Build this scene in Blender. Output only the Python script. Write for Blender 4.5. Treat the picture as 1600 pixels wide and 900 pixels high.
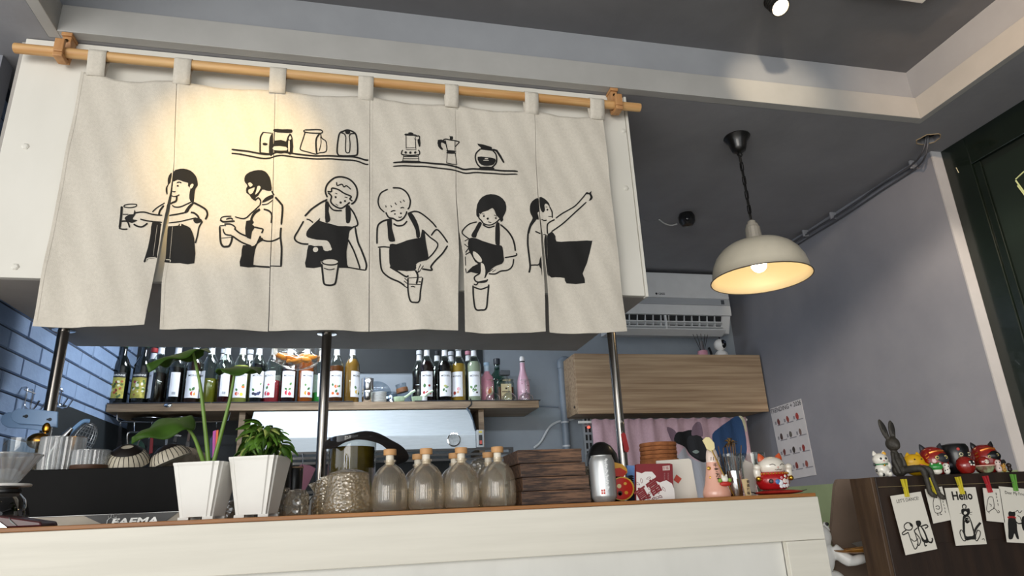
import bpy, bmesh, math, random
from mathutils import Vector, Matrix, geometry
random.seed(7)
for o in list(bpy.data.objects): bpy.data.objects.remove(o)
SC = bpy.context.scene
COL = SC.collection
# ------------------------------------------------------------------ camera
EZ = 1.145                                   # eye height
F, YAW, PIT, ROLL = 1036.34, 0.23327, 0.32558, -0.045537
FW = Vector((math.sin(YAW)*math.cos(PIT), math.cos(YAW)*math.cos(PIT), math.sin(PIT)))
_r = Vector((math.cos(YAW), -math.sin(YAW), 0)); _u = _r.cross(FW)
RT = _r*math.cos(ROLL) + _u*math.sin(ROLL); UP = -_r*math.sin(ROLL) + _u*math.cos(ROLL)
cd = bpy.data.cameras.new('camera'); cam = bpy.data.objects.new('camera', cd); COL.objects.link(cam)
cd.sensor_width = 36; cd.lens = 36*F/1600; cd.clip_start = .02
cam.matrix_world = Matrix(((RT.x, UP.x, -FW.x, 0), (RT.y, UP.y, -FW.y, 0), (RT.z, UP.z, -FW.z, EZ), (0, 0, 0, 1)))
SC.camera = cam
# ------------------------------------------------------------------ world, light, exposure
SC.view_settings.view_transform = 'Standard'; SC.view_settings.look = 'None'
SC.view_settings.gamma = 1; SC.view_settings.use_curve_mapping = False
SC.view_settings.exposure = 0.25
W = bpy.data.worlds.new('daylight'); SC.world = W; W.use_nodes = True
W.node_tree.nodes['Background'].inputs[0].default_value = (0.93, 0.97, 1.0, 1)
W.node_tree.nodes['Background'].inputs[1].default_value = 1.35
def lamp(name, kind, loc, energy, color, aim=None, **kw):
    l = bpy.data.lights.new(name, kind); l.energy = energy; l.color = color
    for k, v in kw.items(): setattr(l, k, v)
    o = bpy.data.objects.new(name, l); COL.objects.link(o); o.location = loc
    if aim is not None: o.rotation_euler = (Vector(aim)-Vector(loc)).to_track_quat('-Z', 'Y').to_euler()
    return o
# daylight from the shop front behind the camera
lamp('shopfront_daylight', 'AREA', (-2.0, -2.7, 1.6), 110, (1.0, .96, .90), (1.8, 2.0, 1.4), shape='RECTANGLE', size=3.0, size_y=2.0)
# ------------------------------------------------------------------ helpers
def ray(x, y): return FW + RT*((x-800)/F) - UP*((y-450)/F)
def P(x, y, Y):                              # photograph pixel -> point on the plane at depth Y
    d = ray(x, y); d = d*(Y/d.y); return Vector((d.x, d.y, d.z+EZ))
def PX(x, y, X):
    d = ray(x, y); d = d*(X/d.x); return Vector((d.x, d.y, d.z+EZ))
def PZ(x, y, Z):
    d = ray(x, y); d = d*((Z-EZ)/d.z); return Vector((d.x, d.y, d.z+EZ))
def S(n, x, y, Y): return n*(Y/ray(x, y).y)/F  # n pixels -> metres there
def lin(c):
    if isinstance(c, str):
        c = c.lstrip('#'); c = [int(c[i:i+2], 16)/255 for i in (0, 2, 4)]
        c = [v/12.92 if v <= .04045 else ((v+.055)/1.055)**2.4 for v in c]
    return (c[0], c[1], c[2], 1)
MATS = {}
def mat(name, col, rough=.5, metal=0, col2=None, scale=8, stretch=(1, 1, 1), bump=0, bscale=None, detail=4, emit=0, coat=0, alpha=None, spec=.5, kind='noise', contrast=(.35, .65), trans=0, sheen=0, coord='Object'):
    if name in MATS: return MATS[name]
    m = bpy.data.materials.new(name); m.use_nodes = True; nt = m.node_tree; N = nt.nodes; L = nt.links
    b = N['Principled BSDF']; b.inputs['Base Color'].default_value = lin(col); b.inputs['Roughness'].default_value = rough
    b.inputs['Metallic'].default_value = metal; b.inputs['Specular IOR Level'].default_value = spec
    b.inputs['Coat Weight'].default_value = coat; b.inputs['Transmission Weight'].default_value = trans
    b.inputs['Sheen Weight'].default_value = sheen
    tc = N.new('ShaderNodeTexCoord'); mp = N.new('ShaderNodeMapping'); L.new(tc.outputs[coord], mp.inputs[0]); mp.inputs['Scale'].default_value = stretch
    def tex(sc):
        if kind == 'wave':
            t = N.new('ShaderNodeTexWave'); t.inputs['Scale'].default_value = sc; t.inputs['Distortion'].default_value = 6; t.inputs['Detail'].default_value = 3; t.inputs['Detail Scale'].default_value = 1.5
            L.new(mp.outputs[0], t.inputs[0]); return t.outputs['Fac']
        if kind == 'voronoi':
            t = N.new('ShaderNodeTexVoronoi'); t.inputs['Scale'].default_value = sc; L.new(mp.outputs[0], t.inputs[0]); return t.outputs['Distance']
        t = N.new('ShaderNodeTexNoise'); t.inputs['Scale'].default_value = sc; t.inputs['Detail'].default_value = detail; t.inputs['Roughness'].default_value = .6
        L.new(mp.outputs[0], t.inputs[0]); return t.outputs['Fac']
    if col2 is not None:
        r = N.new('ShaderNodeValToRGB'); r.color_ramp.elements[0].position, r.color_ramp.elements[1].position = contrast
        r.color_ramp.elements[0].color = lin(col); r.color_ramp.elements[1].color = lin(col2)
        L.new(tex(scale), r.inputs[0]); L.new(r.outputs[0], b.inputs['Base Color'])
    if bump:
        bp = N.new('ShaderNodeBump'); bp.inputs['Strength'].default_value = bump; bp.inputs['Distance'].default_value = .004
        L.new(tex(bscale or scale*4), bp.inputs['Height']); L.new(bp.outputs[0], b.inputs['Normal'])
    if emit:
        b.inputs['Emission Color'].default_value = lin(col); b.inputs['Emission Strength'].default_value = emit
    MATS[name] = m; return m
def glass(name, tint='#ffffff', dens=.12, rough=.03, gl=1.0, frost=0.0, bump=0, bscale=60):
    """clear glass: light passes straight through, surface reflects by angle, slight body tint"""
    if name in MATS: return MATS[name]
    m = bpy.data.materials.new(name); m.use_nodes = True; nt = m.node_tree; N = nt.nodes; L = nt.links
    for n in list(N): N.remove(n)
    out = N.new('ShaderNodeOutputMaterial'); tr = N.new('ShaderNodeBsdfTransparent'); t = lin(tint); tr.inputs[0].default_value = t
    gs = N.new('ShaderNodeBsdfGlossy'); gs.inputs['Roughness'].default_value = rough; gs.inputs[0].default_value = (gl, gl, gl, 1)
    lw = N.new('ShaderNodeLayerWeight'); lw.inputs[0].default_value = .35
    mth = N.new('ShaderNodeMath'); mth.operation = 'MULTIPLY_ADD'; mth.inputs[1].default_value = .75; mth.inputs[2].default_value = dens*.5
    L.new(lw.outputs['Facing'], mth.inputs[0])
    pw = N.new('ShaderNodeMath'); pw.operation = 'POWER'; pw.inputs[1].default_value = 1.6; L.new(mth.outputs[0], pw.inputs[0])
    mx = N.new('ShaderNodeMixShader'); L.new(pw.outputs[0], mx.inputs[0]); L.new(tr.outputs[0], mx.inputs[1]); L.new(gs.outputs[0], mx.inputs[2])
    last = mx
    if bump:
        tc = N.new('ShaderNodeTexCoord'); nz = N.new('ShaderNodeTexVoronoi'); nz.inputs['Scale'].default_value = bscale; L.new(tc.outputs['Object'], nz.inputs[0])
        bp = N.new('ShaderNodeBump'); bp.inputs['Strength'].default_value = bump; bp.inputs['Distance'].default_value = .004; L.new(nz.outputs['Distance'], bp.inputs['Height'])
        L.new(bp.outputs[0], gs.inputs['Normal']); L.new(bp.outputs[0], lw.inputs['Normal'])
    if frost:
        df = N.new('ShaderNodeBsdfTranslucent'); df.inputs[0].default_value = t; d2 = N.new('ShaderNodeBsdfDiffuse'); d2.inputs[0].default_value = t
        ad = N.new('ShaderNodeMixShader'); ad.inputs[0].default_value = .5; L.new(df.outputs[0], ad.inputs[1]); L.new(d2.outputs[0], ad.inputs[2])
        m2 = N.new('ShaderNodeMixShader'); m2.inputs[0].default_value = frost; L.new(mx.outputs[0], m2.inputs[1]); L.new(ad.outputs[0], m2.inputs[2]); last = m2
    L.new(last.outputs[0], out.inputs[0]); MATS[name] = m; return m
def flat(col, rough=.55, **k): return mat('paint_%s_%d' % (str(col), int(rough*100)), col, rough, col2=k.pop('col2', None), **k)
class MB:
    def __init__(s): s.v = []; s.f = []
    def add(s, vs, fs, M=None):
        n = len(s.v)
        s.v += [tuple(M @ Vector(v)) if M else tuple(v) for v in vs]; s.f += [tuple(i+n for i in f) for f in fs]; return s
    def box(s, x0, x1, y0, y1, z0, z1, M=None):
        return s.add([(x, y, z) for x in (x0, x1) for y in (y0, y1) for z in (z0, z1)], [(0, 1, 3, 2), (4, 6, 7, 5), (0, 4, 5, 1), (2, 3, 7, 6), (0, 2, 6, 4), (1, 5, 7, 3)], M)
    def cbox(s, c, d, M=None):
        return s.box(c[0]-d[0]/2, c[0]+d[0]/2, c[1]-d[1]/2, c[1]+d[1]/2, c[2]-d[2]/2, c[2]+d[2]/2, M)
    def lathe(s, prof, n=24, c=(0, 0, 0), M=None, ribs=None, close=False, arc=None, sx=1, sy=1):
        """prof [(r,z)] about z; ribs=(count, depth); arc=(a0,a1) for a partial turn"""
        a0, a1 = arc or (0, 2*math.pi); full = arc is None; m = n if full else n+1
        vs = []; fs = []
        for (r, z) in prof:
            for i in range(m):
                a = a0+(a1-a0)*i/n; rr = r
                if ribs: rr = r*(1+ribs[1]*math.cos(ribs[0]*a))
                vs.append((c[0]+rr*math.cos(a)*sx, c[1]+rr*math.sin(a)*sy, c[2]+z))
        for j in range(len(prof)-1):
            for i in range(n):
                k = (i+1) % m if full else i+1
                fs.append((j*m+i, j*m+k, (j+1)*m+k, (j+1)*m+i))
        if full:
            if prof[0][0] > 1e-6: fs.append(tuple(range(m))[::-1])
            if prof[-1][0] > 1e-6 and not close: fs.append(tuple((len(prof)-1)*m+i for i in range(m)))
        return s.add(vs, fs, M)
    def tube(s, pts, r, n=8, closed=False, cap=True, M=None):
        pts = [Vector(p) for p in pts]; k = len(pts); rs = r if isinstance(r, (list, tuple)) else [r]*k
        vs = []; fs = []; ref = None
        for i, p in enumerate(pts):
            a = pts[(i-1) % k] if (closed or i) else p; b = pts[(i+1) % k] if (closed or i < k-1) else p
            t = (b-a).normalized()
            if ref is None: ref = Vector((0, 0, 1)) if abs(t.z) < .9 else Vector((1, 0, 0))
            u = (ref - t*ref.dot(t)).normalized(); w = t.cross(u); ref = u
            for j in range(n):
                q = 2*math.pi*j/n; vs.append(p+u*(rs[i]*math.cos(q))+w*(rs[i]*math.sin(q)))
        for i in range(k if closed else k-1):
            for j in range(n):
                A = i*n+j; B = i*n+(j+1) % n; C = ((i+1) % k)*n+(j+1) % n; E_ = ((i+1) % k)*n+j; fs.append((A, B, C, E_))
        if cap and not closed: fs += [tuple(range(n))[::-1], tuple((k-1)*n+j for j in range(n))]
        return s.add(vs, fs, M)
    def ell(s, c, r, n=20, m=12, M=None):
        R3 = r if isinstance(r, (list, tuple)) else (r, r, r)
        vs = [(c[0], c[1], c[2]-R3[2])]; fs = []
        for j in range(1, m):
            t = math.pi*j/m-math.pi/2
            for i in range(n):
                a = 2*math.pi*i/n; vs.append((c[0]+R3[0]*math.cos(t)*math.cos(a), c[1]+R3[1]*math.cos(t)*math.sin(a), c[2]+R3[2]*math.sin(t)))
        vs.append((c[0], c[1], c[2]+R3[2])); L_ = len(vs)-1
        for i in range(n):
            fs.append((0, 1+(i+1) % n, 1+i)); fs.append((L_, L_-n+i, L_-n+(i+1) % n))
            for j in range(m-2): A = 1+j*n+i; B = 1+j*n+(i+1) % n; fs.append((A, B, B+n, A+n))
        return s.add(vs, fs, M)
    def prism(s, poly, a, b, plane='xz', M=None):
        """extrude a 2-D outline; plane 'xz' runs along y, 'xy' along z, 'yz' along x"""
        n = len(poly); mk = {'xz': lambda p, d: (p[0], d, p[1]), 'xy': lambda p, d: (p[0], p[1], d), 'yz': lambda p, d: (d, p[0], p[1])}[plane]
        vs = [mk(p, a) for p in poly]+[mk(p, b) for p in poly]
        tri = geometry.tessellate_polygon([[Vector((p[0], p[1], 0)) for p in poly]])
        fs = [tuple(t) for t in tri]+[tuple(i+n for i in t)[::-1] for t in tri]+[(i, (i+1) % n, n+(i+1) % n, n+i) for i in range(n)]
        return s.add(vs, fs, M)
    def grid(s, fn, nu, nv, M=None):
        vs = [fn(i/nu, j/nv) for j in range(nv+1) for i in range(nu+1)]
        fs = [(j*(nu+1)+i, j*(nu+1)+i+1, (j+1)*(nu+1)+i+1, (j+1)*(nu+1)+i) for j in range(nv) for i in range(nu)]
        return s.add(vs, fs, M)
    def hull(s, a, b, M=None):                 # two rings of equal length joined, capped
        n = len(a); return s.add(list(a)+list(b), [tuple(range(n))[::-1], tuple(range(n, 2*n))]+[(i, (i+1) % n, n+(i+1) % n, n+i) for i in range(n)], M)
BASE = {}
def obj(name, mb, m, parent=None, bevel=0, smooth=False, thick=0, remesh=0, sub=0, fix=True, label=None, stuff=False, wire=0):
    me = bpy.data.meshes.new(name); base = BASE.get(parent.name, Vector((0, 0, 0))) if parent else Vector((0, 0, 0))
    vs = mb.v
    if parent is None and vs:
        xs = [v[0] for v in vs]; ys = [v[1] for v in vs]; base = Vector(((min(xs)+max(xs))/2, (min(ys)+max(ys))/2, min(v[2] for v in vs)))
    me.from_pydata([(v[0]-base.x, v[1]-base.y, v[2]-base.z) for v in vs], [], mb.f); me.validate()
    if fix:
        bm = bmesh.new(); bm.from_mesh(me); bmesh.ops.recalc_face_normals(bm, faces=bm.faces); bm.to_mesh(me); bm.free()
    if smooth:
        me.polygons.foreach_set('use_smooth', [True]*len(me.polygons))
    me.materials.append(m)
    o = bpy.data.objects.new(name, me); COL.objects.link(o)
    if parent: o.parent = parent; BASE[o.name] = base
    else: o.location = base; BASE[o.name] = base
    if remesh:
        d = o.modifiers.new('join', 'REMESH'); d.mode = 'VOXEL'; d.voxel_size = remesh; d.use_smooth_shade = True
        d = o.modifiers.new('relax', 'SMOOTH'); d.factor = .5; d.iterations = 4
    if thick: d = o.modifiers.new('thickness', 'SOLIDIFY'); d.thickness = thick; d.offset = 0
    if wire: d = o.modifiers.new('wires', 'WIREFRAME'); d.thickness = wire
    if bevel: d = o.modifiers.new('edge', 'BEVEL'); d.width = bevel; d.segments = 2; d.limit_method = 'ANGLE'; d.angle_limit = .6
    if smooth is True and not remesh and not sub:
        try:
            for e in me.edges: pass
            me.set_sharp_from_angle(angle=math.radians(42))
        except Exception: pass
    if sub: d = o.modifiers.new('round', 'SUBSURF'); d.levels = sub; d.render_levels = sub
    if label: o['label'] = label
    if stuff: o['kind'] = 'stuff'
    return o
def thing(name, label, cat, loc=(0, 0, 0), group=None):
    o = bpy.data.objects.new(name, None); COL.objects.link(o); o.empty_display_size = .03
    o.location = loc; BASE[o.name] = Vector(loc); o['label'] = label; o['category'] = cat
    if group: o['group'] = group
    return o
def tag(o, label, cat, group=None):
    o['label'] = label; o['category'] = cat
    if group: o['group'] = group
    return o
def struct(name, mb, m, **k):
    o = obj(name, mb, m, **k); o['kind'] = 'structure'; return o
def place(root, loc, rz=0, rx=0, ry=0, sc=1):
    root.location = loc; root.rotation_euler = (rx, ry, rz); root.scale = (sc, sc, sc); return root
def copy_tree(o, parent=None):
    c = o.copy(); COL.objects.link(c)
    if parent: c.parent = parent
    for ch in list(o.children): copy_tree(ch, c)
    return c
_T = {}
def text2d(s, size=1, bold=0, align='CENTER'):
    k = (s, bold, align)
    if k not in _T:
        cu = bpy.data.curves.new('t', 'FONT'); cu.body = s; cu.size = 1; cu.offset = bold; cu.align_x = align; cu.resolution_u = 2
        o = bpy.data.objects.new('t', cu); COL.objects.link(o); dg = bpy.context.evaluated_depsgraph_get(); me = o.evaluated_get(dg).to_mesh()
        _T[k] = ([tuple(v.co) for v in me.vertices], [tuple(p.vertices) for p in me.polygons])
        o.evaluated_get(dg).to_mesh_clear(); bpy.data.objects.remove(o); bpy.data.curves.remove(cu)
    v, f = _T[k]; return [(a*size, b*size) for a, b, c in v], f
def write(mb, s, size, o, right, up, bold=0, align='CENTER', sx=1):
    v, f = text2d(s, size, bold, align); o = Vector(o); right = Vector(right).normalized(); up = Vector(up).normalized()
    return mb.add([o+right*(a*sx)+up*b for a, b in v], f)
def wrap(mb, v2, faces, r, z0, a0=-math.pi/2):
    """lay a flat drawing (x to the right, y up) onto a cylinder of radius r seen from -y"""
    return mb.add([(r*math.cos(a0+a/r), r*math.sin(a0+a/r), z0+b) for a, b in v2], faces)
def smooth_line(pts, n=5, closed=False):
    if len(pts) < 3: return [tuple(p) for p in pts]
    out = []; k = len(pts); g = lambda i: pts[i % k] if closed else pts[max(0, min(k-1, i))]
    for i in range(k if closed else k-1):
        p0, p1, p2, p3 = g(i-1), g(i), g(i+1), g(i+2)
        for j in range(n):
            t = j/n; out.append(tuple(.5*((2*p1[q])+(-p0[q]+p2[q])*t+(2*p0[q]-5*p1[q]+4*p2[q]-p3[q])*t*t+(-p0[q]+3*p1[q]-3*p2[q]+p3[q])*t**3) for q in range(len(p1))))
    if not closed: out.append(tuple(pts[-1]))
    return out
# ------------------------------------------------------------------ the room
ZC = EZ+1.54; ZT = EZ+1.807; XL = -1.275; XR = 2.615; XD = 2.69; YW = 4.18; YT = 2.031
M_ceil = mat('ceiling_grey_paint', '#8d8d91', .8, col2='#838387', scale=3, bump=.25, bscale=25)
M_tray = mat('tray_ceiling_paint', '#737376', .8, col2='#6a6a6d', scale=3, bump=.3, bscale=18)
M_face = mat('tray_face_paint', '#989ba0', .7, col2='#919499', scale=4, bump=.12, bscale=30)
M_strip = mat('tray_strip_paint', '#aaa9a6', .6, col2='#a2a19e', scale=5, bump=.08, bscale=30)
M_wallr = mat('slate_wall_paint', '#85878f', .75, col2='#7b7d86', scale=2.2, bump=.35, bscale=14)
M_wallb = mat('blue_grey_wall_paint', '#97a0a9', .7, col2='#8c959e', scale=2.5, bump=.3, bscale=16)
M_brick = mat('blue_brick_paint', '#8ea4c4', .7, col2='#8298b8', scale=6, bump=.5, bscale=45)
M_joint = mat('brick_joint_paint', '#3c4554', .9, col2='#343c4a', scale=12)
M_pil = mat('pillar_paint', '#b4b4b6', .7, col2='#a9a9ab', scale=4, bump=.2, bscale=20)
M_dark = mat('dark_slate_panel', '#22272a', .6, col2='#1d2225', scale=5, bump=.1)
M_black = mat('black_plastic', '#0c0c0d', .45, col2='#101011', scale=20)
M_chrome = mat('chrome', '#d8d8d8', .12, 1)
M_steel = mat('brushed_steel', '#c9cccf', .3, 1, col2='#b9bcbf', scale=30, stretch=(1, 1, 25))
M_white = mat('white_plastic', '#e8e7e4', .4, col2='#e2e1de', scale=15)
M_green = mat('sage_wainscot_paint', '#8fa07a', .75, col2='#869771', scale=4, bump=.2, bscale=20)
struct('floor', MB().box(-3.5, 3.2, -3.2, 4.3, -.05, 0), mat('floor_tile', '#b9b3a8', .5, col2='#aaa499', scale=3))
# lower ceiling with the tray opening and the torn cable hole
hx, hy, hr = 2.513, 2.173, .047
outer = [(-3.5, -3.2), (3.2, -3.2), (3.2, 4.3), (-3.5, 4.3)]
tray = [(-1.03, 2.07), (-1.03, -3.1), (2.37, -3.1), (2.37, 2.07)]
rnd = random.Random(3); hole = []
for i in range(18):
    a = -2*math.pi*i/18; q = hr*(1+rnd.uniform(-.12, .1)); hole.append((hx+q*math.cos(a)*1.05, hy+q*math.sin(a)))
loops = [outer, tray, hole]; pts = [p for l in loops for p in l]
tri = geometry.tessellate_polygon([[Vector((p[0], p[1], 0)) for p in l] for l in loops])
mb = MB(); mb.add([(p[0], p[1], ZC) for p in pts], [tuple(t) for t in tri])
nh = len(hole); mb.add([(p[0], p[1], ZC) for p in hole]+[(p[0], p[1], ZC+.03) for p in hole], [(i, (i+1) % nh, nh+(i+1) % nh, nh+i) for i in range(nh)])
ceil = struct('ceiling', mb, M_ceil, fix=False)
obj('hole_void', MB().lathe([(.0, .09), (.075, .09), (.075, .031)], 16, (hx, hy, ZC)), flat('#070605', .9), ceil, label='dark void inside the torn ceiling hole')
rim = MB().tube([(p[0], p[1], ZC-.001) for p in hole], .0022, 5, closed=True)
obj('torn_rim', rim, flat('#b99e78', .9), ceil, label='torn beige edge of the ceiling hole')
# old paint scar ring where a lamp once sat
sc_ = PZ(1018, 340, ZC)
obj('paint_scar', MB().tube([(sc_.x+.05*math.cos(a*.35), sc_.y+.045*math.sin(a*.35), ZC) for a in range(13)], .0014, 4), flat('#7d7e82', .9), ceil)
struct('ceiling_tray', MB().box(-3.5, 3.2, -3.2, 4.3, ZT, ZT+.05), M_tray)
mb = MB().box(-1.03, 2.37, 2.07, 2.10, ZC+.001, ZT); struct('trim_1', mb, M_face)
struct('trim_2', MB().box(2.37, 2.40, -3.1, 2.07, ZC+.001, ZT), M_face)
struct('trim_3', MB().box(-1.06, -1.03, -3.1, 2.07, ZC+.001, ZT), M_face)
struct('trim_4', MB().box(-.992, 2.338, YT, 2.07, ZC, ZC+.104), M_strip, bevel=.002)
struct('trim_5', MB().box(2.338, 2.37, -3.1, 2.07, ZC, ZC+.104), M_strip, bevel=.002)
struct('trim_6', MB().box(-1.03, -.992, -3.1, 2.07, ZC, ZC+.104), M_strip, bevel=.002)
# walls
wb = struct('wall_back', MB().box(XL-.2, XR+.2, YW, YW+.1, 0, ZC), M_wallb)
obj('dark_upper_panel', MB().box(XL, .775, YW-.008, YW+.001, EZ+.861, ZC-.3), M_dark, wb, label='dark grey upper panel behind the bottle shelf')  # dark grey panel over the upper back wall
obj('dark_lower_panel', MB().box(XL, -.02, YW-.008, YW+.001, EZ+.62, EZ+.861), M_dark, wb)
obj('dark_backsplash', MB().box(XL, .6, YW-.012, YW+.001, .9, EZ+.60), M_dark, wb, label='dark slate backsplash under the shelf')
wl = struct('wall_left', MB().box(XL-.2, XL-.006, 2.26, YW, 0, ZC), M_joint)
obj('wall_end', MB().box(XL-.2, -1.212, 2.19, 2.26, 0, ZC-.001), M_wallr, wl, label='grey plastered end of the left wall')
BH, BLn, J = .076, .265, .0055
bricks = {}
def brick_mesh(ln):
    k = round(ln, 3)
    if k not in bricks:
        m = MB(); e = .004
        a = [(0, 0, 0), (0, ln-J, 0), (0, ln-J, BH-J), (0, 0, BH-J)]; b = [(.006, e, e), (.006, ln-J-e, e), (.006, ln-J-e, BH-J-e), (.006, e, BH-J-e)]
        m.hull(a, b); me = bpy.data.meshes.new('brick'); me.from_pydata(m.v, [], m.f); me.materials.append(M_brick); bricks[k] = me
    return bricks[k]
row = 0; z = EZ+.805-BH*8
while z+BH <= ZC+.001:
    y = 2.262-(BLn/2 if row % 2 else 0)-.05
    while y < YW-.02:
        y0 = max(y, 2.262); y1 = min(y+BLn, YW-.002)
        if y1-y0 > .03 and not (z < EZ+.50 and y0 > 3.3):
            o = bpy.data.objects.new('brick', brick_mesh(y1-y0)); COL.objects.link(o); o.parent = wl
            o.location = Vector((XL-.006+random.uniform(-.001, .0015), y0, z))-wl.location
        y += BLn
    z += BH; row += 1
obj('dark_dado', MB().box(XL-.006, XL+.004, 3.22, YW, .3, EZ+.535), M_dark, wl, label='dark slate lower wall below the blue bricks')
wr = struct('wall_right', MB().box(XR, XR+.4, 2.275, YW+.1, EZ+.074, ZC), M_wallr)
struct('wall_right_lower', MB().box(XR, XR+.4, 2.275, YW+.1, 0, EZ+.074), M_green)
obj('pillar_face', MB().box(XR, XD, 2.268, 2.2755, 0, ZC), M_pil, wr, label='pale grey narrow end face of the right wall')
# dark green door beyond the pillar
pc = PX(1523, 257, XD)
dj = struct('door_1', MB().box(XD, XD+.12, -3.1, 2.275, 0, ZC), mat('door_back_green', '#0f1712', .5))
M_dg = mat('dark_green_gloss_paint', '#121b15', .22, col2='#0e1611', scale=6, bump=.15, bscale=35, coat=.3)
obj('jamb', MB().box(XD-.02, XD, pc.y, 2.268, 0, ZC), M_dg, dj, bevel=.003)
obj('header', MB().box(XD-.02, XD, -3.1, pc.y, pc.z, ZC), M_dg, dj, bevel=.003)
obj('stop', MB().box(XD-.012, XD, pc.y-.035, pc.y, 0, pc.z), M_dg, dj, bevel=.003)
obj('panel', MB().box(XD-.004, XD, .3, pc.y-.04, .2, pc.z-.03), mat('green_panel', '#142019', .5, col2='#101b14', scale=5), dj)
q0 = [PX(x, y, XD-.006) for x, y in ((1587, 280), (1600, 268))]; q1 = [PX(x, y, XD-.006) for x, y in ((1587, 282), (1600, 300))]
ch = MB()
for a, b in ((q0), (q1)): ch.tube([a, b], .003, 5)
ch.tube([PX(1590, 290, XD-.006), PX(1606, 311, XD-.006)], .003, 5)
obj('chalk_mark', ch, flat('#c9d49a', .9), dj, label='pale green chalk drawing at the edge of the door')
obj('paint_chip', MB().tube([PX(1494, 262, XD-.021), PX(1498, 270, XD-.021)], .002, 4), flat('#c8c0a0', .9), dj)
# ------------------------------------------------------------------ canopy box over the bar
M_board = mat('cream_board_paint', '#dedbd2', .6, col2='#d6d3c9', scale=3, stretch=(1, 1, .5), bump=.05)
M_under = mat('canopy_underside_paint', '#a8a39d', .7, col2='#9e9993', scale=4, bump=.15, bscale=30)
YB = 2.085; ZU = EZ+.709; BX0, BX1 = -1.10, .993
cb = thing('bar_canopy', 'white boarded box canopy hung over the bar behind the printed curtain', 'canopy', (-.05, 2.5, ZU))
obj('front_board', MB().box(BX0, BX1-.012, YB, YB+.02, ZU, ZC-.002), M_board, cb, bevel=.002)
obj('edge_strip', MB().box(BX1-.010, BX1, YB-.004, YB+.02, ZU-.004, ZC-.002), M_board, cb, bevel=.001)
obj('underside', MB().box(BX0-.02, BX1, YB+.021, 2.92, ZU, ZU+.02), M_under, cb)
obj('side_panel', MB().box(BX1-.02, BX1, YB+.021, 2.92, ZU+.021, ZC-.002), M_under, cb)
obj('side_panel', MB().box(BX0-.02, BX0, YB+.021, 2.92, ZU+.021, ZC-.002), M_under, cb)
obj('back_panel', MB().box(BX0+.001, BX1-.021, 2.90, 2.92, ZU+.021, ZC-.002), M_under, cb)
for x, y in ((40, 229), (24, 417), (978, 294), (974, 205)):
    p = P(x, y, YB); R90 = Matrix.Translation(p) @ Matrix.Rotation(math.pi/2, 4, 'X')
    obj('bolt', MB().lathe([(.011, 0), (.011, .002), (.007, .005), (0, .006)], 6, M=R90), M_board, cb)
# steel poles
for (X, Y, zt, lab) in ((-1.07, 2.66, ZU, 'steel support pole nearest the blue brick wall'), (-.135, 2.66, ZU, 'middle steel support pole rising behind the white flower pots'), (1.055, 2.62, ZU+.35, 'steel support pole in front of the wooden wall cabinet')):
    t = thing('support_pole', lab, 'pole', (X, Y, 0), 'steel poles under the canopy')
    obj('tube', MB().lathe([(.019, .004), (.019, zt-.006)], 20, (X, Y, 0)), mat('pole_steel', '#9b9690', .22, 1, col2='#8b8680', scale=14, stretch=(1, 1, .1)), t, smooth=True)
    obj('flange', MB().lathe([(.038, 0), (.038, .004), (.022, .006)], 20, (X, Y, 0)), M_chrome, t, smooth=True)
    if zt == ZU: obj('flange', MB().lathe([(.022, -.007), (.038, -.005), (.038, -.0005)], 20, (X, Y, zt)), M_chrome, t, smooth=True)
    else: obj('side_clamp', MB().box(BX1+.0005, X, Y-.012, Y+.012, ZU+.25, ZU+.28), M_chrome, t)
# LED batten on the back of the canopy lighting the shelf wall
t = thing('led_batten', 'slim white lamp batten on the rear of the canopy', 'lamp', (0, 2.935, ZU+.05))
obj('housing', MB().box(-.9, .9, 2.921, 2.945, ZU+.045, ZU+.075), M_white, t)
obj('diffuser', MB().box(-.88, .88, 2.945, 2.957, ZU+.05, ZU+.07), mat('led_diffuser', '#dfeaff', .4, emit=4), t)
lamp('led_light', 'AREA', (0, 2.962, ZU+.06), 7, (.84, .92, 1.0), (0, 3.7, ZU-.35), shape='RECTANGLE', size=1.76, size_y=.02)
# unseen LED panel added behind the canopy to brighten the brick wall
t = thing('bar_fill_lamp', 'square white lamp added unseen behind the canopy to light the bricks', 'lamp', (-.35, 3.55, ZC-.03))
obj('frame', MB().box(-.65, -.05, 3.40, 3.70, ZC-.03, ZC-.0005), M_white, t)
obj('diffuser', MB().box(-.63, -.07, 3.42, 3.68, ZC-.034, ZC-.0302), mat('fill_panel_glow', '#e4edff', .4, emit=5), t)
lamp('bar_fill_light', 'AREA', (-.35, 3.55, ZC-.04), 19, (.86, .93, 1.0), (-.35, 3.5, 0), shape='RECTANGLE', size=.56, size_y=.26)
# ------------------------------------------------------------------ counter
YC = 1.63; ZK = EZ+.005; ZTOP = EZ+.014; CX1 = P(1278, 776, YC).x
M_fas = mat('white_brushed_board', '#d9d5c9', .6, col2='#d0ccc0', scale=6, stretch=(.3, 1, 6), bump=.08, bscale=20)
M_top = mat('oak_top', '#a06c38', .5, col2='#7d4f25', scale=5, stretch=(.6, 6, 6), bump=.1)
ct = thing('bar_counter', 'white panelled bar counter with a thin oak top', 'counter', (0, YC+.25, 0))
obj('worktop', MB().box(-1.9, CX1-.008, YC-.004, YC+.50, ZK, ZTOP), M_top, ct, bevel=.0015)
zr = P(800, 872, YC).z; xs = P(1229, 847, YC).x
obj('top_rail', MB().box(-1.9, CX1, YC, YC+.02, zr, ZK-.0005), M_fas, ct, bevel=.002)
obj('stile', MB().box(xs, CX1, YC+.0005, YC+.02, .1, zr-.0008), M_fas, ct, bevel=.0015)
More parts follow.
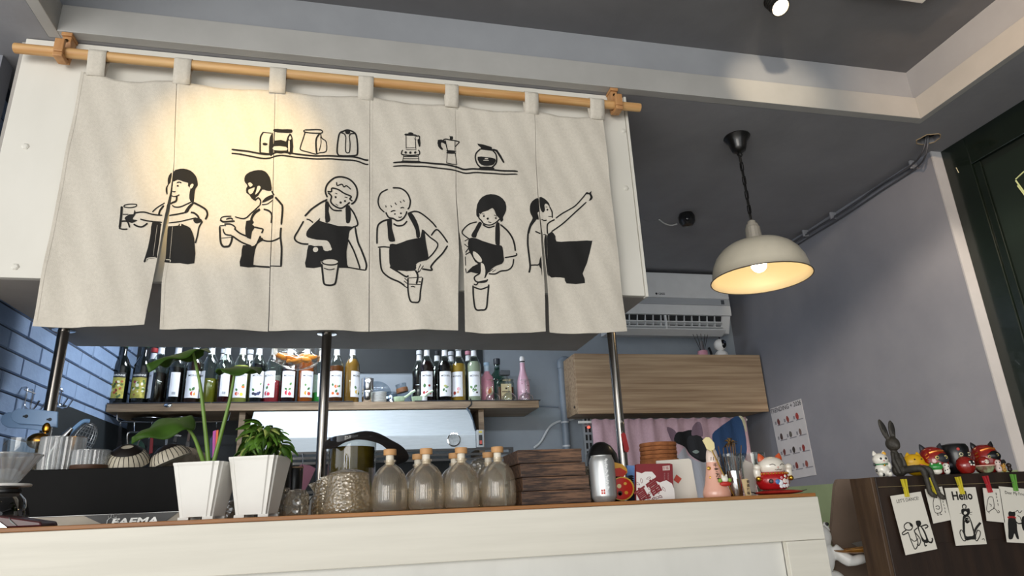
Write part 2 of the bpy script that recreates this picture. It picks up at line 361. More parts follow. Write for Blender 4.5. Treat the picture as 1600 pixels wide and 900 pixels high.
obj('recessed_panel', MB().box(-1.9, xs, YC+.022, YC+.035, .1, zr-.0005), mat('panel_white', '#d4d3cd', .55, col2='#cccbc5', scale=6, stretch=(1, 1, .4), bump=.05), ct)
obj('end_panel', MB().box(CX1-.02, CX1, YC+.0205, YC+.50, .1, ZK-.0005), M_fas, ct)
obj('bottom_rail', MB().box(-1.9, CX1, YC, YC+.02, .02, .099), M_fas, ct)
# steel work bench behind the counter, and the back counter
wbn = thing('work_bench', 'steel work bench behind the bar counter', 'bench', (-.1, 2.45, 0))
obj('top', MB().box(-1.19, 1.0, 2.16, 2.64, .87, .90), M_steel, wbn)
for x in (-1.16, .95):
    for y in (2.2, 2.6): obj('leg', MB().box(x-.02, x+.02, y-.02, y+.02, 0, .87), M_steel, wbn)
bkc = thing('back_counter', 'dark back counter along the rear wall', 'counter', (.3, 3.8, 0))
obj('top', MB().box(-1.24, 2.1, 3.42, YW-.015, .96, .99), M_steel, bkc)
obj('cabinet', MB().box(-1.24, 2.1, 3.46, YW-.015, 0, .959), M_dark, bkc)
# ------------------------------------------------------------------ printed curtain (noren) on a wooden rod
YN = 2.03; ZR = EZ+.7175*YN; RR = .0165
M_cloth = mat('linen_cloth', '#d3ccbf', .9, col2='#cbc4b7', scale=120, stretch=(1, 1, 1), bump=.35, bscale=420, sheen=.1)
M_ink = mat('black_fabric_ink', '#121110', .85, col2='#1a1816', scale=300, contrast=(.5, .8))
M_pine = mat('pine_rod', '#d9b27c', .5, col2='#bb8a52', scale=9, stretch=(.25, 5, 5), bump=.05)
M_brkt = mat('bracket_wood', '#c2915f', .55, col2='#a9784a', scale=9, stretch=(4, 4, .6))
xa, xb = P(22, 77, YN).x, P(1000, 167, YN).x
tag(obj('curtain_rod', MB().tube([(xa, YN, ZR), ((xa+xb)/2, YN, ZR), (xb, YN, ZR)], RR, 20), M_pine, bevel=.002, smooth=True), 'round pine rod carrying the printed curtain', 'rod')
for px, py, lab in ((100, 70, 'wooden rod bracket at the left end of the curtain rod'), (962, 155, 'wooden rod bracket at the right end of the curtain rod')):
    X = P(px, py, YN).x; t = thing('rod_bracket', lab, 'bracket', (X, 2.06, ZR-.04), 'wooden rod brackets')
    obj('mount_plate', MB().box(X-.016, X+.016, YT+.002, 2.083, ZC-.013, ZC-.0005), M_brkt, t, bevel=.002)
    obj('arm', MB().prism([(2.04, ZC-.013), (2.082, ZC-.013), (2.064, ZR-.022), (2.0485, ZR-.022), (2.0485, ZR+.03), (2.04, ZR+.05)], X-.013, X+.013, 'yz'), M_brkt, t, bevel=.002)
    obj('cradle', MB().box(X-.014, X+.014, 2.000, 2.048, ZR-.033, ZR-.0175), M_brkt, t, bevel=.003)
    obj('front_lip', MB().box(X-.014, X+.014, 1.998, 2.0125, ZR-.017, ZR+.032), M_brkt, t, bevel=.003)
    obj('screw', MB().lathe([(.006, 0), (.006, .002), (.002, .0025)], 10, M=Matrix.Translation((X, 2.0395, ZC-.03)) @ Matrix.Rotation(math.pi/2, 4, 'X')), flat('#5a4630', .4, metal=1), t)
zt0, zb0 = P(540, 150, YN).z, P(540, 517, YN).z
def surf(X, Z):
    t = max(0, min(1, (zt0-Z)/(zt0-zb0)))
    return YN + (.0012+.0045*t)*math.sin(X*21+.6) + .0026*t*math.sin(X*47+Z*5) + .0028*math.sin(Z*17+X*9)+.0012*math.sin(X*80+Z*31)
def on(px, py, off=0):
    p = P(px, py, YN); return Vector((p.x, surf(p.x, p.z)-off, p.z))
nr = thing('noren_curtain', 'cream linen split curtain printed with six aproned baristas in black', 'curtain', (0, YN, zb0))
edges = [ # left edge, right edge of each of the six panels (photograph pixels, top to bottom)
 ([(127, 112), (50, 509)], [(276, 127), (271, 255), (266, 300), (255.5, 345), (246, 400), (238, 440), (226, 508)]),
 ([(277, 127), (271.8, 255), (269, 300), (263.5, 345), (258, 400), (252, 440), (249, 514)], [(429.5, 141), (426, 300), (418, 517)]),
 ([(430, 141), (427, 300), (419.5, 516)], [(577.7, 152), (577, 350), (576, 518)]),
 ([(578.2, 152), (577.8, 350), (577.3, 518)], [(711.8, 164), (712, 295), (716, 360), (717, 400), (716, 455), (716, 516)]),
 ([(712.2, 164), (712.8, 295), (717.5, 360), (724, 400), (726, 455), (727, 518)], [(835, 175), (839, 290), (843, 340), (845.5, 370), (848, 400), (850, 430), (852.5, 518)]),
 ([(835.5, 175), (839.8, 290), (844.5, 340), (849, 370), (852, 400), (855, 430), (859, 519)], [(942, 184), (979, 518)])]
def edge_at(e, v):
    ya = e[0][1]+(e[-1][1]-e[0][1])*v
    for a, b in zip(e, e[1:]):
        if ya <= b[1]+1e-6: return a[0]+(b[0]-a[0])*(ya-a[1])/(b[1]-a[1]), ya
    return e[-1]
for k, (le, re) in enumerate(edges):
    def fn(u, v):
        a = edge_at(le, v); b = edge_at(re, v); px = a[0]+(b[0]-a[0])*u
        py = a[1]+(b[1]-a[1])*u + (9 if k == 0 else 4)*math.sin(math.pi*u)**2*(1-v)**8 + (3*math.sin(u*math.pi)*(1 if k in (0, 4, 5) else -.3))*v**4
        p = on(px, py); return p
    o = obj('panel', MB().grid(fn, 36, 90), M_cloth, nr, smooth=True, thick=.0012, fix=False)
    def hem(u, v):
        vv = .975+.025*v; q = fn(u, vv); return (q.x, q.y-.0012, q.z)
    hm = MB().grid(lambda u, v: (lambda q: (q.x, q.y-.0014, q.z))(fn(u, .979+.021*v)), 36, 2); obj('hem', hm, M_cloth, o, smooth=True, fix=False)
    for side in (0, 1):
        if (k == 0 and side == 0) or (k == 5 and side == 1) or True:
            uu = (lambda s: (0, .03) if s == 0 else (.97, 1))(side)
            obj('side_hem', MB().grid(lambda u, v: (lambda q: (q.x, q.y-.0013, q.z))(fn(uu[0]+(uu[1]-uu[0])*u, v)), 2, 60), M_cloth, o, smooth=True, fix=False)
for x0, x1, yb in ((135, 164, 118), (270, 297, 131), (420, 446, 145), (559, 583, 156), (695, 716, 167), (820, 841, 178), (922, 944, 186)):
    a, b = P(x0, yb, YN), P(x1, yb, YN); zb = a.z
    path = [(YN-.0035, zb), (YN-.008, zb+.02)]+[(YN-(RR+.002)*math.cos(t), ZR+(RR+.002)*math.sin(t)) for t in [i*math.pi/10 for i in range(11)]]+[(YN+.008, zb+.02), (YN+.003, zb-.004)]
    n = len(path)-1
    obj('tab_loop', MB().grid(lambda u, v: (a.x+(b.x-a.x)*u, path[round(v*n)][0], path[round(v*n)][1]), 3, n), M_cloth, nr, smooth=True, thick=.0016, fix=False)
def ribbon(mb, pts, w, off=.0022):
    """pts in photograph pixels, w = line width in pixels"""
    L = smooth_line(pts, 6)
    out = [L[0]]
    for p in L[1:]:
        if math.dist(p, out[-1]) > .6: out.append(p)
    if len(out) < 2: return
    vs = []; n = len(out)
    for i, p in enumerate(out):
        a = out[max(0, i-1)]; b = out[min(n-1, i+1)]; dx, dy = b[0]-a[0], b[1]-a[1]; l = math.hypot(dx, dy) or 1
        tp = .62 if i in (0, n-1) else 1
        for s in (-.5, .5): vs.append(on(p[0]-dy/l*w*s*tp, p[1]+dx/l*w*s*tp, off))
    mb.add(vs, [(2*i, 2*i+1, 2*i+3, 2*i+2) for i in range(n-1)])
def blot(mb, pts, off=.0020, smooth=True):
    L = smooth_line(pts, 2, True) if smooth else pts
    bm = bmesh.new(); vv = [bm.verts.new((p[0], p[1], 0)) for p in L]
    tri = geometry.tessellate_polygon([[Vector((p[0], p[1], 0)) for p in L]])
    for t in tri:
        try: bm.faces.new([vv[i] for i in t])
        except ValueError: pass
    for _ in range(6):
        es = [e for e in bm.edges if e.calc_length() > 5]
        if not es: break
        bmesh.ops.subdivide_edges(bm, edges=es, cuts=1); bmesh.ops.triangulate(bm, faces=bm.faces)
    bm.verts.index_update()
    mb.add([on(v.co.x, v.co.y, off) for v in bm.verts], [tuple(v.index for v in f.verts) for f in bm.faces]); bm.free()
def dot(c, r): return [(c[0]+r*math.cos(a*math.pi/4), c[1]+r*math.sin(a*math.pi/4)) for a in range(8)]
def print_part(name, label, org, s, items):
    ink, pale = MB(), MB()
    T = lambda pts: [(org[0]+x/s, org[1]+y/s) for x, y in pts]
    for it in items:
        if it[0] == 'f': blot(ink, T(it[1]))
        elif it[0] == 'w': blot(pale, T(it[1]), .0034)
        elif it[0] == 'd': blot(ink, T(dot(it[1], it[2])), .0024, False)
        elif it[0] == 'p': ribbon(pale, T(it[2]), it[1]/s, .0034)
        else: ribbon(ink, T(it[1]), it[0]/s)
    o = obj(name, ink, M_ink, nr, fix=False, label=label)
    if pale.v: obj('unprinted_patch', pale, M_cloth, o, fix=False, stuff=True)
B = 'printed_barista'
print_part(B, 'printed barista holding a glass out to the left', (180, 255), 5.625, [
 ('f', [(512, 70), (545, 50), (600, 45), (660, 62), (705, 105), (720, 150), (724, 195), (706, 222), (698, 270), (692, 345), (672, 348), (652, 310), (655, 255), (662, 222), (652, 212), (638, 195), (640, 172), (600, 160), (545, 140), (500, 160)]),
 ('f', [(496, 78), (470, 105), (460, 150), (462, 185), (446, 215), (445, 250), (455, 280), (462, 268), (460, 215), (475, 180), (485, 165)]),
 ('w', [(672, 225), (690, 195), (682, 182), (664, 190), (656, 215)]),
 (10, [(540, 168), (560, 162), (583, 172)]), ('d', (548, 195), 9), (10, [(497, 205), (497, 230)]), (9, [(500, 245), (515, 250), (530, 245)]), (10, [(490, 285), (515, 292), (545, 285), (565, 272)]),
 (16, [(540, 290), (535, 330), (500, 350), (488, 365)]), (11, [(500, 370), (525, 385), (570, 383), (630, 360), (680, 340)]), (17, [(690, 350), (760, 385), (800, 415), (812, 455), (795, 500)]),
 (10, [(330, 435), (370, 395), (438, 352)]), (16, [(430, 375), (395, 420), (385, 465)]), (12, [(180, 445), (260, 440), (330, 455), (415, 460)]), (13, [(475, 462), (540, 450), (610, 435)]),
 ('f', [(605, 440), (625, 400), (660, 362), (695, 350), (685, 370), (655, 405), (640, 432)]), (16, [(665, 435), (700, 445), (735, 480), (735, 520)]), ('f', [(690, 495), (735, 485), (770, 515), (720, 535), (695, 520)]),
 (10, [(470, 525), (560, 515), (640, 498), (715, 485)]), (12, [(225, 500), (290, 515), (412, 520)]), (14, [(165, 540), (200, 560), (245, 565), (290, 535)]),
 ('f', [(90, 480), (130, 455), (165, 455), (175, 418), (188, 450), (165, 480), (160, 500), (200, 508), (150, 530), (95, 505)]), (20, [(62, 385), (57, 460), (42, 575)]),
 (9, [(85, 375), (130, 368), (190, 373), (195, 382), (185, 392), (140, 398), (90, 392), (80, 382), (90, 374)]), (12, [(35, 575), (70, 585), (110, 583)]), (12, [(70, 455), (120, 455)]), (14, [(60, 515), (110, 518), (130, 570)]),
 (14, [(770, 518), (740, 570), (725, 640), (705, 705)]),
 ('f', [(470, 548), (455, 620), (437, 835), (433, 865), (560, 872), (695, 880), (698, 700), (690, 640), (660, 570), (610, 545), (580, 532), (520, 540)]),
 ('f', [(330, 525), (403, 530), (400, 560), (385, 690), (367, 800), (363, 830), (290, 840), (268, 865), (250, 865), (290, 740), (315, 620)]),
 ('w', [(468, 535), (550, 533), (555, 550), (466, 554)]), ('w', [(572, 535), (582, 535), (580, 552), (570, 552)]), ('p', 4, [(505, 560), (475, 830)]), ('p', 4, [(372, 545), (335, 815)]), ('p', 6, [(275, 862), (285, 838), (358, 828)]), ('p', 6, [(442, 842), (480, 845), (475, 865)])])
print_part(B, 'printed bearded barista pouring in profile', (330, 260), 5.456, [
 ('f', [(285, 130), (290, 85), (330, 50), (400, 35), (460, 45), (500, 95), (512, 150), (515, 205), (470, 205), (435, 195), (400, 245), (380, 262), (375, 290), (345, 275), (325, 245), (300, 228), (300, 190), (310, 170), (298, 150)]),
 ('w', [(315, 150), (335, 140), (355, 160), (332, 178)]), ('w', [(322, 200), (345, 190), (372, 180), (355, 225), (332, 240), (317, 218)]), ('w', [(395, 170), (415, 168), (420, 185), (400, 220), (375, 240), (385, 205)]),
 (12, [(372, 290), (400, 265), (420, 290), (415, 325)]), ('f', [(430, 305), (460, 265), (520, 240), (530, 265), (480, 290)]), (9, [(430, 322), (480, 315), (525, 285)]), (20, [(515, 210), (535, 245)]),
 (17, [(545, 260), (590, 310), (607, 350), (597, 495)]), (11, [(415, 325), (345, 400), (285, 450), (205, 437)]), (20, [(415, 360), (370, 400), (345, 450), (350, 480)]),
 ('f', [(300, 470), (365, 475), (350, 500), (375, 520), (350, 560), (340, 620), (325, 620), (295, 595)]), (15, [(445, 360), (490, 375), (515, 410), (510, 480)]), (13, [(370, 520), (410, 528), (440, 535), (430, 570)]),
 ('f', [(275, 680), (350, 685), (385, 660), (415, 590), (430, 615), (440, 635), (400, 660), (375, 720), (360, 840), (380, 860), (250, 862), (262, 770)]),
 (14, [(185, 605), (260, 655), (345, 685)]), (14, [(200, 540), (250, 580), (330, 610)]), (10, [(80, 460), (100, 438), (175, 433)]), (16, [(80, 460), (110, 480), (205, 475)]), (12, [(130, 460), (170, 450), (190, 465)]),
 (12, [(115, 500), (170, 503), (205, 525), (210, 550)]), (12, [(105, 540), (110, 565), (130, 590), (180, 600)]), (17, [(75, 515), (82, 640), (100, 685), (130, 692), (160, 685), (180, 640), (185, 600)]), (12, [(75, 512), (130, 512)]), (9, [(90, 618), (180, 615)]),
 (13, [(430, 610), (450, 632), (515, 635), (590, 605)]), (17, [(595, 520), (590, 600), (600, 700), (595, 855)]), (15, [(360, 850), (430, 855), (500, 860)]), (15, [(505, 850), (600, 852)])])
print_part(B, 'printed barista with a bowl cut holding a spoon over a cup', (450, 270), 4.865, [
 (13, [(300, 195), (285, 150), (300, 95), (350, 50), (410, 38), (470, 55), (515, 105), (527, 165), (510, 220), (480, 245)]), (11, [(300, 150), (330, 150), (335, 125), (380, 135), (430, 165), (480, 185), (470, 205), (490, 220)]),
 (9, [(370, 80), (375, 105), (410, 95), (425, 115), (445, 105), (478, 130)]), (9, [(358, 162), (375, 168)]), (9, [(430, 192), (452, 195)]), ('d', (362, 192), 8), ('d', (433, 222), 8), ('d', (400, 232), 9), (8, [(362, 243), (380, 255)]),
 (12, [(305, 160), (330, 185), (325, 225), (350, 255), (400, 275), (440, 255), (470, 230)]), (11, [(300, 225), (320, 265), (350, 290), (410, 292)]), (14, [(300, 212), (240, 240), (180, 275), (145, 310), (125, 330)]), (10, [(140, 350), (165, 358), (190, 378)]),
 (13, [(118, 365), (80, 430), (50, 485), (60, 515), (100, 535), (155, 542)]), ('f', [(285, 225), (312, 240), (310, 300), (322, 360), (310, 380), (285, 380), (282, 300)]), ('f', [(440, 260), (470, 255), (478, 330), (468, 380), (442, 380), (438, 310)]), (12, [(470, 270), (505, 320), (530, 395), (490, 415)]),
 ('f', [(245, 345), (240, 365), (290, 385), (330, 395), (380, 408), (440, 405), (480, 410), (505, 415), (470, 440), (460, 490), (455, 540), (445, 600), (450, 700), (460, 722), (385, 722), (385, 680), (340, 660), (260, 672), (250, 690), (255, 722), (135, 720), (140, 640), (155, 550), (200, 560), (260, 560), (270, 590), (300, 600), (330, 580), (310, 530), (280, 515), (220, 510), (150, 490), (138, 460), (160, 420)]),
 ('w', dot((210, 588), 20)), ('w', dot((322, 584), 12)), (14, [(510, 415), (530, 520), (560, 590), (595, 690), (590, 738)]), (12, [(455, 505), (500, 590), (540, 700), (545, 728)]), (10, [(385, 722), (470, 722), (590, 738)]),
 (10, [(255, 682), (275, 663), (320, 657), (365, 663), (385, 682), (365, 700), (320, 707), (275, 700), (255, 682)]), (14, [(257, 700), (265, 780), (275, 850), (310, 865), (345, 860), (362, 840), (375, 760), (385, 695)]), (7, [(272, 732), (315, 745), (355, 735)])])
print_part(B, 'printed barista stirring a drink with a straw', (580, 285), 4.615, [
 (10, [(95, 215), (60, 180), (50, 130), (70, 75), (120, 48)]), (11, [(155, 38), (210, 42), (255, 75), (280, 130), (275, 180), (260, 200)]), (9, [(105, 165), (107, 180)]), (9, [(140, 165), (148, 180)]), (10, [(170, 148), (182, 165)]), (10, [(208, 138), (215, 150)]), (10, [(230, 128), (240, 142)]),
 (8, [(140, 212), (160, 205), (175, 208)]), (8, [(210, 190), (225, 184), (238, 190)]), ('d', (170, 230), 6), ('d', (213, 228), 7), (7, [(195, 252), (208, 258), (220, 250)]), (11, [(105, 215), (125, 250), (160, 262), (190, 280), (225, 270), (250, 235), (255, 210)]), (11, [(160, 298), (190, 315), (230, 313), (258, 285)]),
 (12, [(130, 265), (85, 280), (50, 310), (42, 360), (42, 440)]), (9, [(48, 465), (90, 462), (135, 467)]), ('f', [(115, 270), (148, 265), (150, 330), (172, 410), (165, 425), (135, 425), (122, 400), (118, 330)]), ('f', [(260, 230), (290, 225), (325, 280), (345, 340), (350, 400), (325, 405), (318, 350), (290, 290)]),
 (11, [(265, 228), (310, 215), (350, 225), (400, 260), (440, 295), (470, 330)]), (11, [(430, 390), (470, 345), (510, 380), (550, 438)]), (10, [(370, 350), (420, 400), (478, 450), (450, 510), (400, 560)]),
 ('f', [(135, 445), (180, 445), (250, 425), (330, 410), (355, 400), (365, 345), (385, 370), (390, 420), (405, 500), (412, 545), (400, 565), (345, 580), (320, 600), (315, 640), (190, 632), (140, 605), (130, 540)]),
 (12, [(550, 460), (510, 520), (460, 570), (430, 610), (435, 635), (365, 630)]), (9, [(320, 600), (312, 630), (330, 655), (345, 640)]), (8, [(355, 595), (335, 640)]), (8, [(375, 605), (345, 650)]),
 (12, [(62, 470), (65, 560), (80, 635), (130, 680), (200, 715), (240, 745)]), (12, [(135, 605), (190, 640), (250, 680), (270, 670)]), (9, [(240, 690), (270, 720)]), (9, [(235, 710), (268, 738)]), (12, [(235, 745), (265, 765)]),
 (13, [(320, 640), (335, 680), (325, 735)]), (11, [(265, 690), (265, 780), (280, 855), (310, 870), (345, 860), (355, 780), (370, 690)]), (9, [(265, 690), (365, 688)]), (8, [(270, 735), (355, 740)]), (7, [(285, 755), (300, 752), (318, 760)]), (12, [(340, 720), (356, 722)])])
print_part(B, 'printed barista with dark round hair pouring cream into a tall cup', (710, 295), 4.615, [
 ('f', [(175, 200), (160, 185), (165, 110), (200, 60), (260, 40), (320, 55), (365, 100), (372, 160), (350, 205), (352, 225), (335, 240), (325, 215), (300, 190), (290, 160), (272, 140), (240, 158), (205, 165), (190, 180), (180, 172)]),
 (9, [(180, 180), (178, 205), (195, 225), (215, 250), (255, 262), (290, 250), (320, 225), (335, 205)]), ('d', (213, 195), 7), ('d', (298, 213), 7), (7, [(200, 178), (218, 182)]), (8, [(285, 190), (305, 200)]), ('d', (240, 215), 8), (8, [(243, 238), (265, 245)]), (10, [(205, 255), (245, 278), (290, 270)]),
 (9, [(165, 235), (110, 250), (70, 285), (58, 320), (110, 360)]), ('f', [(178, 235), (200, 245), (185, 280), (165, 320), (155, 350), (128, 345), (125, 325), (150, 285)]), ('f', [(298, 255), (325, 250), (325, 400), (318, 410), (295, 400), (293, 330)]), (12, [(330, 258), (380, 300), (415, 350), (432, 400), (438, 450)]), (10, [(445, 465), (440, 485), (360, 502)]),
 ('f', [(105, 355), (155, 355), (200, 375), (290, 405), (325, 410), (345, 425), (352, 490), (355, 520), (340, 545), (300, 560), (270, 580), (240, 610), (225, 640), (215, 640), (218, 580), (205, 545), (190, 535), (195, 610), (120, 600), (85, 610), (130, 560), (170, 540), (150, 525), (125, 480), (100, 430)]),
 ('w', [(135, 450), (165, 465), (195, 505), (195, 528), (170, 525), (140, 490)]), (10, [(425, 510), (415, 560), (385, 590), (330, 600), (290, 620), (245, 615)]), (8, [(245, 605), (275, 585)]), (7, [(270, 605), (295, 590)]),
 (10, [(75, 375), (100, 360)]), (10, [(72, 398), (100, 420)]), (12, [(80, 460), (100, 430)]), (12, [(80, 475), (120, 450)]), (10, [(78, 490), (80, 555)]), (10, [(85, 605), (80, 575)]),
 (10, [(200, 545), (190, 600), (150, 630), (145, 650), (165, 670), (225, 670), (240, 650)]), ('w', [(190, 540), (210, 545), (222, 590), (215, 640), (185, 635), (192, 590)]), (9, [(140, 685), (160, 690), (180, 670), (240, 660)]), (12, [(135, 695), (140, 780), (155, 860), (195, 870), (230, 860), (240, 780), (247, 690)]), (10, [(140, 705), (190, 722), (245, 705)])])
print_part(B, 'printed barista raising one arm to the upper right', (815, 290), 5.625, [
 ('f', [(146, 112), (110, 125), (75, 165), (68, 220), (80, 260), (95, 290), (70, 340), (52, 400), (50, 430), (68, 420), (85, 360), (120, 315), (130, 300), (150, 300), (145, 265), (138, 240), (155, 225), (150, 160)]),
 ('f', [(155, 105), (185, 108), (215, 130), (240, 160), (250, 200), (230, 170), (210, 160), (200, 175), (205, 215), (190, 235), (172, 220), (160, 180)]), ('d', (226, 213), 8), (8, [(210, 188), (225, 190)]), (11, [(245, 190), (265, 230), (268, 262), (270, 285)]), (9, [(235, 270), (262, 272)]),
 (9, [(172, 295), (200, 305), (225, 300)]), (12, [(230, 420), (228, 345), (250, 318), (290, 300)]), (11, [(298, 290), (360, 245), (460, 188), (530, 115), (570, 65)]), (12, [(265, 400), (350, 345), (440, 265), (565, 150)]),
 ('f', [(555, 80), (570, 60), (590, 68), (612, 50), (608, 75), (622, 105), (610, 130), (585, 140), (600, 110), (590, 82)]), (11, [(120, 402), (150, 415), (168, 422)]), (11, [(192, 428), (215, 428)]), (16, [(55, 420), (52, 520), (65, 640), (72, 720), (62, 770)]),
 (11, [(75, 705), (110, 702), (150, 695), (172, 640)]), ('f', [(150, 695), (175, 615), (178, 780), (174, 780), (170, 735)]),
 ('f', [(226, 440), (250, 412), (270, 402), (300, 440), (310, 485), (400, 492), (520, 487), (605, 492), (612, 510), (575, 680), (535, 775), (555, 858), (395, 858), (380, 810), (300, 800), (240, 785), (232, 600)]), ('f', [(205, 445), (222, 430), (226, 520), (232, 640), (238, 780), (229, 776), (210, 600), (200, 500)])])
print_part('printed_shelf', 'printed shelf with coffee bags and a kettle', (355, 195), 6.957, [
 (18, [(50, 280), (200, 295), (350, 320), (480, 325), (560, 300), (700, 310), (860, 335), (1050, 345), (1250, 345), (1400, 355), (1500, 378), (1535, 380)]), (16, [(50, 322), (150, 330), (350, 368), (450, 368), (540, 345), (620, 340), (760, 355), (930, 375), (1250, 382), (1400, 395), (1500, 425), (1535, 425)]),
 (16, [(385, 85), (485, 98)]), (16, [(390, 90), (362, 150), (360, 320)]), ('f', [(470, 130), (490, 95), (500, 110), (500, 325), (455, 325), (460, 170)]), ('f', [(388, 205), (410, 200), (438, 208), (435, 225), (400, 228), (388, 218)]), (18, [(360, 312), (460, 318)]),
 ('f', [(510, 48), (600, 46), (700, 48), (700, 85), (600, 84), (510, 80)]), (10, [(515, 80), (515, 300)]), ('f', [(515, 180), (655, 185), (660, 300), (515, 310)]), ('w', [(510, 245), (640, 245), (645, 285), (510, 285)]), ('f', [(640, 180), (680, 90), (712, 150), (712, 310), (650, 310)]), ('w', [(668, 150), (685, 120), (698, 150), (680, 165)]), ('w', [(665, 180), (680, 180), (680, 290), (665, 290)]),
 (13, [(840, 50), (1015, 58), (1015, 95), (845, 75), (840, 50)]), (12, [(845, 80), (825, 150), (800, 230), (800, 275), (880, 300), (970, 325)]), (18, [(1005, 100), (970, 150), (965, 230), (975, 325)]), (11, [(1015, 100), (1030, 150), (1075, 190), (1075, 295), (1000, 310), (975, 325)]), (9, [(1015, 130), (1020, 200), (1000, 290)]),
 (17, [(1215, 335), (1195, 300), (1200, 200), (1220, 100), (1260, 75), (1310, 60), (1365, 75), (1400, 110), (1415, 200), (1415, 310), (1390, 335), (1300, 340), (1215, 335)]), (11, [(1290, 130), (1285, 250), (1290, 295), (1310, 308), (1330, 290), (1335, 200), (1325, 120)]), (12, [(1240, 90), (1275, 105), (1290, 140)]), (12, [(1395, 95), (1340, 100), (1330, 130)]), ('f', [(1285, 65), (1335, 65), (1330, 100), (1290, 100)])])
print_part('printed_shelf', 'printed shelf with a blender, a moka pot and a coffee pot', (605, 200), 7.619, [
 (20, [(70, 408), (300, 412), (500, 425), (700, 445), (830, 468), (920, 495), (1050, 492), (1300, 512), (1550, 528)]), (16, [(70, 450), (300, 455), (500, 470), (700, 495), (820, 510), (940, 540), (1080, 535), (1300, 555), (1545, 563)]),
 (14, [(222, 85), (225, 250)]), (14, [(330, 95), (340, 260)]), ('f', [(215, 75), (340, 90), (335, 105), (215, 98)]), ('f', [(245, 75), (270, 62), (305, 72), (305, 85)]), (14, [(340, 110), (380, 108), (383, 150)]), ('f', [(357, 150), (390, 150), (392, 228), (374, 228)]), (12, [(320, 140), (345, 155)]), (10, [(225, 240), (340, 245)]), (10, [(220, 260), (345, 268)]),
 (14, [(185, 265), (170, 295), (190, 322), (360, 328), (385, 300), (365, 268)]), ('d', (220, 295), 15), ('d', (275, 298), 15), ('d', (332, 300), 15), (16, [(190, 342), (365, 346)]), (12, [(195, 368), (370, 372)]), ('f', [(185, 388), (375, 395), (370, 412), (190, 410)]), (12, [(195, 330), (185, 400)]), (12, [(368, 330), (375, 400)]),
 ('f', [(735, 95), (755, 104), (780, 105), (780, 140), (745, 140), (745, 112)]), (13, [(665, 150), (700, 138), (760, 150), (800, 155), (860, 170)]), (12, [(860, 172), (820, 215), (810, 230)]), (13, [(690, 155), (700, 210), (715, 270)]), (13, [(805, 160), (805, 270)]), ('f', [(705, 270), (815, 275), (805, 292), (815, 310), (705, 310), (712, 290)]),
 (13, [(712, 310), (705, 430)]), (13, [(808, 310), (830, 440)]), (10, [(705, 425), (770, 435), (830, 438)]), (14, [(720, 455), (830, 458)]), ('f', [(600, 155), (680, 155), (690, 200), (670, 190), (640, 185), (640, 230), (662, 260), (648, 273), (605, 235)]),
 ('f', [(1070, 188), (1240, 225), (1245, 250), (1310, 262), (1390, 405), (1375, 418), (1300, 290), (1270, 275), (1240, 268), (1110, 260), (1115, 240)]), (17, [(1105, 258), (1060, 300), (1048, 360), (1070, 430), (1115, 475), (1175, 492), (1240, 478), (1290, 430), (1302, 370), (1290, 310), (1255, 270)]), (14, [(1095, 255), (1250, 270)]),
 ('f', [(1075, 345), (1180, 355), (1285, 370), (1280, 420), (1240, 455), (1150, 455), (1095, 420)]), ('f', [(1110, 465), (1255, 475), (1260, 505), (1110, 500)]), ('w', [(1160, 368), (1195, 370), (1195, 380), (1160, 378)]), ('w', [(1145, 390), (1200, 392), (1200, 398), (1145, 396)])])
# ------------------------------------------------------------------ bottle shelf on the back wall
YS = 3.80; ZS = EZ+.619
M_oak = mat('shelf_oak', '#9c866b', .5, col2='#755f47', scale=12, stretch=(.3, 4, 4), bump=.06)
SX1 = P(842, 630, YS).x
sh = thing('wall_shelf', 'long oak wall shelf carrying the syrup bottles', 'shelf', (0, YS, ZS-.042))
obj('board', MB().box(XL+.003, SX1, YS, YW-.013, ZS-.042, ZS), M_oak, sh, bevel=.0015)
for px in (378, 752):
    X = P(px, 655, YS+.06).x; obj('support', MB().box(X-.016, X+.016, YS+.06, YW-.013, ZS-.30, ZS-.0425), M_oak, sh, bevel=.001)
M_mat = mat('shelf_mat_rubber', '#2b2d33', .8, col2='#3a3d45', scale=160, kind='voronoi')
for a, b, lab in ((168, 330, 'dark rubber mat under the leftmost shelf bottles'), (332, 552, 'dark rubber mat under the middle shelf bottles'), (648, 846, 'dark rubber mat under the right shelf bottles')):
    X0, X1 = P(a, 628, YS).x, P(b, 628, YS).x
    def mf(u, v): return (X0+(X1-X0)*u, YS-.012+v*.30, ZS+.0035+.002*math.sin(u*14)*(1-v)**3*(1 if v == 0 else 0))
    tag(obj('shelf_mat', MB().box(X0, min(X1, SX1+.01), YS-.008, YS+.32, ZS+.0005, ZS+.004), M_mat), lab, 'mat', 'rubber mats on the shelf')
ZB = ZS+.0042
# --- syrup bottle
G_bot = glass('bottle_glass', '#e8efe9', .16, .04)
M_lab = mat('label_paper', '#e4e6ea', .6, col2='#dcdee3', scale=20)
M_inkb = mat('label_ink', '#1d2027', .6)
BP = [(0, 0), (.037, 0), (.041, .006), (.041, .195), (.0385, .214), (.027, .243), (.0165, .262), (.0148, .27), (.0145, .296), (.0162, .298), (.0162, .302), (0, .303)]
def leafshape(cx, cy, l, w, a):
    return [(cx+math.cos(a)*t*l-math.sin(a)*s*w*math.sin(math.pi*t), cy+math.sin(a)*t*l+math.cos(a)*s*w*math.sin(math.pi*t)) for s, ts in ((1, (0, .25, .5, .75, 1)), (-1, (.75, .5, .25))) for t in ts]
def discshape(cx, cy, r, n=10): return [(cx+r*math.cos(2*math.pi*i/n), cy+r*math.sin(2*math.pi*i/n)) for i in range(n)]
def on_cyl(mb, poly, r, z0, a0): return wrap(mb, poly, [tuple(range(len(poly)))], r, z0, a0)
_bm = {}
def shared(key, build):
    if key not in _bm: _bm[key] = build()
    return _bm[key]
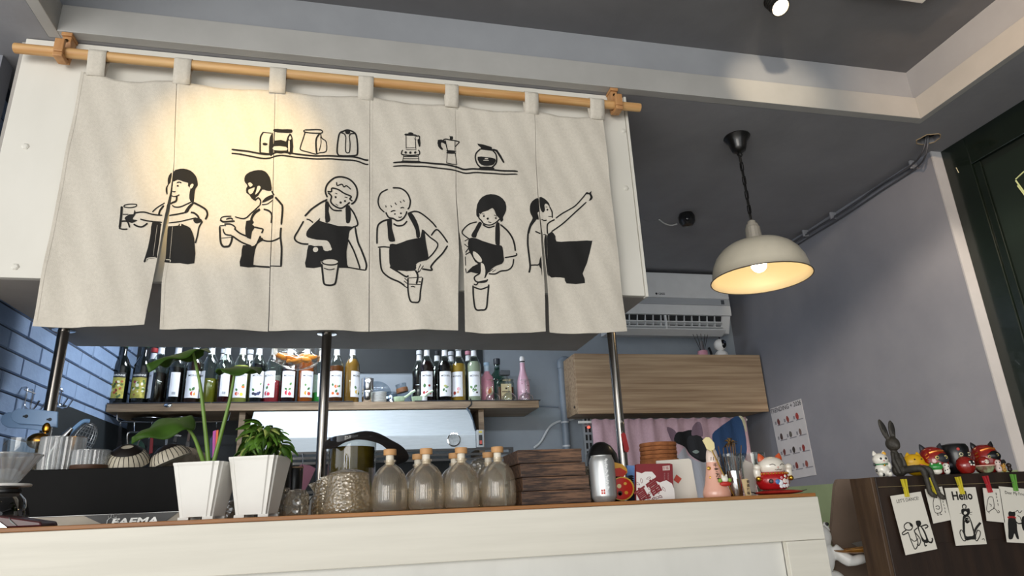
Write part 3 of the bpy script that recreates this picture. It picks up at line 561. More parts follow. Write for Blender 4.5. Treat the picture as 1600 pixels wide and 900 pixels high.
def part_from(name, me, parent, label=None):
    o = bpy.data.objects.new(name, me); COL.objects.link(o); o.parent = parent
    if label: o['label'] = label
    return o
def mesh_of(name, mb, m, smooth=True):
    me = bpy.data.meshes.new(name); me.from_pydata(mb.v, [], mb.f)
    bm = bmesh.new(); bm.from_mesh(me); bmesh.ops.recalc_face_normals(bm, faces=bm.faces); bm.to_mesh(me); bm.free()
    if smooth: me.polygons.foreach_set('use_smooth', [True]*len(me.polygons)); me.set_sharp_from_angle(angle=.7)
    if m: me.materials.append(m)
    return me
def syrup(px, Y, liquid, fruits, label, rot=0, back=False, level=.2, capcol='#e6e8ec', group='syrup bottles on the wall shelf', sc=1.05, far=False):
    X = P(px, 590, Y).x
    t = thing('syrup_bottle', label, 'bottle', (0, 0, 0), group)
    part_from('glass', shared('sg', lambda: mesh_of('glass', MB().lathe(BP, 20), G_bot)), t)
    lm = flat(liquid, .15); lv = round(level, 2)
    R_ = [(r*.94, z+.003) for r, z in BP if z < lv-.004]
    lr = .0385 if lv <= .2 else max(.013, .0385-(lv-.2)*.38)
    me = shared(('sl', lv), lambda: mesh_of('liquid', MB().lathe(R_+[(lr*.97, lv), (0, lv)], 18), None)).copy(); me.materials.append(lm); part_from('liquid', me, t)
    cm = flat(capcol, .4)
    me = shared('sc', lambda: mesh_of('cap', MB().lathe([(.017, .299), (.0175, .301), (.0175, .321), (.016, .3225), (0, .3225)], 18, ribs=None), None)).copy(); me.materials.append(cm); part_from('cap', me, t)
    part_from('neck_label', shared('snl', lambda: mesh_of('neck_label', MB().lathe([(.0176, .262), (.0158, .27), (.0152, .2945)], 18, close=True), M_lab)), t)
    if not far:
        lb = part_from('label', shared('slb', lambda: mesh_of('label', MB().lathe([(.0414, .028), (.0414, .168)], 16, arc=(-math.pi/2-.86, -math.pi/2+.86)), M_lab)), t)
        bk = part_from('back_label', shared('sbl', lambda: mesh_of('back_label', MB().lathe([(.0414, .035), (.0414, .160)], 12, arc=(math.pi/2-.55, math.pi/2+.55)), M_lab)), t)
        def brand():
            m = MB(); v, f = text2d('MONIN', .0152, .004); wrap(m, v, f, .0418, .138); return mesh_of('lettering', m, M_inkb, False)
        part_from('lettering', shared('brand', brand), lb)
        def barcode():
            m = MB(); rr = random.Random(5); a = -.009
            while a < .009:
                w = rr.uniform(.0006, .0016); on_cyl(m, [(a, 0), (a+w, 0), (a+w, .014), (a, .014)], .0417, .045, math.pi/2); a += w+rr.uniform(.0005, .0012)
            for k in range(9): on_cyl(m, [(-.016, .03+k*.009), (.013-.004*(k % 3), .03+k*.009), (.013-.004*(k % 3), .0318+k*.009), (-.016, .0318+k*.009)], .0417, .045, math.pi/2)
            return mesh_of('printed_lines', m, flat('#6b7280', .7), False)
        part_from('printed_lines', shared('barcode', barcode), bk)
        m = MB(); mats = []
        for i, (kind, x, y, s, c, ang) in enumerate(fruits):
            mm = MB(); poly = discshape(x, y, s) if kind == 'o' else leafshape(x, y, s, s*.32, ang)
            on_cyl(mm, poly, .0417+.0001*i, 0, -math.pi/2); part_from('fruit_print', mesh_of('fruit_print', mm, flat(c, .6), False), lb)
    rz = (math.pi if back else 0)+rot+math.atan2(-X, Y)
    for ch in t.children:
        if 'label' in ch.name and not ch.name.startswith('neck'): ch.rotation_euler.z = rz
    place(t, (X, Y, ZB), 0, sc=sc)
    return t
O_, LF = 'o', 'l'
G1, G2 = '#3f6b35', '#5f8a4a'
syrup(247, 3.87, '#160d08', [(LF, .0, .06, .02, G1, 1)], 'syrup bottle with dark syrup turned side-on beside the yellow-labelled bottles', rot=-1.45, level=.16)
syrup(274, 3.87, '#120b09', [], 'syrup bottle of black syrup showing its barcode, behind the left plant leaf', back=True, level=.19)
syrup(302, 3.87, '#2a140c', [(O_, .004, .05, .012, '#c8553a', 0), (O_, .012, .047, .007, '#e8b05a', 0), (LF, .002, .064, .022, G1, 1.2), (LF, -.002, .062, .018, G2, 2.2)], 'syrup bottle with a peach and green sprig on its label', level=.22)
syrup(327, 3.87, '#6d6a1c', [(LF, .0, .06, .03, G1, 1.3)], 'syrup bottle of olive-yellow syrup turned side-on', rot=-1.4, level=.13)
syrup(352, 3.87, '#35080c', [], 'syrup bottle of dark red syrup showing its barcode', back=True, level=.16)
syrup(376, 3.87, '#9a9a4a', [(O_, -.013, .048, .010, '#c4502c', 0), (O_, .016, .085, .009, '#d8702c', 0), (O_, .010, .045, .009, '#d9d04a', 0), (LF, -.012, .06, .018, G1, 2), (LF, .008, .09, .018, G2, .4)], 'syrup bottle of pale green syrup with oranges and lemon on its label', level=.2)
syrup(402, 3.87, '#0d0b10', [(O_, -.014, .048, .008, '#22253a', 0), (O_, -.003, .044, .008, '#2c3050', 0), (O_, .01, .048, .009, '#3a3f66', 0), (O_, .018, .055, .006, '#2b2f4c', 0), (LF, -.01, .06, .02, G1, 2.2), (LF, .014, .095, .014, G2, .6)], 'syrup bottle of black syrup with dark blueberries on its label', level=.215)
syrup(426, 3.87, '#a3303a', [(O_, -.006, .05, .012, '#b52a3c', 0), (O_, .006, .046, .009, '#c83a4a', 0), (LF, -.006, .07, .02, G1, 1.3), (O_, .004, .095, .006, '#c8556a', 0)], 'syrup bottle of clear pink-red syrup with raspberries on its label', rot=-.55, level=.125)
syrup(451, 3.87, '#26090b', [(O_, -.002, .052, .014, '#c0283c', 0), (O_, .010, .046, .009, '#d84a58', 0), (LF, -.004, .066, .018, G1, 2.4), (LF, .002, .066, .018, G2, .7), (LF, .008, .09, .02, G2, 1.1)], 'syrup bottle of dark syrup with a big strawberry on its label', level=.21)
syrup(478, 3.87, '#a9531a', [(O_, -.004, .050, .012, '#e59a2c', 0), (O_, .010, .047, .009, '#c8402c', 0), (LF, .0, .066, .02, G1, .8), (LF, -.01, .085, .016, G2, 1.6)], 'syrup bottle of amber-orange syrup with a mango on its label', rot=.25, level=.23)
syrup(501, 3.90, '#2c8a3c', [], 'syrup bottle of bright green syrup beside the middle pole', back=True, rot=.2, level=.06)
syrup(525, 3.87, '#5c3214', [(O_, .002, .085, .010, '#d06a2c', 0), (O_, -.014, .048, .008, '#c8642c', 0), (O_, .012, .045, .008, '#b8562c', 0), (LF, -.014, .085, .018, G1, 1.8), (LF, .012, .08, .018, G2, .7), (LF, .0, .05, .02, G1, 1.2)], 'syrup bottle with an orange wreath on its label, just right of the middle pole', level=.2)
syrup(550, 3.87, '#8a6226', [(O_, .0, .055, .012, '#d9b03a', 0), (LF, -.006, .07, .02, G1, 2.0), (LF, .004, .045, .02, G1, .3)], 'syrup bottle of golden syrup, the last before the steel cups', rot=.75, level=.24)
syrup(667, 3.87, '#1c0808', [(O_, .014, .088, .007, '#8a1f24', 0), (O_, .004, .047, .010, '#a32a2c', 0), (O_, .018, .046, .008, '#b03a34', 0), (O_, -.016, .05, .008, '#a33034', 0), (LF, -.014, .075, .026, G1, 1.5)], 'syrup bottle of black syrup with red berries and a chilli-green leaf on its label', level=.23)
syrup(695, 3.87, '#0e0909', [(LF, -.014, .055, .02, G1, 1.2), (LF, -.002, .075, .022, G2, .4), (LF, -.012, .085, .02, '#b9b56a', .1), (LF, .006, .05, .014, G1, 2)], 'syrup bottle of black syrup with thin green vanilla leaves on its label', rot=.1, level=.225)
syrup(717, 3.88, '#a98434', [(O_, .012, .07, .010, '#d99aa0', 0), (O_, -.012, .048, .010, '#9a3a30', 0), (O_, .008, .052, .007, '#c8a27a', 0)], 'syrup bottle of clear amber syrup with a pink drink on its label', rot=-.35, level=.22)
syrup(741, 3.87, '#aeb2a0', [(LF, -.008, .05, .03, G1, 1.2), (LF, -.012, .07, .022, G2, 2.2), (LF, -.002, .078, .022, G1, .6), (LF, -.004, .06, .02, G2, .2), (O_, .014, .048, .006, '#3c2b2a', 0)], 'syrup bottle of milky syrup with an olive sprig on its label', level=.225)
for i, (px, c, lb) in enumerate(((236, '#b23a3a', 'syrup bottle with a red cap behind the yellow-labelled bottles'), (346, '#cfd4da', 'syrup bottle in the back row behind the dark red one'), (388, '#cfd4da', 'syrup bottle in the back row behind the citrus and blueberry ones'), (655, '#cfd4da', 'syrup bottle in the back row left of the red berry one'), (683, '#2a2c30', 'dark-capped syrup bottle in the back row between berry and vanilla ones'), (705, '#cfd4da', 'syrup bottle in the back row behind the vanilla and amber ones'), (732, '#c9889a', 'syrup bottle with a pinkish cap in the back row behind the milky one'))):
    syrup(px, 4.0+.01*(i % 3), '#120c0a', [], lb, level=.2, capcol=c, far=True, group='back row syrup bottles')
# --- two taller dark bottles with illustrated yellow labels
VP = [(0, 0), (.038, 0), (.042, .006), (.042, .19), (.040, .205), (.026, .238), (.0155, .258), (.0145, .31), (.0165, .312), (.0165, .32), (0, .321)]
M_dkglass = mat('dark_bottle_glass', '#0e1210', .08, coat=.6, spec=.7)
for px, lab, seed in ((188, 'tall dark bottle with a yellow fruit label at the left end of the shelf', 1), (221, 'tall dark bottle with a yellow and white flower label, second on the shelf', 2)):
    X = P(px, 590, 3.88).x; t = thing('liqueur_bottle', lab, 'bottle', (0, 0, 0), 'yellow-labelled dark bottles')
    obj('glass', MB().lathe(VP, 24), M_dkglass, t, smooth=True)
    obj('cap', MB().lathe([(.017, .30), (.0175, .325), (0, .326)], 16), flat('#3c6b4a', .4), t, smooth=True)
    lb = obj('label', MB().lathe([(.0424, .03), (.0424, .15)], 16, arc=(-math.pi/2-.9, -math.pi/2+.9)), mat('yellow_label%d' % seed, '#c9bd58', .6, col2='#8d8a3a', scale=40), t, smooth=True)
    bd = obj('title_band', MB().lathe([(.0426, .135), (.0426, .160)], 16, arc=(-math.pi/2-.9, -math.pi/2+.9)), flat('#15181a', .5), t, smooth=True)
    m = MB(); v, f = text2d('VEDRENNE', .0135, .02); wrap(m, v, f, .0429, .142); obj('lettering', m, flat('#e6e6e2', .6), bd)
    rr = random.Random(seed)
    for k in range(16):
        m = MB(); cc = rr.choice(['#7d2a22', '#5e6b26', '#d9d2a0', '#a8552c', '#3f5526', '#e9e4c4'] if seed == 1 else ['#e9e6cc', '#e4dfb8', '#4c6a2c', '#6d8a3a', '#9c4a44', '#f0edd8'])
        x, y = rr.uniform(-.026, .026), rr.uniform(.045, .12)
        on_cyl(m, leafshape(x, y, rr.uniform(.014, .022), .006, rr.uniform(0, 6.28)) if k % 2 else discshape(x, y, rr.uniform(.004, .009)), .0427+.00005*k, 0, -math.pi/2); obj('label_print', m, flat(cc, .6), lb)
    place(t, (X, 3.88, ZB), 0, sc=1.05)
# --- spirits on the right end of the shelf
def simple_bottle(px, Y, prof, m, name, lab, sc=1):
    X = P(px, 590, Y).x; t = thing(name, lab, 'bottle', (0, 0, 0)); obj('body', MB().lathe(prof, 24), m, t, smooth=True); t.location = (X, Y, ZB); t.scale = (sc,)*3; return t
M_pink = mat('pink_glass', '#d98fa0', .25, coat=.5, col2='#e3a3b0', scale=20)
t = simple_bottle(761, 3.955, [(0, 0), (.036, 0), (.04, .008), (.042, .14), (.036, .165), (.018, .19), (.0165, .20), (0, .20)], M_pink, 'liqueur_bottle', 'pink squat liqueur bottle with a cream figure on its front')
obj('neck', MB().lathe([(.016, .20), (.0165, .235), (0, .235)], 16), flat('#b9cbd8', .3), t, smooth=True); obj('cap', MB().lathe([(.019, .235), (.019, .255), (0, .256)], 16), flat('#9db6cc', .3), t, smooth=True)
m = MB(); on_cyl(m, discshape(.008, .075, .026, 14), .0422, 0, -math.pi/2); obj('label_print', m, flat('#e9d9b0', .6), t)
m = MB(); on_cyl(m, leafshape(.0, .055, .04, .012, 1.2), .0425, 0, -math.pi/2); obj('label_print', m, flat('#c8784a', .6), t)
t = simple_bottle(777, 4.06, [(0, 0), (.046, 0), (.05, .01), (.05, .15), (.04, .185), (.018, .215), (.016, .26), (0, .26)], glass('green_glass', '#9fc4b4', .2, .05), 'gin_bottle', 'pale green clear bottle with a dark stopper at the back of the shelf', 1.05)
obj('stopper', MB().lathe([(.02, .255), (.021, .285), (.019, .29), (0, .29)], 16), flat('#2c3038', .4), t, smooth=True); obj('neck_band', MB().lathe([(.0172, .225), (.0172, .245)], 16, close=True), flat('#5c6a70', .4), t)
X = P(789, 600, 3.95).x; t = thing('amaretto_bottle', 'square clear bottle of brown liqueur with a cream label and grey cap', 'bottle', (0, 0, 0))
sq = lambda h: [(sx*h*(1-.25*(i == 1)), sy*h*(1-.25*(i == 0))) for sx, sy, i in ((-1, -1, 0), (-1, -1, 1), (1, -1, 1), (1, -1, 0), (1, 1, 0), (1, 1, 1), (-1, 1, 1), (-1, 1, 0))]
def oct_(h, z, d=1): return [(x*h, y*h*d, z) for x, y in ((-1, -.8), (-.8, -1), (.8, -1), (1, -.8), (1, .8), (.8, 1), (-.8, 1), (-1, .8))]
m = MB(); rings = [oct_(.05, 0, .6), oct_(.052, .005, .6), oct_(.052, .12, .6), oct_(.045, .14, .6), oct_(.016, .16, 1), oct_(.015, .175, 1)]
for a, b in zip(rings, rings[1:]): m.add(a+b, [(i, (i+1) % 8, 8+(i+1) % 8, 8+i) for i in range(8)])
m.add(rings[0], [tuple(range(8))[::-1]]); obj('glass', m, glass('clear_glass', '#eef2ee', .2, .04), t)
m = MB(); m.hull(oct_(.047, .006, .55), oct_(.047, .10, .55)); obj('liquid', m, flat('#5c2f14', .2), t)
obj('cap', MB().box(-.032, .032, -.02, .02, .176, .205), flat('#565b60', .35), t, bevel=.003)
obj('label', MB().box(-.032, .032, -.0335, -.0318, .02, .118), flat('#d3c49a', .6), t)
m = MB()
for k in range(7): m.box(-.026+k*.0076, -.0215+k*.0076+.0008*(k % 2), -.0341, -.0336, .066, .073+.001*(k % 3))
m.box(-.006, .006, -.0341, -.0336, .084, .095); m.box(-.014, .014, -.0341, -.0336, .054, .0555); obj('printed_marks', m, flat('#3c2a1a', .6), t, stuff=True)
t.location = (X, 3.95, ZB)
M_pw = mat('pale_pink_glass', '#e3bccb', .3, coat=.4, col2='#d9a9bd', scale=14)
t = simple_bottle(817, 3.955, [(0, 0), (.036, 0), (.040, .008), (.040, .12), (.036, .145), (.022, .19), (.016, .22), (.0145, .265), (0, .265)], M_pw, 'cream_liqueur_bottle', 'tall pale pink bottle with a white top at the right end of the shelf', 1.0)
obj('cap', MB().lathe([(.016, .255), (.016, .285), (.011, .296), (0, .297)], 16), flat('#e9e6e6', .4), t, smooth=True); obj('cap_band', MB().lathe([(.0166, .258), (.0166, .266)], 16, close=True), flat('#2c2c30', .4), t)
m = MB(); on_cyl(m, [(-.002, .03), (.03, .03), (.03, .062), (-.002, .062)], .0404, 0, -math.pi/2); obj('label_print', m, flat('#b99a4a', .5), t)
rr = random.Random(4)
for k in range(9): m = MB(); on_cyl(m, discshape(rr.uniform(-.03, .03), rr.uniform(.03, .125), .003, 7), .0405, 0, -math.pi/2); obj('speckle', m, flat('#8a4a62', .6), t)
# --- upturned goblets
G_thin = glass('thin_glass', '#f3f6f5', .34, .02)
for px, lab in ((770, 'clear goblet upside down before the pink bottle'), (795, 'clear goblet upside down before the brown liqueur'), (822, 'clear goblet upside down at the shelf end')):
    t = thing('goblet', lab, 'glass', (0, 0, 0), 'upturned goblets on the shelf')
    obj('bowl', MB().lathe([(.042, 0), (.044, .012), (.04, .03), (.025, .045), (.006, .055)], 20, close=True), G_thin, t, smooth=True)
    obj('stem', MB().lathe([(.006, .055), (.004, .075), (.004, .115), (.008, .122)], 12), G_thin, t, smooth=True)
    obj('foot', MB().lathe([(.008, .122), (.034, .127), (.034, .129), (0, .13)], 20), G_thin, t, smooth=True)
    t.location = (P(px, 615, 3.85).x, 3.85, ZB)
# --- steel cups, plates, jars, spoons between the bottle groups
def lathe_thing(name, lab, cat, px, Y, z, prof, m, n=24, group=None, **k):
    X = P(px, 620, Y).x; o = obj(name, MB().lathe(prof, n, (X, Y, z), **k), m, smooth=True); return tag(o, lab, cat, group)
t = thing('steel_jigger', 'double steel jigger cup standing beside the golden syrup', 'cup', (P(574, 620, 3.855).x, 3.855, ZS+.0005)); bx_, by_, bz_ = t.location
obj('lower_cup', MB().lathe([(.026, 0), (.030, .005), (.033, .068), (.031, .07)], 24, (bx_, by_, bz_)), M_chrome, t, smooth=True)
obj('upper_cup', MB().lathe([(.031, .071), (.033, .075), (.035, .14), (.033, .14), (.031, .08)], 24, (bx_, by_, bz_), close=True), M_chrome, t, smooth=True)
t = thing('saucer_stack', 'small stack of white saucers on the shelf', 'saucers', (P(593, 620, 3.87).x, 3.87, ZS+.0005)); bx_, by_, bz_ = t.location
for i in range(6): obj('saucer', MB().lathe([(.028, 0), (.036, .003), (.042, .008), (.040, .0085), (.026, .004)], 24, (bx_, by_, bz_+i*.011)), flat('#dfe1e0', .35), t, smooth=True)
G_jar = glass('smoky_jar', '#dfe5ea', .2, .05)
t = thing('glass_cup', 'small clear glass cup behind the white saucers', 'glass', (P(610, 620, 4.0).x, 4.0, ZS+.0005)); bx_, by_, bz_ = t.location
obj('wall', MB().lathe([(.036, 0), (.04, .004), (.042, .085), (.039, .085), (.036, .01)], 24, (bx_, by_, bz_)), G_jar, t, smooth=True)
t = thing('glass_dome', 'clear glass dish leaning behind the steel cups', 'dish', (0, 0, 0))
obj('dish', MB().lathe([(0, 0), (.05, .004), (.085, .03), (.083, .032), (.045, .008)], 28), G_jar, t, smooth=True); place(t, (P(589, 620, 4.1).x, 4.115, ZS+.086), .1, 1.32)
t = thing('banded_jar', 'tilted clear glass jar with a wooden band', 'jar', (0, 0, 0))
obj('glass', MB().lathe([(.036, 0), (.042, .01), (.042, .06), (.03, .078), (.032, .115), (.033, .125), (.030, .125)], 24), G_jar, t, smooth=True)
obj('wooden_band', MB().lathe([(.0345, .074), (.0352, .078), (.0352, .098), (.0345, .10)], 24, close=True), flat('#7a5234', .6), t, smooth=True)
place(t, (P(634, 622, 3.98).x, 3.98, ZS+.012), 0, 0, -.25)
M_mint = mat('mint_ceramic', '#b9cfb0', .25, col2='#afc6a6', scale=10, coat=.4)
for px, lab in ((624, 'mint green ceramic soup spoon nearer the saucers'), (652, 'mint green ceramic soup spoon beside the berry syrup')):
    t = thing('soup_spoon', lab, 'spoon', (0, 0, 0), 'mint soup spoons')
    obj('bowl', MB().lathe([(.02, 0), (.03, .006), (.036, .03), (.034, .03), (.026, .009), (0, .006)], 20, sy=.8), M_mint, t, smooth=True)
    obj('handle', MB().tube([(.028, 0, .024), (.05, 0, .034), (.075, 0, .052), (.095, 0, .06)], [.008, .007, .008, .007], 8), M_mint, t, smooth=True)
    place(t, (P(px, 622, 3.83).x, 3.83, ZS+.0005), -.45)
lathe_thing('small_white_cup', 'tiny white cup lying before the berry syrup', 'cup', 662, 3.826, ZB, [(.018, 0), (.02, .004), (.02, .034), (.018, .036), (0, .036)], flat('#e6e7e8', .35))
# --- plastic bag of orange peel hung from the canopy edge
def bagf(u, v):
    a = u*2*math.pi; r = math.sin(v*math.pi*.5)**.6*(1+.12*math.sin(5*a+v*7)+.08*math.sin(9*a))
    return (P(466, 548, 3.2).x+.115*r*math.cos(a), 3.2+.06*r*math.sin(a), EZ+.745-.0+(.075*(1-v)-.0)*(-1))
t = thing('plastic_bag', 'clear plastic bag of orange snacks hanging under the canopy rear edge', 'bag', (P(466, 548, 3.2).x, 2.925, EZ+.86))
obj('film', MB().grid(lambda u, v: bagf(u, v), 40, 10).grid(lambda u, v: (lambda q: (q[0], q[1], EZ+.745+.05*v))(bagf(u, 1)), 40, 2), glass('plastic_film', '#f1efe9', .3, .12, bump=.4, bscale=30), t, smooth=True)
rr = random.Random(8)
for k in range(12):
    a = rr.uniform(0, 6.28); r = rr.uniform(.02, .095); c = Vector((P(466, 548, 3.2).x+r*math.cos(a), 3.2+.045*math.sin(a)*r/.09, EZ+.742-.045*(1-r/.1)+.01))
    obj('snack', MB().ell(c, (.028, .02, .012), 10, 6, Matrix.Translation(c) @ Matrix.Rotation(rr.uniform(-.6, .6), 4, 'Y') @ Matrix.Translation(-c)), flat('#c98430' if k % 3 else '#b9681c', .5), t, smooth=True)
obj('hanger', MB().tube([(P(466, 548, 3.2).x, 3.2, EZ+.79), (P(466, 548, 3.2).x, 3.19, EZ+.86), (P(466, 548, 3.2).x, 2.912, EZ+.87)], .004, 6), flat('#c9c4ba', .5), t)
# ------------------------------------------------------------------ stainless hood under the shelf
M_ss = mat('hood_steel', '#aab1b5', .5, .12, col2='#a2a9ad', scale=16, stretch=(1, 1, 12), bump=.03)
HX0, HX1 = P(384, 690, 3.62).x, P(744, 690, 3.62).x
zh0, zh1, zh2 = P(600, 706, 3.62).z, P(600, 681, 3.62).z, ZS-.048
t = thing('extractor_hood', 'stainless steel hood with a sloping front under the bottle shelf', 'hood', ((HX0+HX1)/2, 3.8, zh0))
obj('body', MB().prism([(3.62, zh0), (3.62, zh1), (3.80, zh2), (YW-.013, zh2), (YW-.013, zh0)], HX0, HX1, 'yz'), M_ss, t, bevel=.004)
obj('perforated_edge', MB().prism([(3.7985, zh2-.006), (3.80, zh2-.001), (3.775, zh2-.026), (3.773, zh2-.025)], P(600, 650, 3.8).x, HX1-.01, 'yz'), mat('perforated', '#8f989e', .4, .6, col2='#dfe5e8', scale=90, kind='voronoi'), t)
c = P(709, 687, 3.62); Mx = Matrix.Translation((c.x, 3.62, c.z)) @ Matrix.Rotation(math.pi/2, 4, 'X')
obj('gauge_rim', MB().lathe([(.036, 0), (.036, .006), (.031, .007), (.031, .004)], 28, M=Mx, close=True), M_chrome, t, smooth=True)
obj('gauge_glass', MB().lathe([(.031, .0), (.031, .004), (0, .005)], 28, M=Mx), mat('gauge_face', '#6d7275', .25, .6, col2='#a3a8aa', scale=25), t, smooth=True)
sx0, sx1 = HX1+.001, HX1+.04
sb = obj('switch_box', MB().box(sx0, sx1, 3.60, 3.75, zh0+.01, zh1+.02), flat('#9a9ea0', .4), t, bevel=.003)
obj('rocker', MB().box(sx0+.011, sx0+.029, 3.595, 3.5995, zh0+.022, zh0+.075), M_black, sb, bevel=.001)
obj('red_switch', MB().box(sx0+.014, sx0+.026, 3.592, 3.5949, zh0+.026, zh0+.045), flat('#b04a40', .4), sb)
obj('warning_sticker', MB().box(sx0+.011, sx0+.029, 3.598, 3.5998, zh0+.086, zh0+.096), flat('#b9a83a', .5), sb)
obj('cable', MB().tube(smooth_line([(HX1-.02, 3.79, ZS-.045), (HX1-.005, 3.74, ZS-.09), (HX1+.012, 3.70, zh1+.03), (HX1+.018, 3.67, zh1+.02)], 5), .005, 6), flat('#3a4a58', .5), t, smooth=True)
# cable clip on shelf edge
obj('cable_hook', MB().tube(smooth_line([(P(735, 622, 3.79).x, 3.79, ZS+.012), (P(735, 630, 3.79).x+.005, 3.785, ZS-.02), (HX1-.02, 3.79, ZS-.045)], 5), .004, 6), M_black, t)
# ------------------------------------------------------------------ wooden wall cabinet and things on it
YF = 3.88
M_cab = mat('cabinet_oak', '#bda384', .5, col2='#8f7358', scale=9, stretch=(.16, 5, 6.5), bump=.05, detail=9, contrast=(.36, .68))
zc1, zc0 = P(1040, 553.5, YF).z, P(1040, 645, YF).z; cx0, cx1 = P(900, 600, YF).x, XR-.012
t = thing('wall_cabinet', 'flat-fronted oak wall cabinet below the air conditioner', 'cabinet', ((cx0+cx1)/2, YF+.15, zc0))
obj('body', MB().box(cx0, cx1, YF+.019, YW-.001, zc0+.006, zc1), M_cab, t, bevel=.001)
obj('door', MB().box(cx0+.002, cx1, YF, YF+.018, zc0, zc1), M_cab, t, bevel=.0015)
obj('handle_tab', MB().lathe([(.009, 0), (.009, .003), (.004, .006), (0, .006)], 8, M=Matrix.Translation((cx0, YF+.06, zc0+.05)) @ Matrix.Rotation(-math.pi/2, 4, 'Y')), flat('#4a4038', .5), t)
# reed diffuser
X = P(1098, 552, 3.925).x; t = thing('reed_diffuser', 'pink pot diffuser with dark reeds on the oak cabinet', 'diffuser', (X, 3.925, zc1))
obj('pot', MB().lathe([(.028, 0), (.034, .003), (.032, .034), (.028, .036), (.012, .036)], 20, (X, 3.925, zc1)), flat('#c98fa0', .4), t, smooth=True)
obj('neck', MB().lathe([(.012, .036), (.012, .10), (0, .10)], 12, (X, 3.925, zc1)), flat('#5c5a5e', .3), t, smooth=True)
for a in (-.05, -.025, .0, .035, .06): obj('reed', MB().tube([(X+a*.25, 3.925, zc1+.038), (X+a, 3.915+abs(a)*.3, zc1+.15)], .002, 5), flat('#2c2826', .8), t)
# security camera
X = P(1127, 553, 3.93).x; t = thing('security_camera', 'white ball security camera on the oak cabinet', 'camera', (X, 3.93, zc1))
obj('base', MB().lathe([(.036, 0), (.044, .004), (.042, .02), (.026, .036), (.014, .042)], 24, (X, 3.93, zc1)), M_white, t, smooth=True)
hd = obj('head', MB().ell((X, 3.93, zc1+.078), .041, 24, 16), M_white, t, smooth=True)
fm = MB()
for i in range(1): fm.ell((X+.008, 3.903, zc1+.080), (.022, .019, .030), 18, 12)
obj('face_plate', fm, mat('camera_gloss_black', '#08080a', .08), hd, smooth=True)
obj('lens', MB().lathe([(.009, 0), (.009, .003), (0, .004)], 16, M=Matrix.Translation((X+.009, 3.8835, zc1+.088)) @ Matrix.Rotation(math.pi/2, 4, 'X')), flat('#2a3040', .1), hd, smooth=True)
tag(obj('black_cable', MB().tube(smooth_line([(X+.068, 4.03, zc1+.006), (X+.09, 4.08, zc1+.01), (X+.13, 4.12, zc1+.12), (X+.10, 4.14, zc1+.30), (X+.13, 4.15, zc1+.45), (X+.12, 4.165, zc1+.62)], 6), .005, 6), M_black, smooth=True), 'black cable running down the corner beside the security camera', 'cable')
tag(obj('black_cable', MB().tube(smooth_line([(X+.055, 4.16, zc1+.006), (X+.06, 4.16, zc1+.07), (X+.05, 4.165, zc1+.118)], 6), .009, 6), M_black, smooth=True), 'short thick black cord hanging below the air conditioner', 'cable')
# ------------------------------------------------------------------ air conditioner
ya = 3.95; za1 = ZC-.02; za0 = P(1060, 517, ya).z; ax1 = P(1141, 480, ya).x; ax0 = ax1-.88
M_ac = mat('ac_plastic', '#dcdedf', .35, col2='#d6d8d9', scale=12); M_acg = flat('#a9adb2', .35)
t = thing('air_conditioner', 'white split air conditioner high on the back wall', 'air conditioner', ((ax0+ax1)/2, 4.05, za0))
zb1 = P(1060, 466, ya).z; zb2 = P(1060, 476, ya).z; zl = P(1060, 492, ya).z
obj('casing', MB().prism([(ya+.01, za1-.002), (YW-.001, za1-.002), (YW-.001, za0+.01), (ya+.06, za0), (ya+.012, zl)], ax0, ax1, 'yz'), M_ac, t, bevel=.006)
obj('front_panel', MB().box(ax0+.004, ax1-.002, ya-.008, ya+.0095, zb1+.001, za1-.006), M_ac, t, bevel=.006)
obj('grey_band', MB().box(ax0+.004, ax1-.002, ya-.006, ya+.0095, zb2, zb1), M_acg, t, bevel=.002)
obj('lower_panel', MB().box(ax0+.004, ax1-.002, ya-.008, ya+.0095, zl, zb2-.001), M_ac, t, bevel=.004)
obj('display', MB().box(P(1128, 471, ya).x-.012, P(1128, 471, ya).x+.012, ya-.0075, ya-.0062, zb2+.008, zb1-.008), flat('#4a4f55', .3), t)
op = obj('outlet', MB().prism([(ya+.006, zl-.002), (ya+.0115, zl-.002), (ya+.062, za0-.004), (ya+.055, za0-.006)], ax0+.03, ax1-.075, 'yz'), flat('#17191c', .6), t)
flap_y = ya-.004
for zf in (za0+.062, za0+.028):
    obj('louvre', MB().prism([(ya-.006, zf), (ya+.03, zf-.012), (ya+.03, zf-.007), (ya-.006, zf+.006)], ax0+.035, ax1-.08, 'yz'), M_ac, t)
obj('flap', MB().prism([(ya-.012, za0+.008), (ya+.05, za0-.022), (ya+.05, za0-.016), (ya-.012, za0+.014)], ax0+.03, ax1-.065, 'yz'), M_ac, t, bevel=.001)
for k in range(13):
    X = ax0+.07+k*(ax1-ax0-.2)/12; obj('vane', MB().prism([(ya-.002, zl-.004), (ya+.02, zl-.006), (ya+.05, za0+.01), (ya+.012, za0+.018)], X-.002, X+.002, 'yz'), M_ac, t)
obj('divider', MB().box(P(1040, 500, ya).x-.006, P(1040, 500, ya).x+.006, ya-.007, ya+.01, za0+.01, zl-.003), M_ac, t)
m = MB(); q = P(1033, 460, ya); write(m, 'GREE', .021, (q.x, ya-.0086, q.z-.006), (1, 0, 0), (0, 0, 1), .02); m.prism(discshape(q.x-.038, q.z+.002, .008), ya-.0088, ya-.0084, 'xz'); obj('logo', m, flat('#2c3038', .5), t)
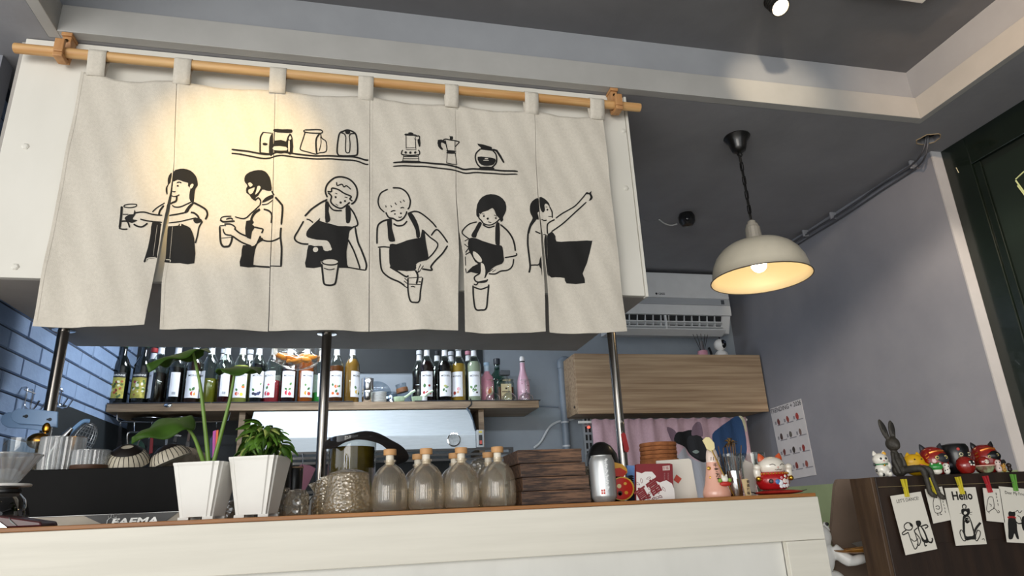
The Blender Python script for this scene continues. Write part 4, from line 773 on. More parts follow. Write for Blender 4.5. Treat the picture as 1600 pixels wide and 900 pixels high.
# ------------------------------------------------------------------ grey pipe, white conduit
M_pipe = mat('grey_pvc', '#7f8a96', .45, col2='#77828e', scale=9)
xp = P(880, 620, 4.13).x; zp = P(878, 563, 4.13).z
t = thing('drain_pipe', 'grey plastic pipe with an elbow beside the oak cabinet', 'pipe', (xp, 4.13, .99))
obj('riser', MB().tube([(xp, 4.13, .991), (xp, 4.13, zp-.05)], .024, 16), M_pipe, t, smooth=True)
obj('elbow', MB().tube(smooth_line([(xp, 4.13, zp-.055), (xp, 4.13, zp-.02), (xp+.012, 4.13, zp-.005), (xp+.035, 4.13, zp), (cx0-.0005, 4.13, zp)], 4), .028, 16), M_pipe, t, smooth=True)
for zz in (P(880, 660, 4.13).z, P(880, 697, 4.13).z): obj('clip', MB().lathe([(.027, -.005), (.027, .005)], 16, (xp, 4.13, zz)), flat('#c8ccd0', .4), t)
pts = [P(x, y, 4.165) for x, y in ((834, 700), (845, 690), (858, 668), (872, 659), (890, 656), (903, 652), (912, 652))]
tag(obj('white_cable', MB().tube(smooth_line(pts, 6), .007, 8), flat('#cfd4d8', .4), smooth=True), 'white cable looping from the pipe towards the pink curtain', 'cable')
pts = [P(x, y, YW-.004) for x, y in ((838, 634), (850, 634.5), (872, 636))]
tag(obj('wall_conduit', MB().tube(pts, .005, 6), M_pipe), 'thin grey conduit line on the wall right of the bottle shelf', 'conduit')
# ------------------------------------------------------------------ pink cat curtain under the cabinet
YK = 3.92; xk0, xk1 = P(925, 660, YK).x, P(1166, 660, YK).x; zk1 = P(1040, 654, YK).z; zk0 = EZ-.12
def kf(X, Z): return YK+.006*math.sin(X*38)+.004*math.sin(X*71+Z*6)+.003*math.sin(X*150)*max(0, (Z-zk1+.1)/.1)
t = thing('cat_curtain', 'pink fabric curtain printed with a dark cat under the oak cabinet', 'curtain', ((xk0+xk1)/2, YK, zk0))
M_pk = mat('pink_cotton', '#c9a9b4', .9, col2='#c0a0ab', scale=90, bump=.2, bscale=200)
obj('rod', MB().tube([(P(905, 653, YK).x, YK+.022, zk1-.012), (xk1+.02, YK+.022, zk1-.012)], .008, 8), M_white, t)
obj('fabric', MB().grid(lambda u, v: (xk0+(xk1-xk0)*u, kf(xk0+(xk1-xk0)*u, zk1-(zk1-zk0)*v), zk1-(zk1-zk0)*v+.004*math.sin(u*90)*(1-v)**20), 110, 12), M_pk, t, smooth=True, thick=.0015, fix=False)
def kprint(name, pts, col, off, lab=None):
    m = MB(); L = smooth_line(pts, 3, True); bm = bmesh.new(); vv = [bm.verts.new((p[0], p[1], 0)) for p in L]
    for q in geometry.tessellate_polygon([[Vector((p[0], p[1], 0)) for p in L]]):
        try: bm.faces.new([vv[i] for i in q])
        except ValueError: pass
    for _ in range(5):
        es = [e for e in bm.edges if e.calc_length() > 4]
        if not es: break
        bmesh.ops.subdivide_edges(bm, edges=es, cuts=1); bmesh.ops.triangulate(bm, faces=bm.faces)
    bm.verts.index_update()
    def w(v): p = P(v.co.x, v.co.y, YK); return (p.x, kf(p.x, p.z)-off, p.z)
    m.add([w(v) for v in bm.verts], [tuple(v.index for v in f.verts) for f in bm.faces]); bm.free()
    obj(name, m, mat('fabric_print_'+col, col, .9, bump=.15, bscale=200), t, fix=False, label=lab)
cp = lambda pts: [(1040+x/5.623, 640+y/5.623) for x, y in pts]
kprint('print_patch', cp([(70, 440), (160, 330), (200, 400), (290, 460), (360, 470), (400, 800), (-160, 800), (-120, 500)]), '#b3b4bd', .0026, 'pale grey printed body of the cat')
kprint('print_patch', cp([(10, 155), (60, 170), (90, 210), (85, 270), (60, 290), (30, 230)]), '#77606e', .0028, 'mauve printed ear of the cat')
kprint('print_patch', cp([(90, 205), (150, 195), (225, 180), (300, 230), (360, 330), (365, 440), (330, 465), (270, 440), (215, 390), (170, 330), (75, 285)]), '#17181b', .0034, 'black printed cat face')
kprint('print_patch', cp([(225, 225), (235, 150), (275, 108), (305, 130), (322, 235), (270, 225)]), '#7d6674', .0042, 'mauve printed ear of the cat')
kprint('print_patch', cp([(200, 240), (250, 228), (310, 250), (355, 330), (360, 420), (300, 440), (230, 390), (195, 320)]), '#2b2c30', .0040, 'charcoal printed muzzle')
kprint('print_patch', cp([(235, 370), (262, 355), (290, 372), (262, 388)]), '#8d9a94', .0048)
kprint('print_patch', cp([(415, 215), (480, 150), (560, 95), (640, 60), (690, 200), (700, 420), (600, 600), (430, 600), (425, 330)]), '#27466f', .0026, 'deep blue printed patch')
kprint('print_patch', cp([(638, 55), (690, 85), (708, 190), (690, 180), (660, 95)]), '#c9c7a8', .0034, 'cream printed edge')
# perforated metal rack post with a red pilot lamp
xq = P(919, 690, 4.0).x; t = thing('slotted_post', 'slotted white rack post with a red pilot light by the pink curtain', 'rack', (xq, 4.0, .99))
obj('post', MB().box(xq-.028, xq+.028, 3.99, 4.02, .991, P(919, 655, 4.0).z), flat('#8d9296', .4), t)
for k in range(9):
    for s in (-1, 1): obj('slot', MB().box(xq+s*.012-.006, xq+s*.012+.006, 3.986, 3.9899, EZ+.10+k*.05, EZ+.135+k*.05), flat('#101113', .6), t)
obj('pilot_light', MB().ell((xq+.006, 3.984, P(921, 668, 4.0).z), (.009, .005, .007), 10, 6), mat('red_pilot', '#ff4a38', .3, emit=3), t, smooth=True)
# calendar sheet on the right wall
pr = [PX(x, y, XR-.004) for x, y in ((1203, 639), (1251, 623), (1275, 742), (1225, 751))]
t = thing('wall_calendar', 'printed paper sheet with twelve little pictures on the right wall', 'poster', pr[3])
m = MB(); a = [(XR-.004, p.y, p.z) for p in pr]; b = [(XR-.001, p.y, p.z) for p in pr]; m.hull(a, b); obj('sheet', m, mat('poster_paper', '#c3c3c6', .7, col2='#bcbcbf', scale=6), t)
def onp(u, v, off=.005): A = pr[0]+(pr[1]-pr[0])*u; Bq = pr[3]+(pr[2]-pr[3])*u; q = A+(Bq-A)*v; return Vector((XR-off, q.y, q.z))
rt = (pr[1]-pr[0]).normalized(); upv = (pr[0]-pr[3]).normalized()
m = MB(); write(m, 'TRENDING + 2026', .040, onp(.5, .075), rt, upv, .01); obj('title', m, flat('#4a4a52', .7), t)
rr = random.Random(2); cols = ['#6d3b3a', '#8a4038', '#9c3d38', '#4a3a38', '#5c5a54', '#73605a', '#6d3b3a', '#3c3633', '#8a3430', '#6a5a52', '#7c3a34', '#8d4a40']
for r_ in range(4):
    for c_ in range(3):
        u, v = .2+.3*c_, .21+.21*r_; k = r_*3+c_; q = onp(u, v)
        m = MB(); n = 9; m.add([q+rt*(.012*(1+.35*rr.random())*math.cos(6.283*i/n))+upv*(.017*(1+.4*rr.random())*math.sin(6.283*i/n)) for i in range(n)], [tuple(range(n))]); obj('picture', m, flat(cols[k], .7), t)
        m = MB(); q2 = onp(u-.05, v+.055); m.add([q2, q2+rt*.07, q2+rt*.07+upv*.006, q2+upv*.006], [(0, 1, 2, 3)]); m.add([onp(u-.12, v+.03), onp(u-.12, v+.03)+rt*.015, onp(u-.12, v+.03)+rt*.015+upv*.02, onp(u-.12, v+.03)+upv*.02], [(0, 1, 2, 3)]); obj('caption', m, flat('#85858c', .7), t)
# ------------------------------------------------------------------ pendant lamp
tp = PZ(1151, 214, ZC); LX, LY = tp.x, tp.y
zs0 = P(1190, 436, LY).z
t = thing('pendant_lamp', 'cream enamel dome pendant lamp hanging on a black chain', 'lamp', (LX, LY, ZC))
M_blk = mat('black_satin', '#0d0d0e', .3, coat=.2)
obj('ceiling_rose', MB().lathe([(.056, 0), (.058, -.004), (.052, -.012), (.040, -.03), (.034, -.055), (.028, -.072), (.014, -.080), (0, -.081)], 28, (LX, LY, ZC-.0005)), M_blk, t, smooth=True)
zs1 = P(1178, 345, LY).z; nl = 12; zc_ = ZC-.081
obj('loop', MB().tube([(LX+.011*math.cos(a*.5236), LY, zc_-.008+.011*math.sin(a*.5236)) for a in range(12)], .0028, 6, closed=True), M_blk, t)
nl = 9; step = (zc_-.016-zs1)/nl
for k in range(nl):
    zz = zc_-.02-step*(k+.5)+.004; M_ = Matrix.Translation((LX, LY, zz)) @ Matrix.Rotation((k % 2)*math.pi/2+.5, 4, 'Z')
    obj('chain_link', MB().tube([((.007)*math.cos(a), 0, (.5*step-.004)*(1 if math.sin(a) > .01 else -1 if math.sin(a) < -.01 else 0)+.008*math.sin(a)) for a in [i*math.pi/6 for i in range(12)]], .0024, 6, closed=True, M=M_), M_blk, t)
obj('flex', MB().tube([(LX-.006, LY, zc_), (LX+.005, LY+.003, (zc_+zs1)/2), (LX, LY, zs1)], .0035, 6), M_blk, t)
Ht = zs1-zs0; Rsh = S(76, 1190, 430, LY); zr_ = zs0
zsh = P(1178, 379, LY).z-zs0
M_en = mat('cream_enamel', '#d3cbb8', .3, col2='#c9c1ae', scale=6, coat=.3); M_in = mat('cream_enamel_inside', '#d9c9a8', .45)
obj('collar', MB().lathe([(.010, Ht), (.016, Ht-.004), (.018, Ht-.016), (.024, Ht-.018), (.026, Ht-.03), (.030, Ht-.034), (.034, zsh+.012), (.042, zsh+.008), (.046, zsh-.008), (0, zsh-.008)], 16, (LX, LY, zs0)), mat('aged_silver', '#b5aea2', .4, .4), t)
prof = [(.04, zsh), (Rsh*.42, zsh*.975), (Rsh*.58, zsh*.91), (Rsh*.72, zsh*.79), (Rsh*.83, zsh*.63), (Rsh*.91, zsh*.43), (Rsh*.95, zsh*.22), (Rsh*.962, .012), (Rsh, .004), (Rsh, 0)]
inn = [(Rsh-.002, 0), (Rsh*.952, .011), (Rsh*.94, zsh*.2), (Rsh*.90, zsh*.41), (Rsh*.82, zsh*.6), (Rsh*.71, zsh*.76), (Rsh*.57, zsh*.88), (.06, zsh*.945), (0, zsh*.95)]
obj('shade', MB().lathe(prof, 40, (LX, LY, zs0), close=True), M_en, t, smooth=True)
obj('shade_lining', MB().lathe(inn[::-1], 40, (LX, LY, zs0), close=True), M_in, t, smooth=True)
obj('rim', MB().tube([(LX+Rsh*math.cos(a*.1571), LY+Rsh*math.sin(a*.1571), zs0) for a in range(40)], .0025, 6, closed=True), flat('#4a4238', .4), t, smooth=True)
bz = P(1187, 414, LY).z
obj('socket', MB().lathe([(.018, zsh*.94), (.018, bz+.026-zs0), (0, bz+.026-zs0)], 14, (LX, LY, zs0)), M_white, t)
obj('bulb', MB().ell((LX, LY, bz), .032, 18, 12), mat('bulb_glow', '#fff0cc', .3, emit=14), t, smooth=True)
lamp('pendant_bulb_light', 'POINT', (LX, LY, bz-.045), .75, (1.0, .76, .46), shadow_soft_size=.03)
# ------------------------------------------------------------------ ceiling spotlight heads
M_wl = mat('spot_lens_glow', '#ffe6bd', .3, emit=14)
def spot_head(p, aim, lab, energy, size, blend=.5, col=(1, .80, .50), soft=.02):
    p = Vector(p); d = (Vector(aim)-p).normalized(); M_ = Matrix.Translation(p) @ d.to_track_quat('Z', 'Y').to_matrix().to_4x4()
    t = thing('spotlight', lab, 'spotlight', p, 'ceiling spotlights')
    obj('body', MB().lathe([(.020, -.085), (.028, -.08), (.030, -.03), (.034, -.01), (.034, 0), (.031, 0), (.028, -.006)], 20, M=M_, close=True), M_blk, t, smooth=True)
    for k in range(4): obj('cooling_fin', MB().lathe([(.030, -.075+k*.013), (.034, -.073+k*.013), (.034, -.069+k*.013), (.030, -.067+k*.013)], 20, M=M_, close=True), M_blk, t, smooth=True)
    obj('lens', MB().lathe([(.030, -.004), (.026, -.001), (0, .0)], 20, M=M_), M_wl, t, smooth=True)
    b = p-d*.05; obj('stem', MB().tube([b, (b.x, b.y, ZT-.0005)], .008, 8), M_blk, t); obj('base', MB().lathe([(.03, -.014), (.03, -.0005)], 16, (b.x, b.y, ZT)), M_blk, t)
    lamp('spot_beam', 'SPOT', p+d*.02, energy, col, aim, spot_size=size, spot_blend=blend, shadow_soft_size=soft)
spot_head(P(1220, 12, 1.70), P(1500, 250, 1.2), 'lit black ceiling spotlight at the top edge of the picture', 6, 1.0)
spot_head((-.35, .75, ZT-.17), P(368, 245, YN), 'black ceiling spotlight aimed at the printed curtain', 78, .52, .9, (1, .70, .30))
spot_head((1.05, 1.05, ZT-.16), P(1210, 135, YT), 'black ceiling spotlight aimed at the tray edge', 42, .42, .9, (1, .82, .58))
spot_head((1.45, .45, ZT-.17), PX(1535, 680, XR), 'black ceiling spotlight aimed at the right wall', 205, .74, .45, (1, .82, .64), .06)
spot_head((1.25, .75, ZT-.16), (2.338, 1.62, ZC+.05), 'black ceiling spotlight aimed at the right tray edge', 60, .9, .9, (1, .68, .42))
# white ceiling unit at the top edge
pv = PZ(1441, 6, ZT-.03); t = thing('ceiling_unit', 'white slotted ceiling unit cut by the top edge', 'vent', (pv.x-.2, pv.y-.16, ZT-.03))
obj('case', MB().box(pv.x-.34, pv.x, pv.y-.30, pv.y, ZT-.03, ZT-.0005), M_white, t, bevel=.003)
obj('slot', MB().box(pv.x-.16, pv.x-.075, pv.y-.12, pv.y-.02, ZT-.0315, ZT-.0302), M_black, t)
# small black surface lamp on the lower ceiling
pk = PZ(1073, 342, ZC-.03); t = thing('downlight', 'small black swivel downlight with a white wire on the ceiling', 'downlight', (pk.x, pk.y, ZC))
obj('cup', MB().lathe([(.0, -.075), (.030, -.07), (.044, -.05), (.046, -.02), (.038, -.0005), (0, -.0005)], 20, (pk.x, pk.y, ZC)), M_blk, t, smooth=True)
obj('lens', MB().ell((pk.x-.012, pk.y-.034, ZC-.042), (.02, .012, .02), 14, 8), mat('dark_lens', '#15161a', .05), t, smooth=True)
wp = [PZ(x, y, ZC-.006) for x, y in ((1058, 350), (1048, 352), (1038, 349), (1030, 343))]
obj('wire', MB().tube(smooth_line(wp, 5), .004, 6), flat('#c9c9c8', .5), t, smooth=True)
# cable bundle from the ceiling hole along the wall
cw = mat('grey_cable', '#4a4b50', .5)
base_ = [(hx, hy, ZC+.02), (hx+.01, hy+.05, ZC-.025), (XR-.03, 2.36, ZC-.02), (XR-.02, 2.6, ZC-.016), (XR-.02, 2.9, ZC-.03), (XR-.018, 3.2, ZC-.022), (XR-.02, 3.55, ZC-.03), (XR-.02, 3.9, ZC-.035), (XR-.05, 4.12, ZC-.06)]
for i, (dx, dz, lab) in enumerate(((0, 0, 'upper grey cable'), (-.014, -.012, 'middle grey cable'), (.008, -.026, 'lower grey cable'))):
    rr = random.Random(i); L = [(x+dx*(k > 0)+rr.uniform(-.006, .006), y, z+dz*(k > 0)+rr.uniform(-.008, .004)) for k, (x, y, z) in enumerate(base_)]
    t = thing('ceiling_cable', lab+' of the bundle running from the torn hole along the right wall', 'cable', L[1], 'cables along the right wall')
    obj('sheath', MB().tube(smooth_line(L, 6), .0042, 7), cw, t, smooth=True)
    if i == 0:
        for y in (2.36, 2.95, 3.2): obj('clip', MB().box(XR-.04, XR-.001, y-.007, y+.007, ZC-.045, ZC-.002), flat('#8a8b90', .5), t, bevel=.004)
# ------------------------------------------------------------------ things standing on the counter
def base(px, Y, z=None, py=790):
    z = ZTOP if z is None else z
    for _ in range(6):
        p = P(px, py, Y); e = p.z-z; py += e/(S(1, px, py, Y))*1.0
    return Vector((P(px, py, Y).x, Y, z+.0004))
def chamf(h, z, c=.22, rz=0, o=(0, 0)):
    k = h*(1-c*2); pts = [(-k, -h), (k, -h), (h, -k), (h, k), (k, h), (-k, h), (-h, k), (-h, -k)]
    cs, sn = math.cos(rz), math.sin(rz); return [(o[0]+x*cs-y*sn, o[1]+x*sn+y*cs, z) for x, y in pts]
def rings(mb, rs, cap0=True, cap1=True):
    n = len(rs[0]); b0 = len(mb.v); mb.v += [tuple(p) for r in rs for p in r]
    for j in range(len(rs)-1): mb.f += [(b0+j*n+i, b0+j*n+(i+1) % n, b0+(j+1)*n+(i+1) % n, b0+(j+1)*n+i) for i in range(n)]
    if cap0: mb.f.append(tuple(b0+i for i in range(n))[::-1])
    if cap1: mb.f.append(tuple(b0+(len(rs)-1)*n+i for i in range(n)))
    return mb
M_potw = mat('white_pot_plastic', '#dedcd6', .45, col2='#d8d6d0', scale=8)
M_soil = mat('potting_soil', '#2c2018', .95, col2='#3a2c20', scale=120, bump=.8, bscale=150)
def pot(px, Y, lab, hgt, ht, hb, rz):
    o = base(px, Y); t = thing('square_pot', lab, 'pot', o, 'white square plant pots')
    R_ = lambda h, z, c=.10: chamf(h, o.z+z, c, rz, (o.x, o.y))
    # outer wall with recessed corner grooves, feet notch, thickness
    def ring(h, z):
        k = h*.70; g = h*.94
        pts = [(-k, -h), (k, -h), (k+h*.04, -g), (h*.97, -g), (g, -h*.97+h*.0), (g, -k-h*.04), (h, -k)]
        out = []
        for q in range(4):
            c_, s_ = math.cos(q*math.pi/2+rz), math.sin(q*math.pi/2+rz)
            for x, y in ((k, -h), (k+h*.05, -g), (h*.93, -g*.985), (g*.985, -h*.93), (g, -k-h*.05), (h, -k)): out.append((o.x+x*c_-y*s_, o.y+x*s_+y*c_, o.z+z))
        return out
    m = MB(); rings(m, [ring(hb, .006), ring(hb*1.01, .010), ring(ht*.97, hgt*.93), ring(ht, hgt*.97), ring(ht, hgt), ring(ht*.92, hgt), ring(ht*.88, hgt*.9)], True, False)
    obj('pot_wall', m, M_potw, t, bevel=.0012)
    for q in range(4):
        c_, s_ = math.cos(q*math.pi/2+rz+math.pi/4), math.sin(q*math.pi/2+rz+math.pi/4)
        obj('foot', MB().cbox((o.x+c_*hb*1.05, o.y+s_*hb*1.05, o.z+.003), (.022, .022, .006)), M_potw, t)
    obj('soil', rings(MB(), [ring(ht*.885, hgt*.90), ring(ht*.88, hgt*.905)]), M_soil, t)
    return t, Vector((o.x, o.y, o.z+hgt*.9))
t1, s1 = pot(316, 1.715, 'white square plastic pot holding the tall arrow-leaved plant', .124, .0575, .0375, -.28)
t2, s2 = pot(401, 1.715, 'white square plastic pot holding the small bushy plant', .134, .0575, .0375, -.28)
# tall plant with three big leaves
M_stem = mat('stem_green', '#6f8f3a', .45, col2='#5f7f30', scale=20, stretch=(1, 1, .2))
M_leaf = mat('leaf_green', '#3a581c', .45, col2='#2f4a17', scale=16, spec=.2)
al = thing('elephant_ear_plant', 'tall plant with three big drooping arrow leaves', 'plant', (s1.x, s1.y, s1.z+.0005))
def bigleaf(att, tip, back, W, dn, curl):
    att, tip, back = Vector(att), Vector(tip), Vector(back); ax = tip-att; L = ax.length; axn = ax.normalized(); side = Vector(dn).normalized().cross(axn).normalized(); nrm = axn.cross(side).normalized()
    if nrm.z < 0: nrm = -nrm
    bl = (back-att).length
    def f(u, v):
        s = 2*u-1; q = v*1.0
        if q < .22: tt = -bl*(1-q/.22); w = W*(.35+.65*math.sin(q/.22*math.pi/2)); w *= (1 if abs(s) > .12 else 1)
        else: r = (q-.22)/.78; tt = L*r; w = W*(1-r**1.7)*(1+.15*math.sin(math.pi*r))
        p = att+axn*tt+side*(s*w)+nrm*(-curl*s*s*W-.10*L*(max(0, tt)/L)**2*1.0+.006*math.sin(tt*90)*abs(s)) 
        return p
    return MB().grid(f, 14, 26)
def petiole(a, b, bend, r0, r1): 
    a, b = Vector(a), Vector(b); return MB().tube(smooth_line([a, a.lerp(b, .33)+Vector(bend)*.6, a.lerp(b, .7)+Vector(bend), b], 6), [r0+(r1-r0)*i/18 for i in range(19)], 9)
YP = s1.y
A1, A2, A3 = P(301, 548, YP-.01), P(368, 574, YP-.02), P(279, 655, YP-.03)
for A, tip, back, W, dn, cu, bend, st in ((A1, P(226, 561, YP-.10), P(314, 541, YP+.02), .040, (0, .25, 1), .35, (.006, 0, 0), (.004, 0)), (A2, P(409, 570, YP+.03), P(338, 577, YP-.04), .040, (.1, -.15, 1), .30, (.004, 0, 0), (.010, 0)), (A3, P(206, 676, YP-.10), P(292, 651, YP+.0), .045, (0, -.6, 1), .30, (.012, 0, 0), (-.004, .004))):
    lf = obj('leaf', bigleaf(A, tip, back, W, dn, cu), M_leaf, al, smooth=True, thick=.0012)
    lf['label'] = 'large arrow-shaped leaf'
    obj('stem', petiole((s1.x+st[0], s1.y+st[1], s1.z), A, bend, .0055, .0028), M_stem, al, smooth=True)
# bushy plant
bp_ = thing('bushy_plant', 'small bushy plant with glossy variegated leaves', 'plant', (s2.x, s2.y, s2.z+.0005))
rr = random.Random(11)
def small_leaf(m_):
    def f(u, v): s = 2*u-1; return (s*.0095*math.sin(math.pi*v**.85)*1.0, v*.040, -.010*v*v*1.6-.004*s*s+.004*math.sin(v*3))
    me = mesh_of('leaf', MB().grid(f, 4, 7), m_); return me
lms = [small_leaf(M_leaf), small_leaf(mat('leaf_mid', '#4f7424', .45, col2='#3f5f1c', scale=40, spec=.3)), small_leaf(mat('leaf_pale', '#b3b86a', .45, col2='#4f7022', scale=60, spec=.3))]
top = P(409, 663, 1.70); cz = s2.z+.044
for k in range(135):
    th = rr.uniform(0, 6.283); ph = rr.uniform(-.25, 1.45); R = Vector((.044, .036, .050))*rr.uniform(.5, 1.05)
    c = Vector((s2.x+.004+R.x*math.cos(ph)*math.cos(th), s2.y+R.y*math.cos(ph)*math.sin(th), cz+R.z*math.sin(ph)))
    o = part_from('leaf', lms[0 if rr.random() < .5 else 1 if rr.random() < .82 else 2], bp_); o.location = c-Vector(bp_.location)
    o.rotation_euler = (-1.0+rr.uniform(-.5, .9)+ph*.6, rr.uniform(-.7, .7), th-math.pi/2+rr.uniform(-.7, .7)); q = rr.uniform(.65, 1.15); o.scale = (q, q, q)
for k in range(9):
    a = k*.7; obj('stem', MB().tube([(s2.x+.004*math.cos(a), s2.y+.004*math.sin(a), s2.z), (s2.x+.02*math.cos(a)+.006, s2.y+.02*math.sin(a), cz+.03)], .0013, 5), M_stem, bp_)
# ------------------------------------------------------------------ ribbed flasks with cork stoppers
G_flask = glass('flask_glass', '#f6efe2', .30, .12, frost=.14)
M_cork = mat('stopper_beech', '#c99b6a', .6, col2='#b98a58', scale=40, stretch=(1, 1, .3)); M_st = flat('#d9d2c2', .5)
FP = [(.030, .0), (.039, .002), (.0425, .010), (.0437, .030), (.0434, .050), (.0412, .070), (.0362, .086), (.027, .099), (.016, .107), (.0125, .110)]
def rib_mesh():
    m = MB(); m.lathe([(.0, .003), (.028, .001)]+FP[:2], 60, close=True)
    m.lathe(FP[1:7], 232, ribs=(50, .0038), close=True); m.lathe(FP[6:]+[(.0115, .113), (.0145, .115), (.0145, .119), (.0112, .120)], 48, close=True)
    m.f = [f for f in m.f if len(f) <= 4]; return mesh_of('glass', m, G_flask)
rm = rib_mesh()
inn_m = mesh_of('inner_wall', MB().lathe([(0, .006), (.034, .006), (.039, .014), (.041, .036), (.0408, .050), (.0385, .070), (.033, .086), (.024, .097), (.015, .105)], 40, close=True), glass('flask_inner', '#f4f1ea', .12, .05))
stp = mesh_of('plug', MB().lathe([(.0098, .108), (.0098, .131), (0, .131)], 20), M_st); crk = mesh_of('cork', MB().lathe([(.0150, .131), (.0158, .132), (.0158, .144), (.0150, .1455), (0, .1455)], 24), M_cork)
F_ = [(608, 1.705, 'ribbed glass flask with a wooden stopper next to the hammered jug'), (666, 1.705, 'ribbed glass flask, second in the front row from the hammered jug'), (722, 1.705, 'ribbed glass flask, third in the front row from the hammered jug'), (780, 1.705, 'ribbed glass flask in the front row beside the dark wooden boxes'),
      (653, 1.86, 'ribbed glass flask in the back row showing between the first two'), (711, 1.86, 'ribbed glass flask in the back row behind the third flask'), (765, 1.86, 'ribbed glass flask in the back row behind the fourth flask')]
for px, Y, lab in F_:
    t = thing('ribbed_flask', lab, 'bottle', (0, 0, 0), 'ribbed flasks on the counter')
    part_from('glass', rm, t); part_from('inner_wall', inn_m, t); part_from('plug', stp, t); part_from('cork', crk, t)
    t.location = base(px, Y)
# hammered jugs
G_ham = glass('hammered_glass', '#e3d8c0', .42, .14, frost=.18, bump=.6, bscale=130)
def jug(px, Y, lab, r, h):
    o = base(px, Y); t = thing('hammered_jug', lab, 'jug', o, 'hammered glass jugs')
    obj('wall', MB().lathe([(r*.96, 0), (r, .004), (r*.98, h*.4), (r*.88, h*.78), (r*.86, h), (r*.82, h), (r*.84, h*.78), (r*.93, h*.4), (r*.94, .008), (0, .008)], 36, o), G_ham, t, smooth=True)
    obj('lid', MB().lathe([(r*.80, h), (r*.84, h+.003), (r*.5, h+.010), (r*.2, h+.013), (0, h+.0135)], 30, o), G_ham, t, smooth=True)
    obj('spout', MB().prism([(-r*.86, h), (-r*1.18, h*.94), (-r*.9, h*.72)], -.010, .010, 'xz', Matrix.Translation(o)), G_ham, t)
jug(543, 1.705, 'hammered amber-tinted glass jug beside the first flask', .056, .088); jug(517, 1.84, 'hammered glass jug half hidden behind the front jug', .050, .080)
# crinkled clear cups
G_crk = glass('crinkled_plastic', '#d9d2c4', .45, .08, frost=.12, bump=1.0, bscale=80)
for px, Y, h, r, lab in ((462, 1.76, .062, .028, 'crinkled clear plastic cup beside the mauve card'), (437, 1.80, .070, .027, 'crinkled clear plastic cup behind the right plant pot'), (366, 1.84, .045, .024, 'crinkled clear plastic cup between the two plant pots')):
    o = base(px, Y); tag(obj('plastic_cup', MB().lathe([(r*.9, 0), (r, .004), (r*1.02, h*.35), (r*.97, h*.38), (r, h*.42), (r*.98, h*.75), (r*.7, h*.95), (0, h)], 28, o, ribs=(11, .03)), G_crk, smooth=True), lab, 'cup', 'crinkled clear cups')
# ------------------------------------------------------------------ stack of dark wooden boxes
M_wenge = mat('dark_paulownia', '#2a1a12', .6, col2='#73543e', scale=34, stretch=(.35, 3, 3), bump=.3, detail=8, contrast=(.44, .64))
YX = 1.675; zb_ = ZTOP
for k, (a, b, lab) in enumerate(((816, 924, 'bottom dark wooden box of the stack'), (818, 923, 'second dark wooden box from the bottom of the stack'), (815.5, 919, 'third dark wooden box from the bottom of the stack'), (812, 914.5, 'top dark wooden box of the stack'))):
    h = .0335; xa_ = base(a, YX).x+.0005*k; xb_ = base(b, YX).x
    t = thing('wooden_box', lab, 'box', ((xa_+xb_)/2, YX+.09, zb_+.0003), 'stacked dark wooden boxes')
    z0 = zb_+.0005; obj('tray', MB().box(xa_, xb_, YX, YX+.18, z0, z0+h*.97), M_wenge, t, bevel=.0012)
    if k == 3: obj('lid_seam', MB().box(xa_-.0006, xb_+.0006, YX-.0006, YX+.1806, z0+h*.84, z0+h*.985), M_wenge, t, bevel=.0012)
    zb_ += h
# ------------------------------------------------------------------ silver can
o = base(945, 1.68); t = thing('drink_can', 'plain silver drink can beside the wooden boxes', 'can', o)
M_alu = mat('can_aluminium', '#cfd1d0', .34, .7, col2='#b4b6b6', scale=30, stretch=(1, 1, .1))
obj('can_body', MB().lathe([(.024, 0), (.026, .002), (.0325, .012), (.033, .016), (.033, .098), (.0295, .108), (.027, .112), (.0275, .1145), (.0262, .115), (.0255, .112), (0, .112)], 36, o), M_alu, t, smooth=True)
MT = Matrix.Translation(o)
m = MB()
for k in range(24): on_cyl(m, [(-.006+.0022*(k % 3), .026+k*.0033), (-.004+.0028*(k % 4), .026+k*.0033), (-.003+.0024*(k % 3), .0285+k*.0033), (-.007+.002*(k % 2), .028+k*.0033)], .0333, 0, -math.pi/2+.05)
m.v = [tuple(MT @ Vector(p)) for p in m.v]; obj('vertical_lettering', m, flat('#e9eaea', .5), t, stuff=True)
m = MB()
for i in range(2):
    for j in range(2): on_cyl(m, [(-.0185+i*.0055, .018+j*.0065), (-.0138+i*.0055, .018+j*.0065), (-.0138+i*.0055, .0238+j*.0065), (-.0185+i*.0055, .0238+j*.0065)], .0333, 0, -math.pi/2)
m.v = [tuple(MT @ Vector(p)) for p in m.v]; obj('red_seal', m, flat('#b5443c', .5), t)
# ------------------------------------------------------------------ red-gold pouch card, blue packet, booklet, envelope
def plate(parent, name, poly, Y0, th, m, lab=None):
    """flat card outline given in photograph pixels on the plane Y0"""
    q = [P(x, y, Y0) for x, y in poly]; return obj(name, MB().prism([(p.x, p.z) for p in q], Y0, Y0+th, 'xz'), m, parent, label=lab)
o = base(975, 1.74); t = thing('fortune_pouch', 'red and gold money-pouch card behind the silver can', 'ornament', o)
cp8 = lambda pts: [(880+x/5.622, 640+y/5.622) for x, y in pts]
circ = lambda c, r, n=22: [(c[0]+r*math.cos(2*math.pi*i/n), c[1]+r*math.sin(2*math.pi*i/n)) for i in range(n)]
zb = P(975, 783, 1.74).z
plate(t, 'gold_edge', cp8(circ((520, 695), 106)), 1.741, .004, flat('#d9b24a', .4, coat=.3))
plate(t, 'red_bag', cp8(circ((516, 695), 96)), 1.7385, .002, flat('#c22a1e', .4))
plate(t, 'gold_top', cp8([(440, 460), (520, 480), (560, 520), (565, 550), (530, 590), (440, 560)]), 1.741, .004, flat('#cf9a34', .5))
plate(t, 'red_fan', cp8([(440, 520), (500, 510), (560, 545), (530, 590), (450, 585)]), 1.7385, .002, flat('#b9301f', .5))
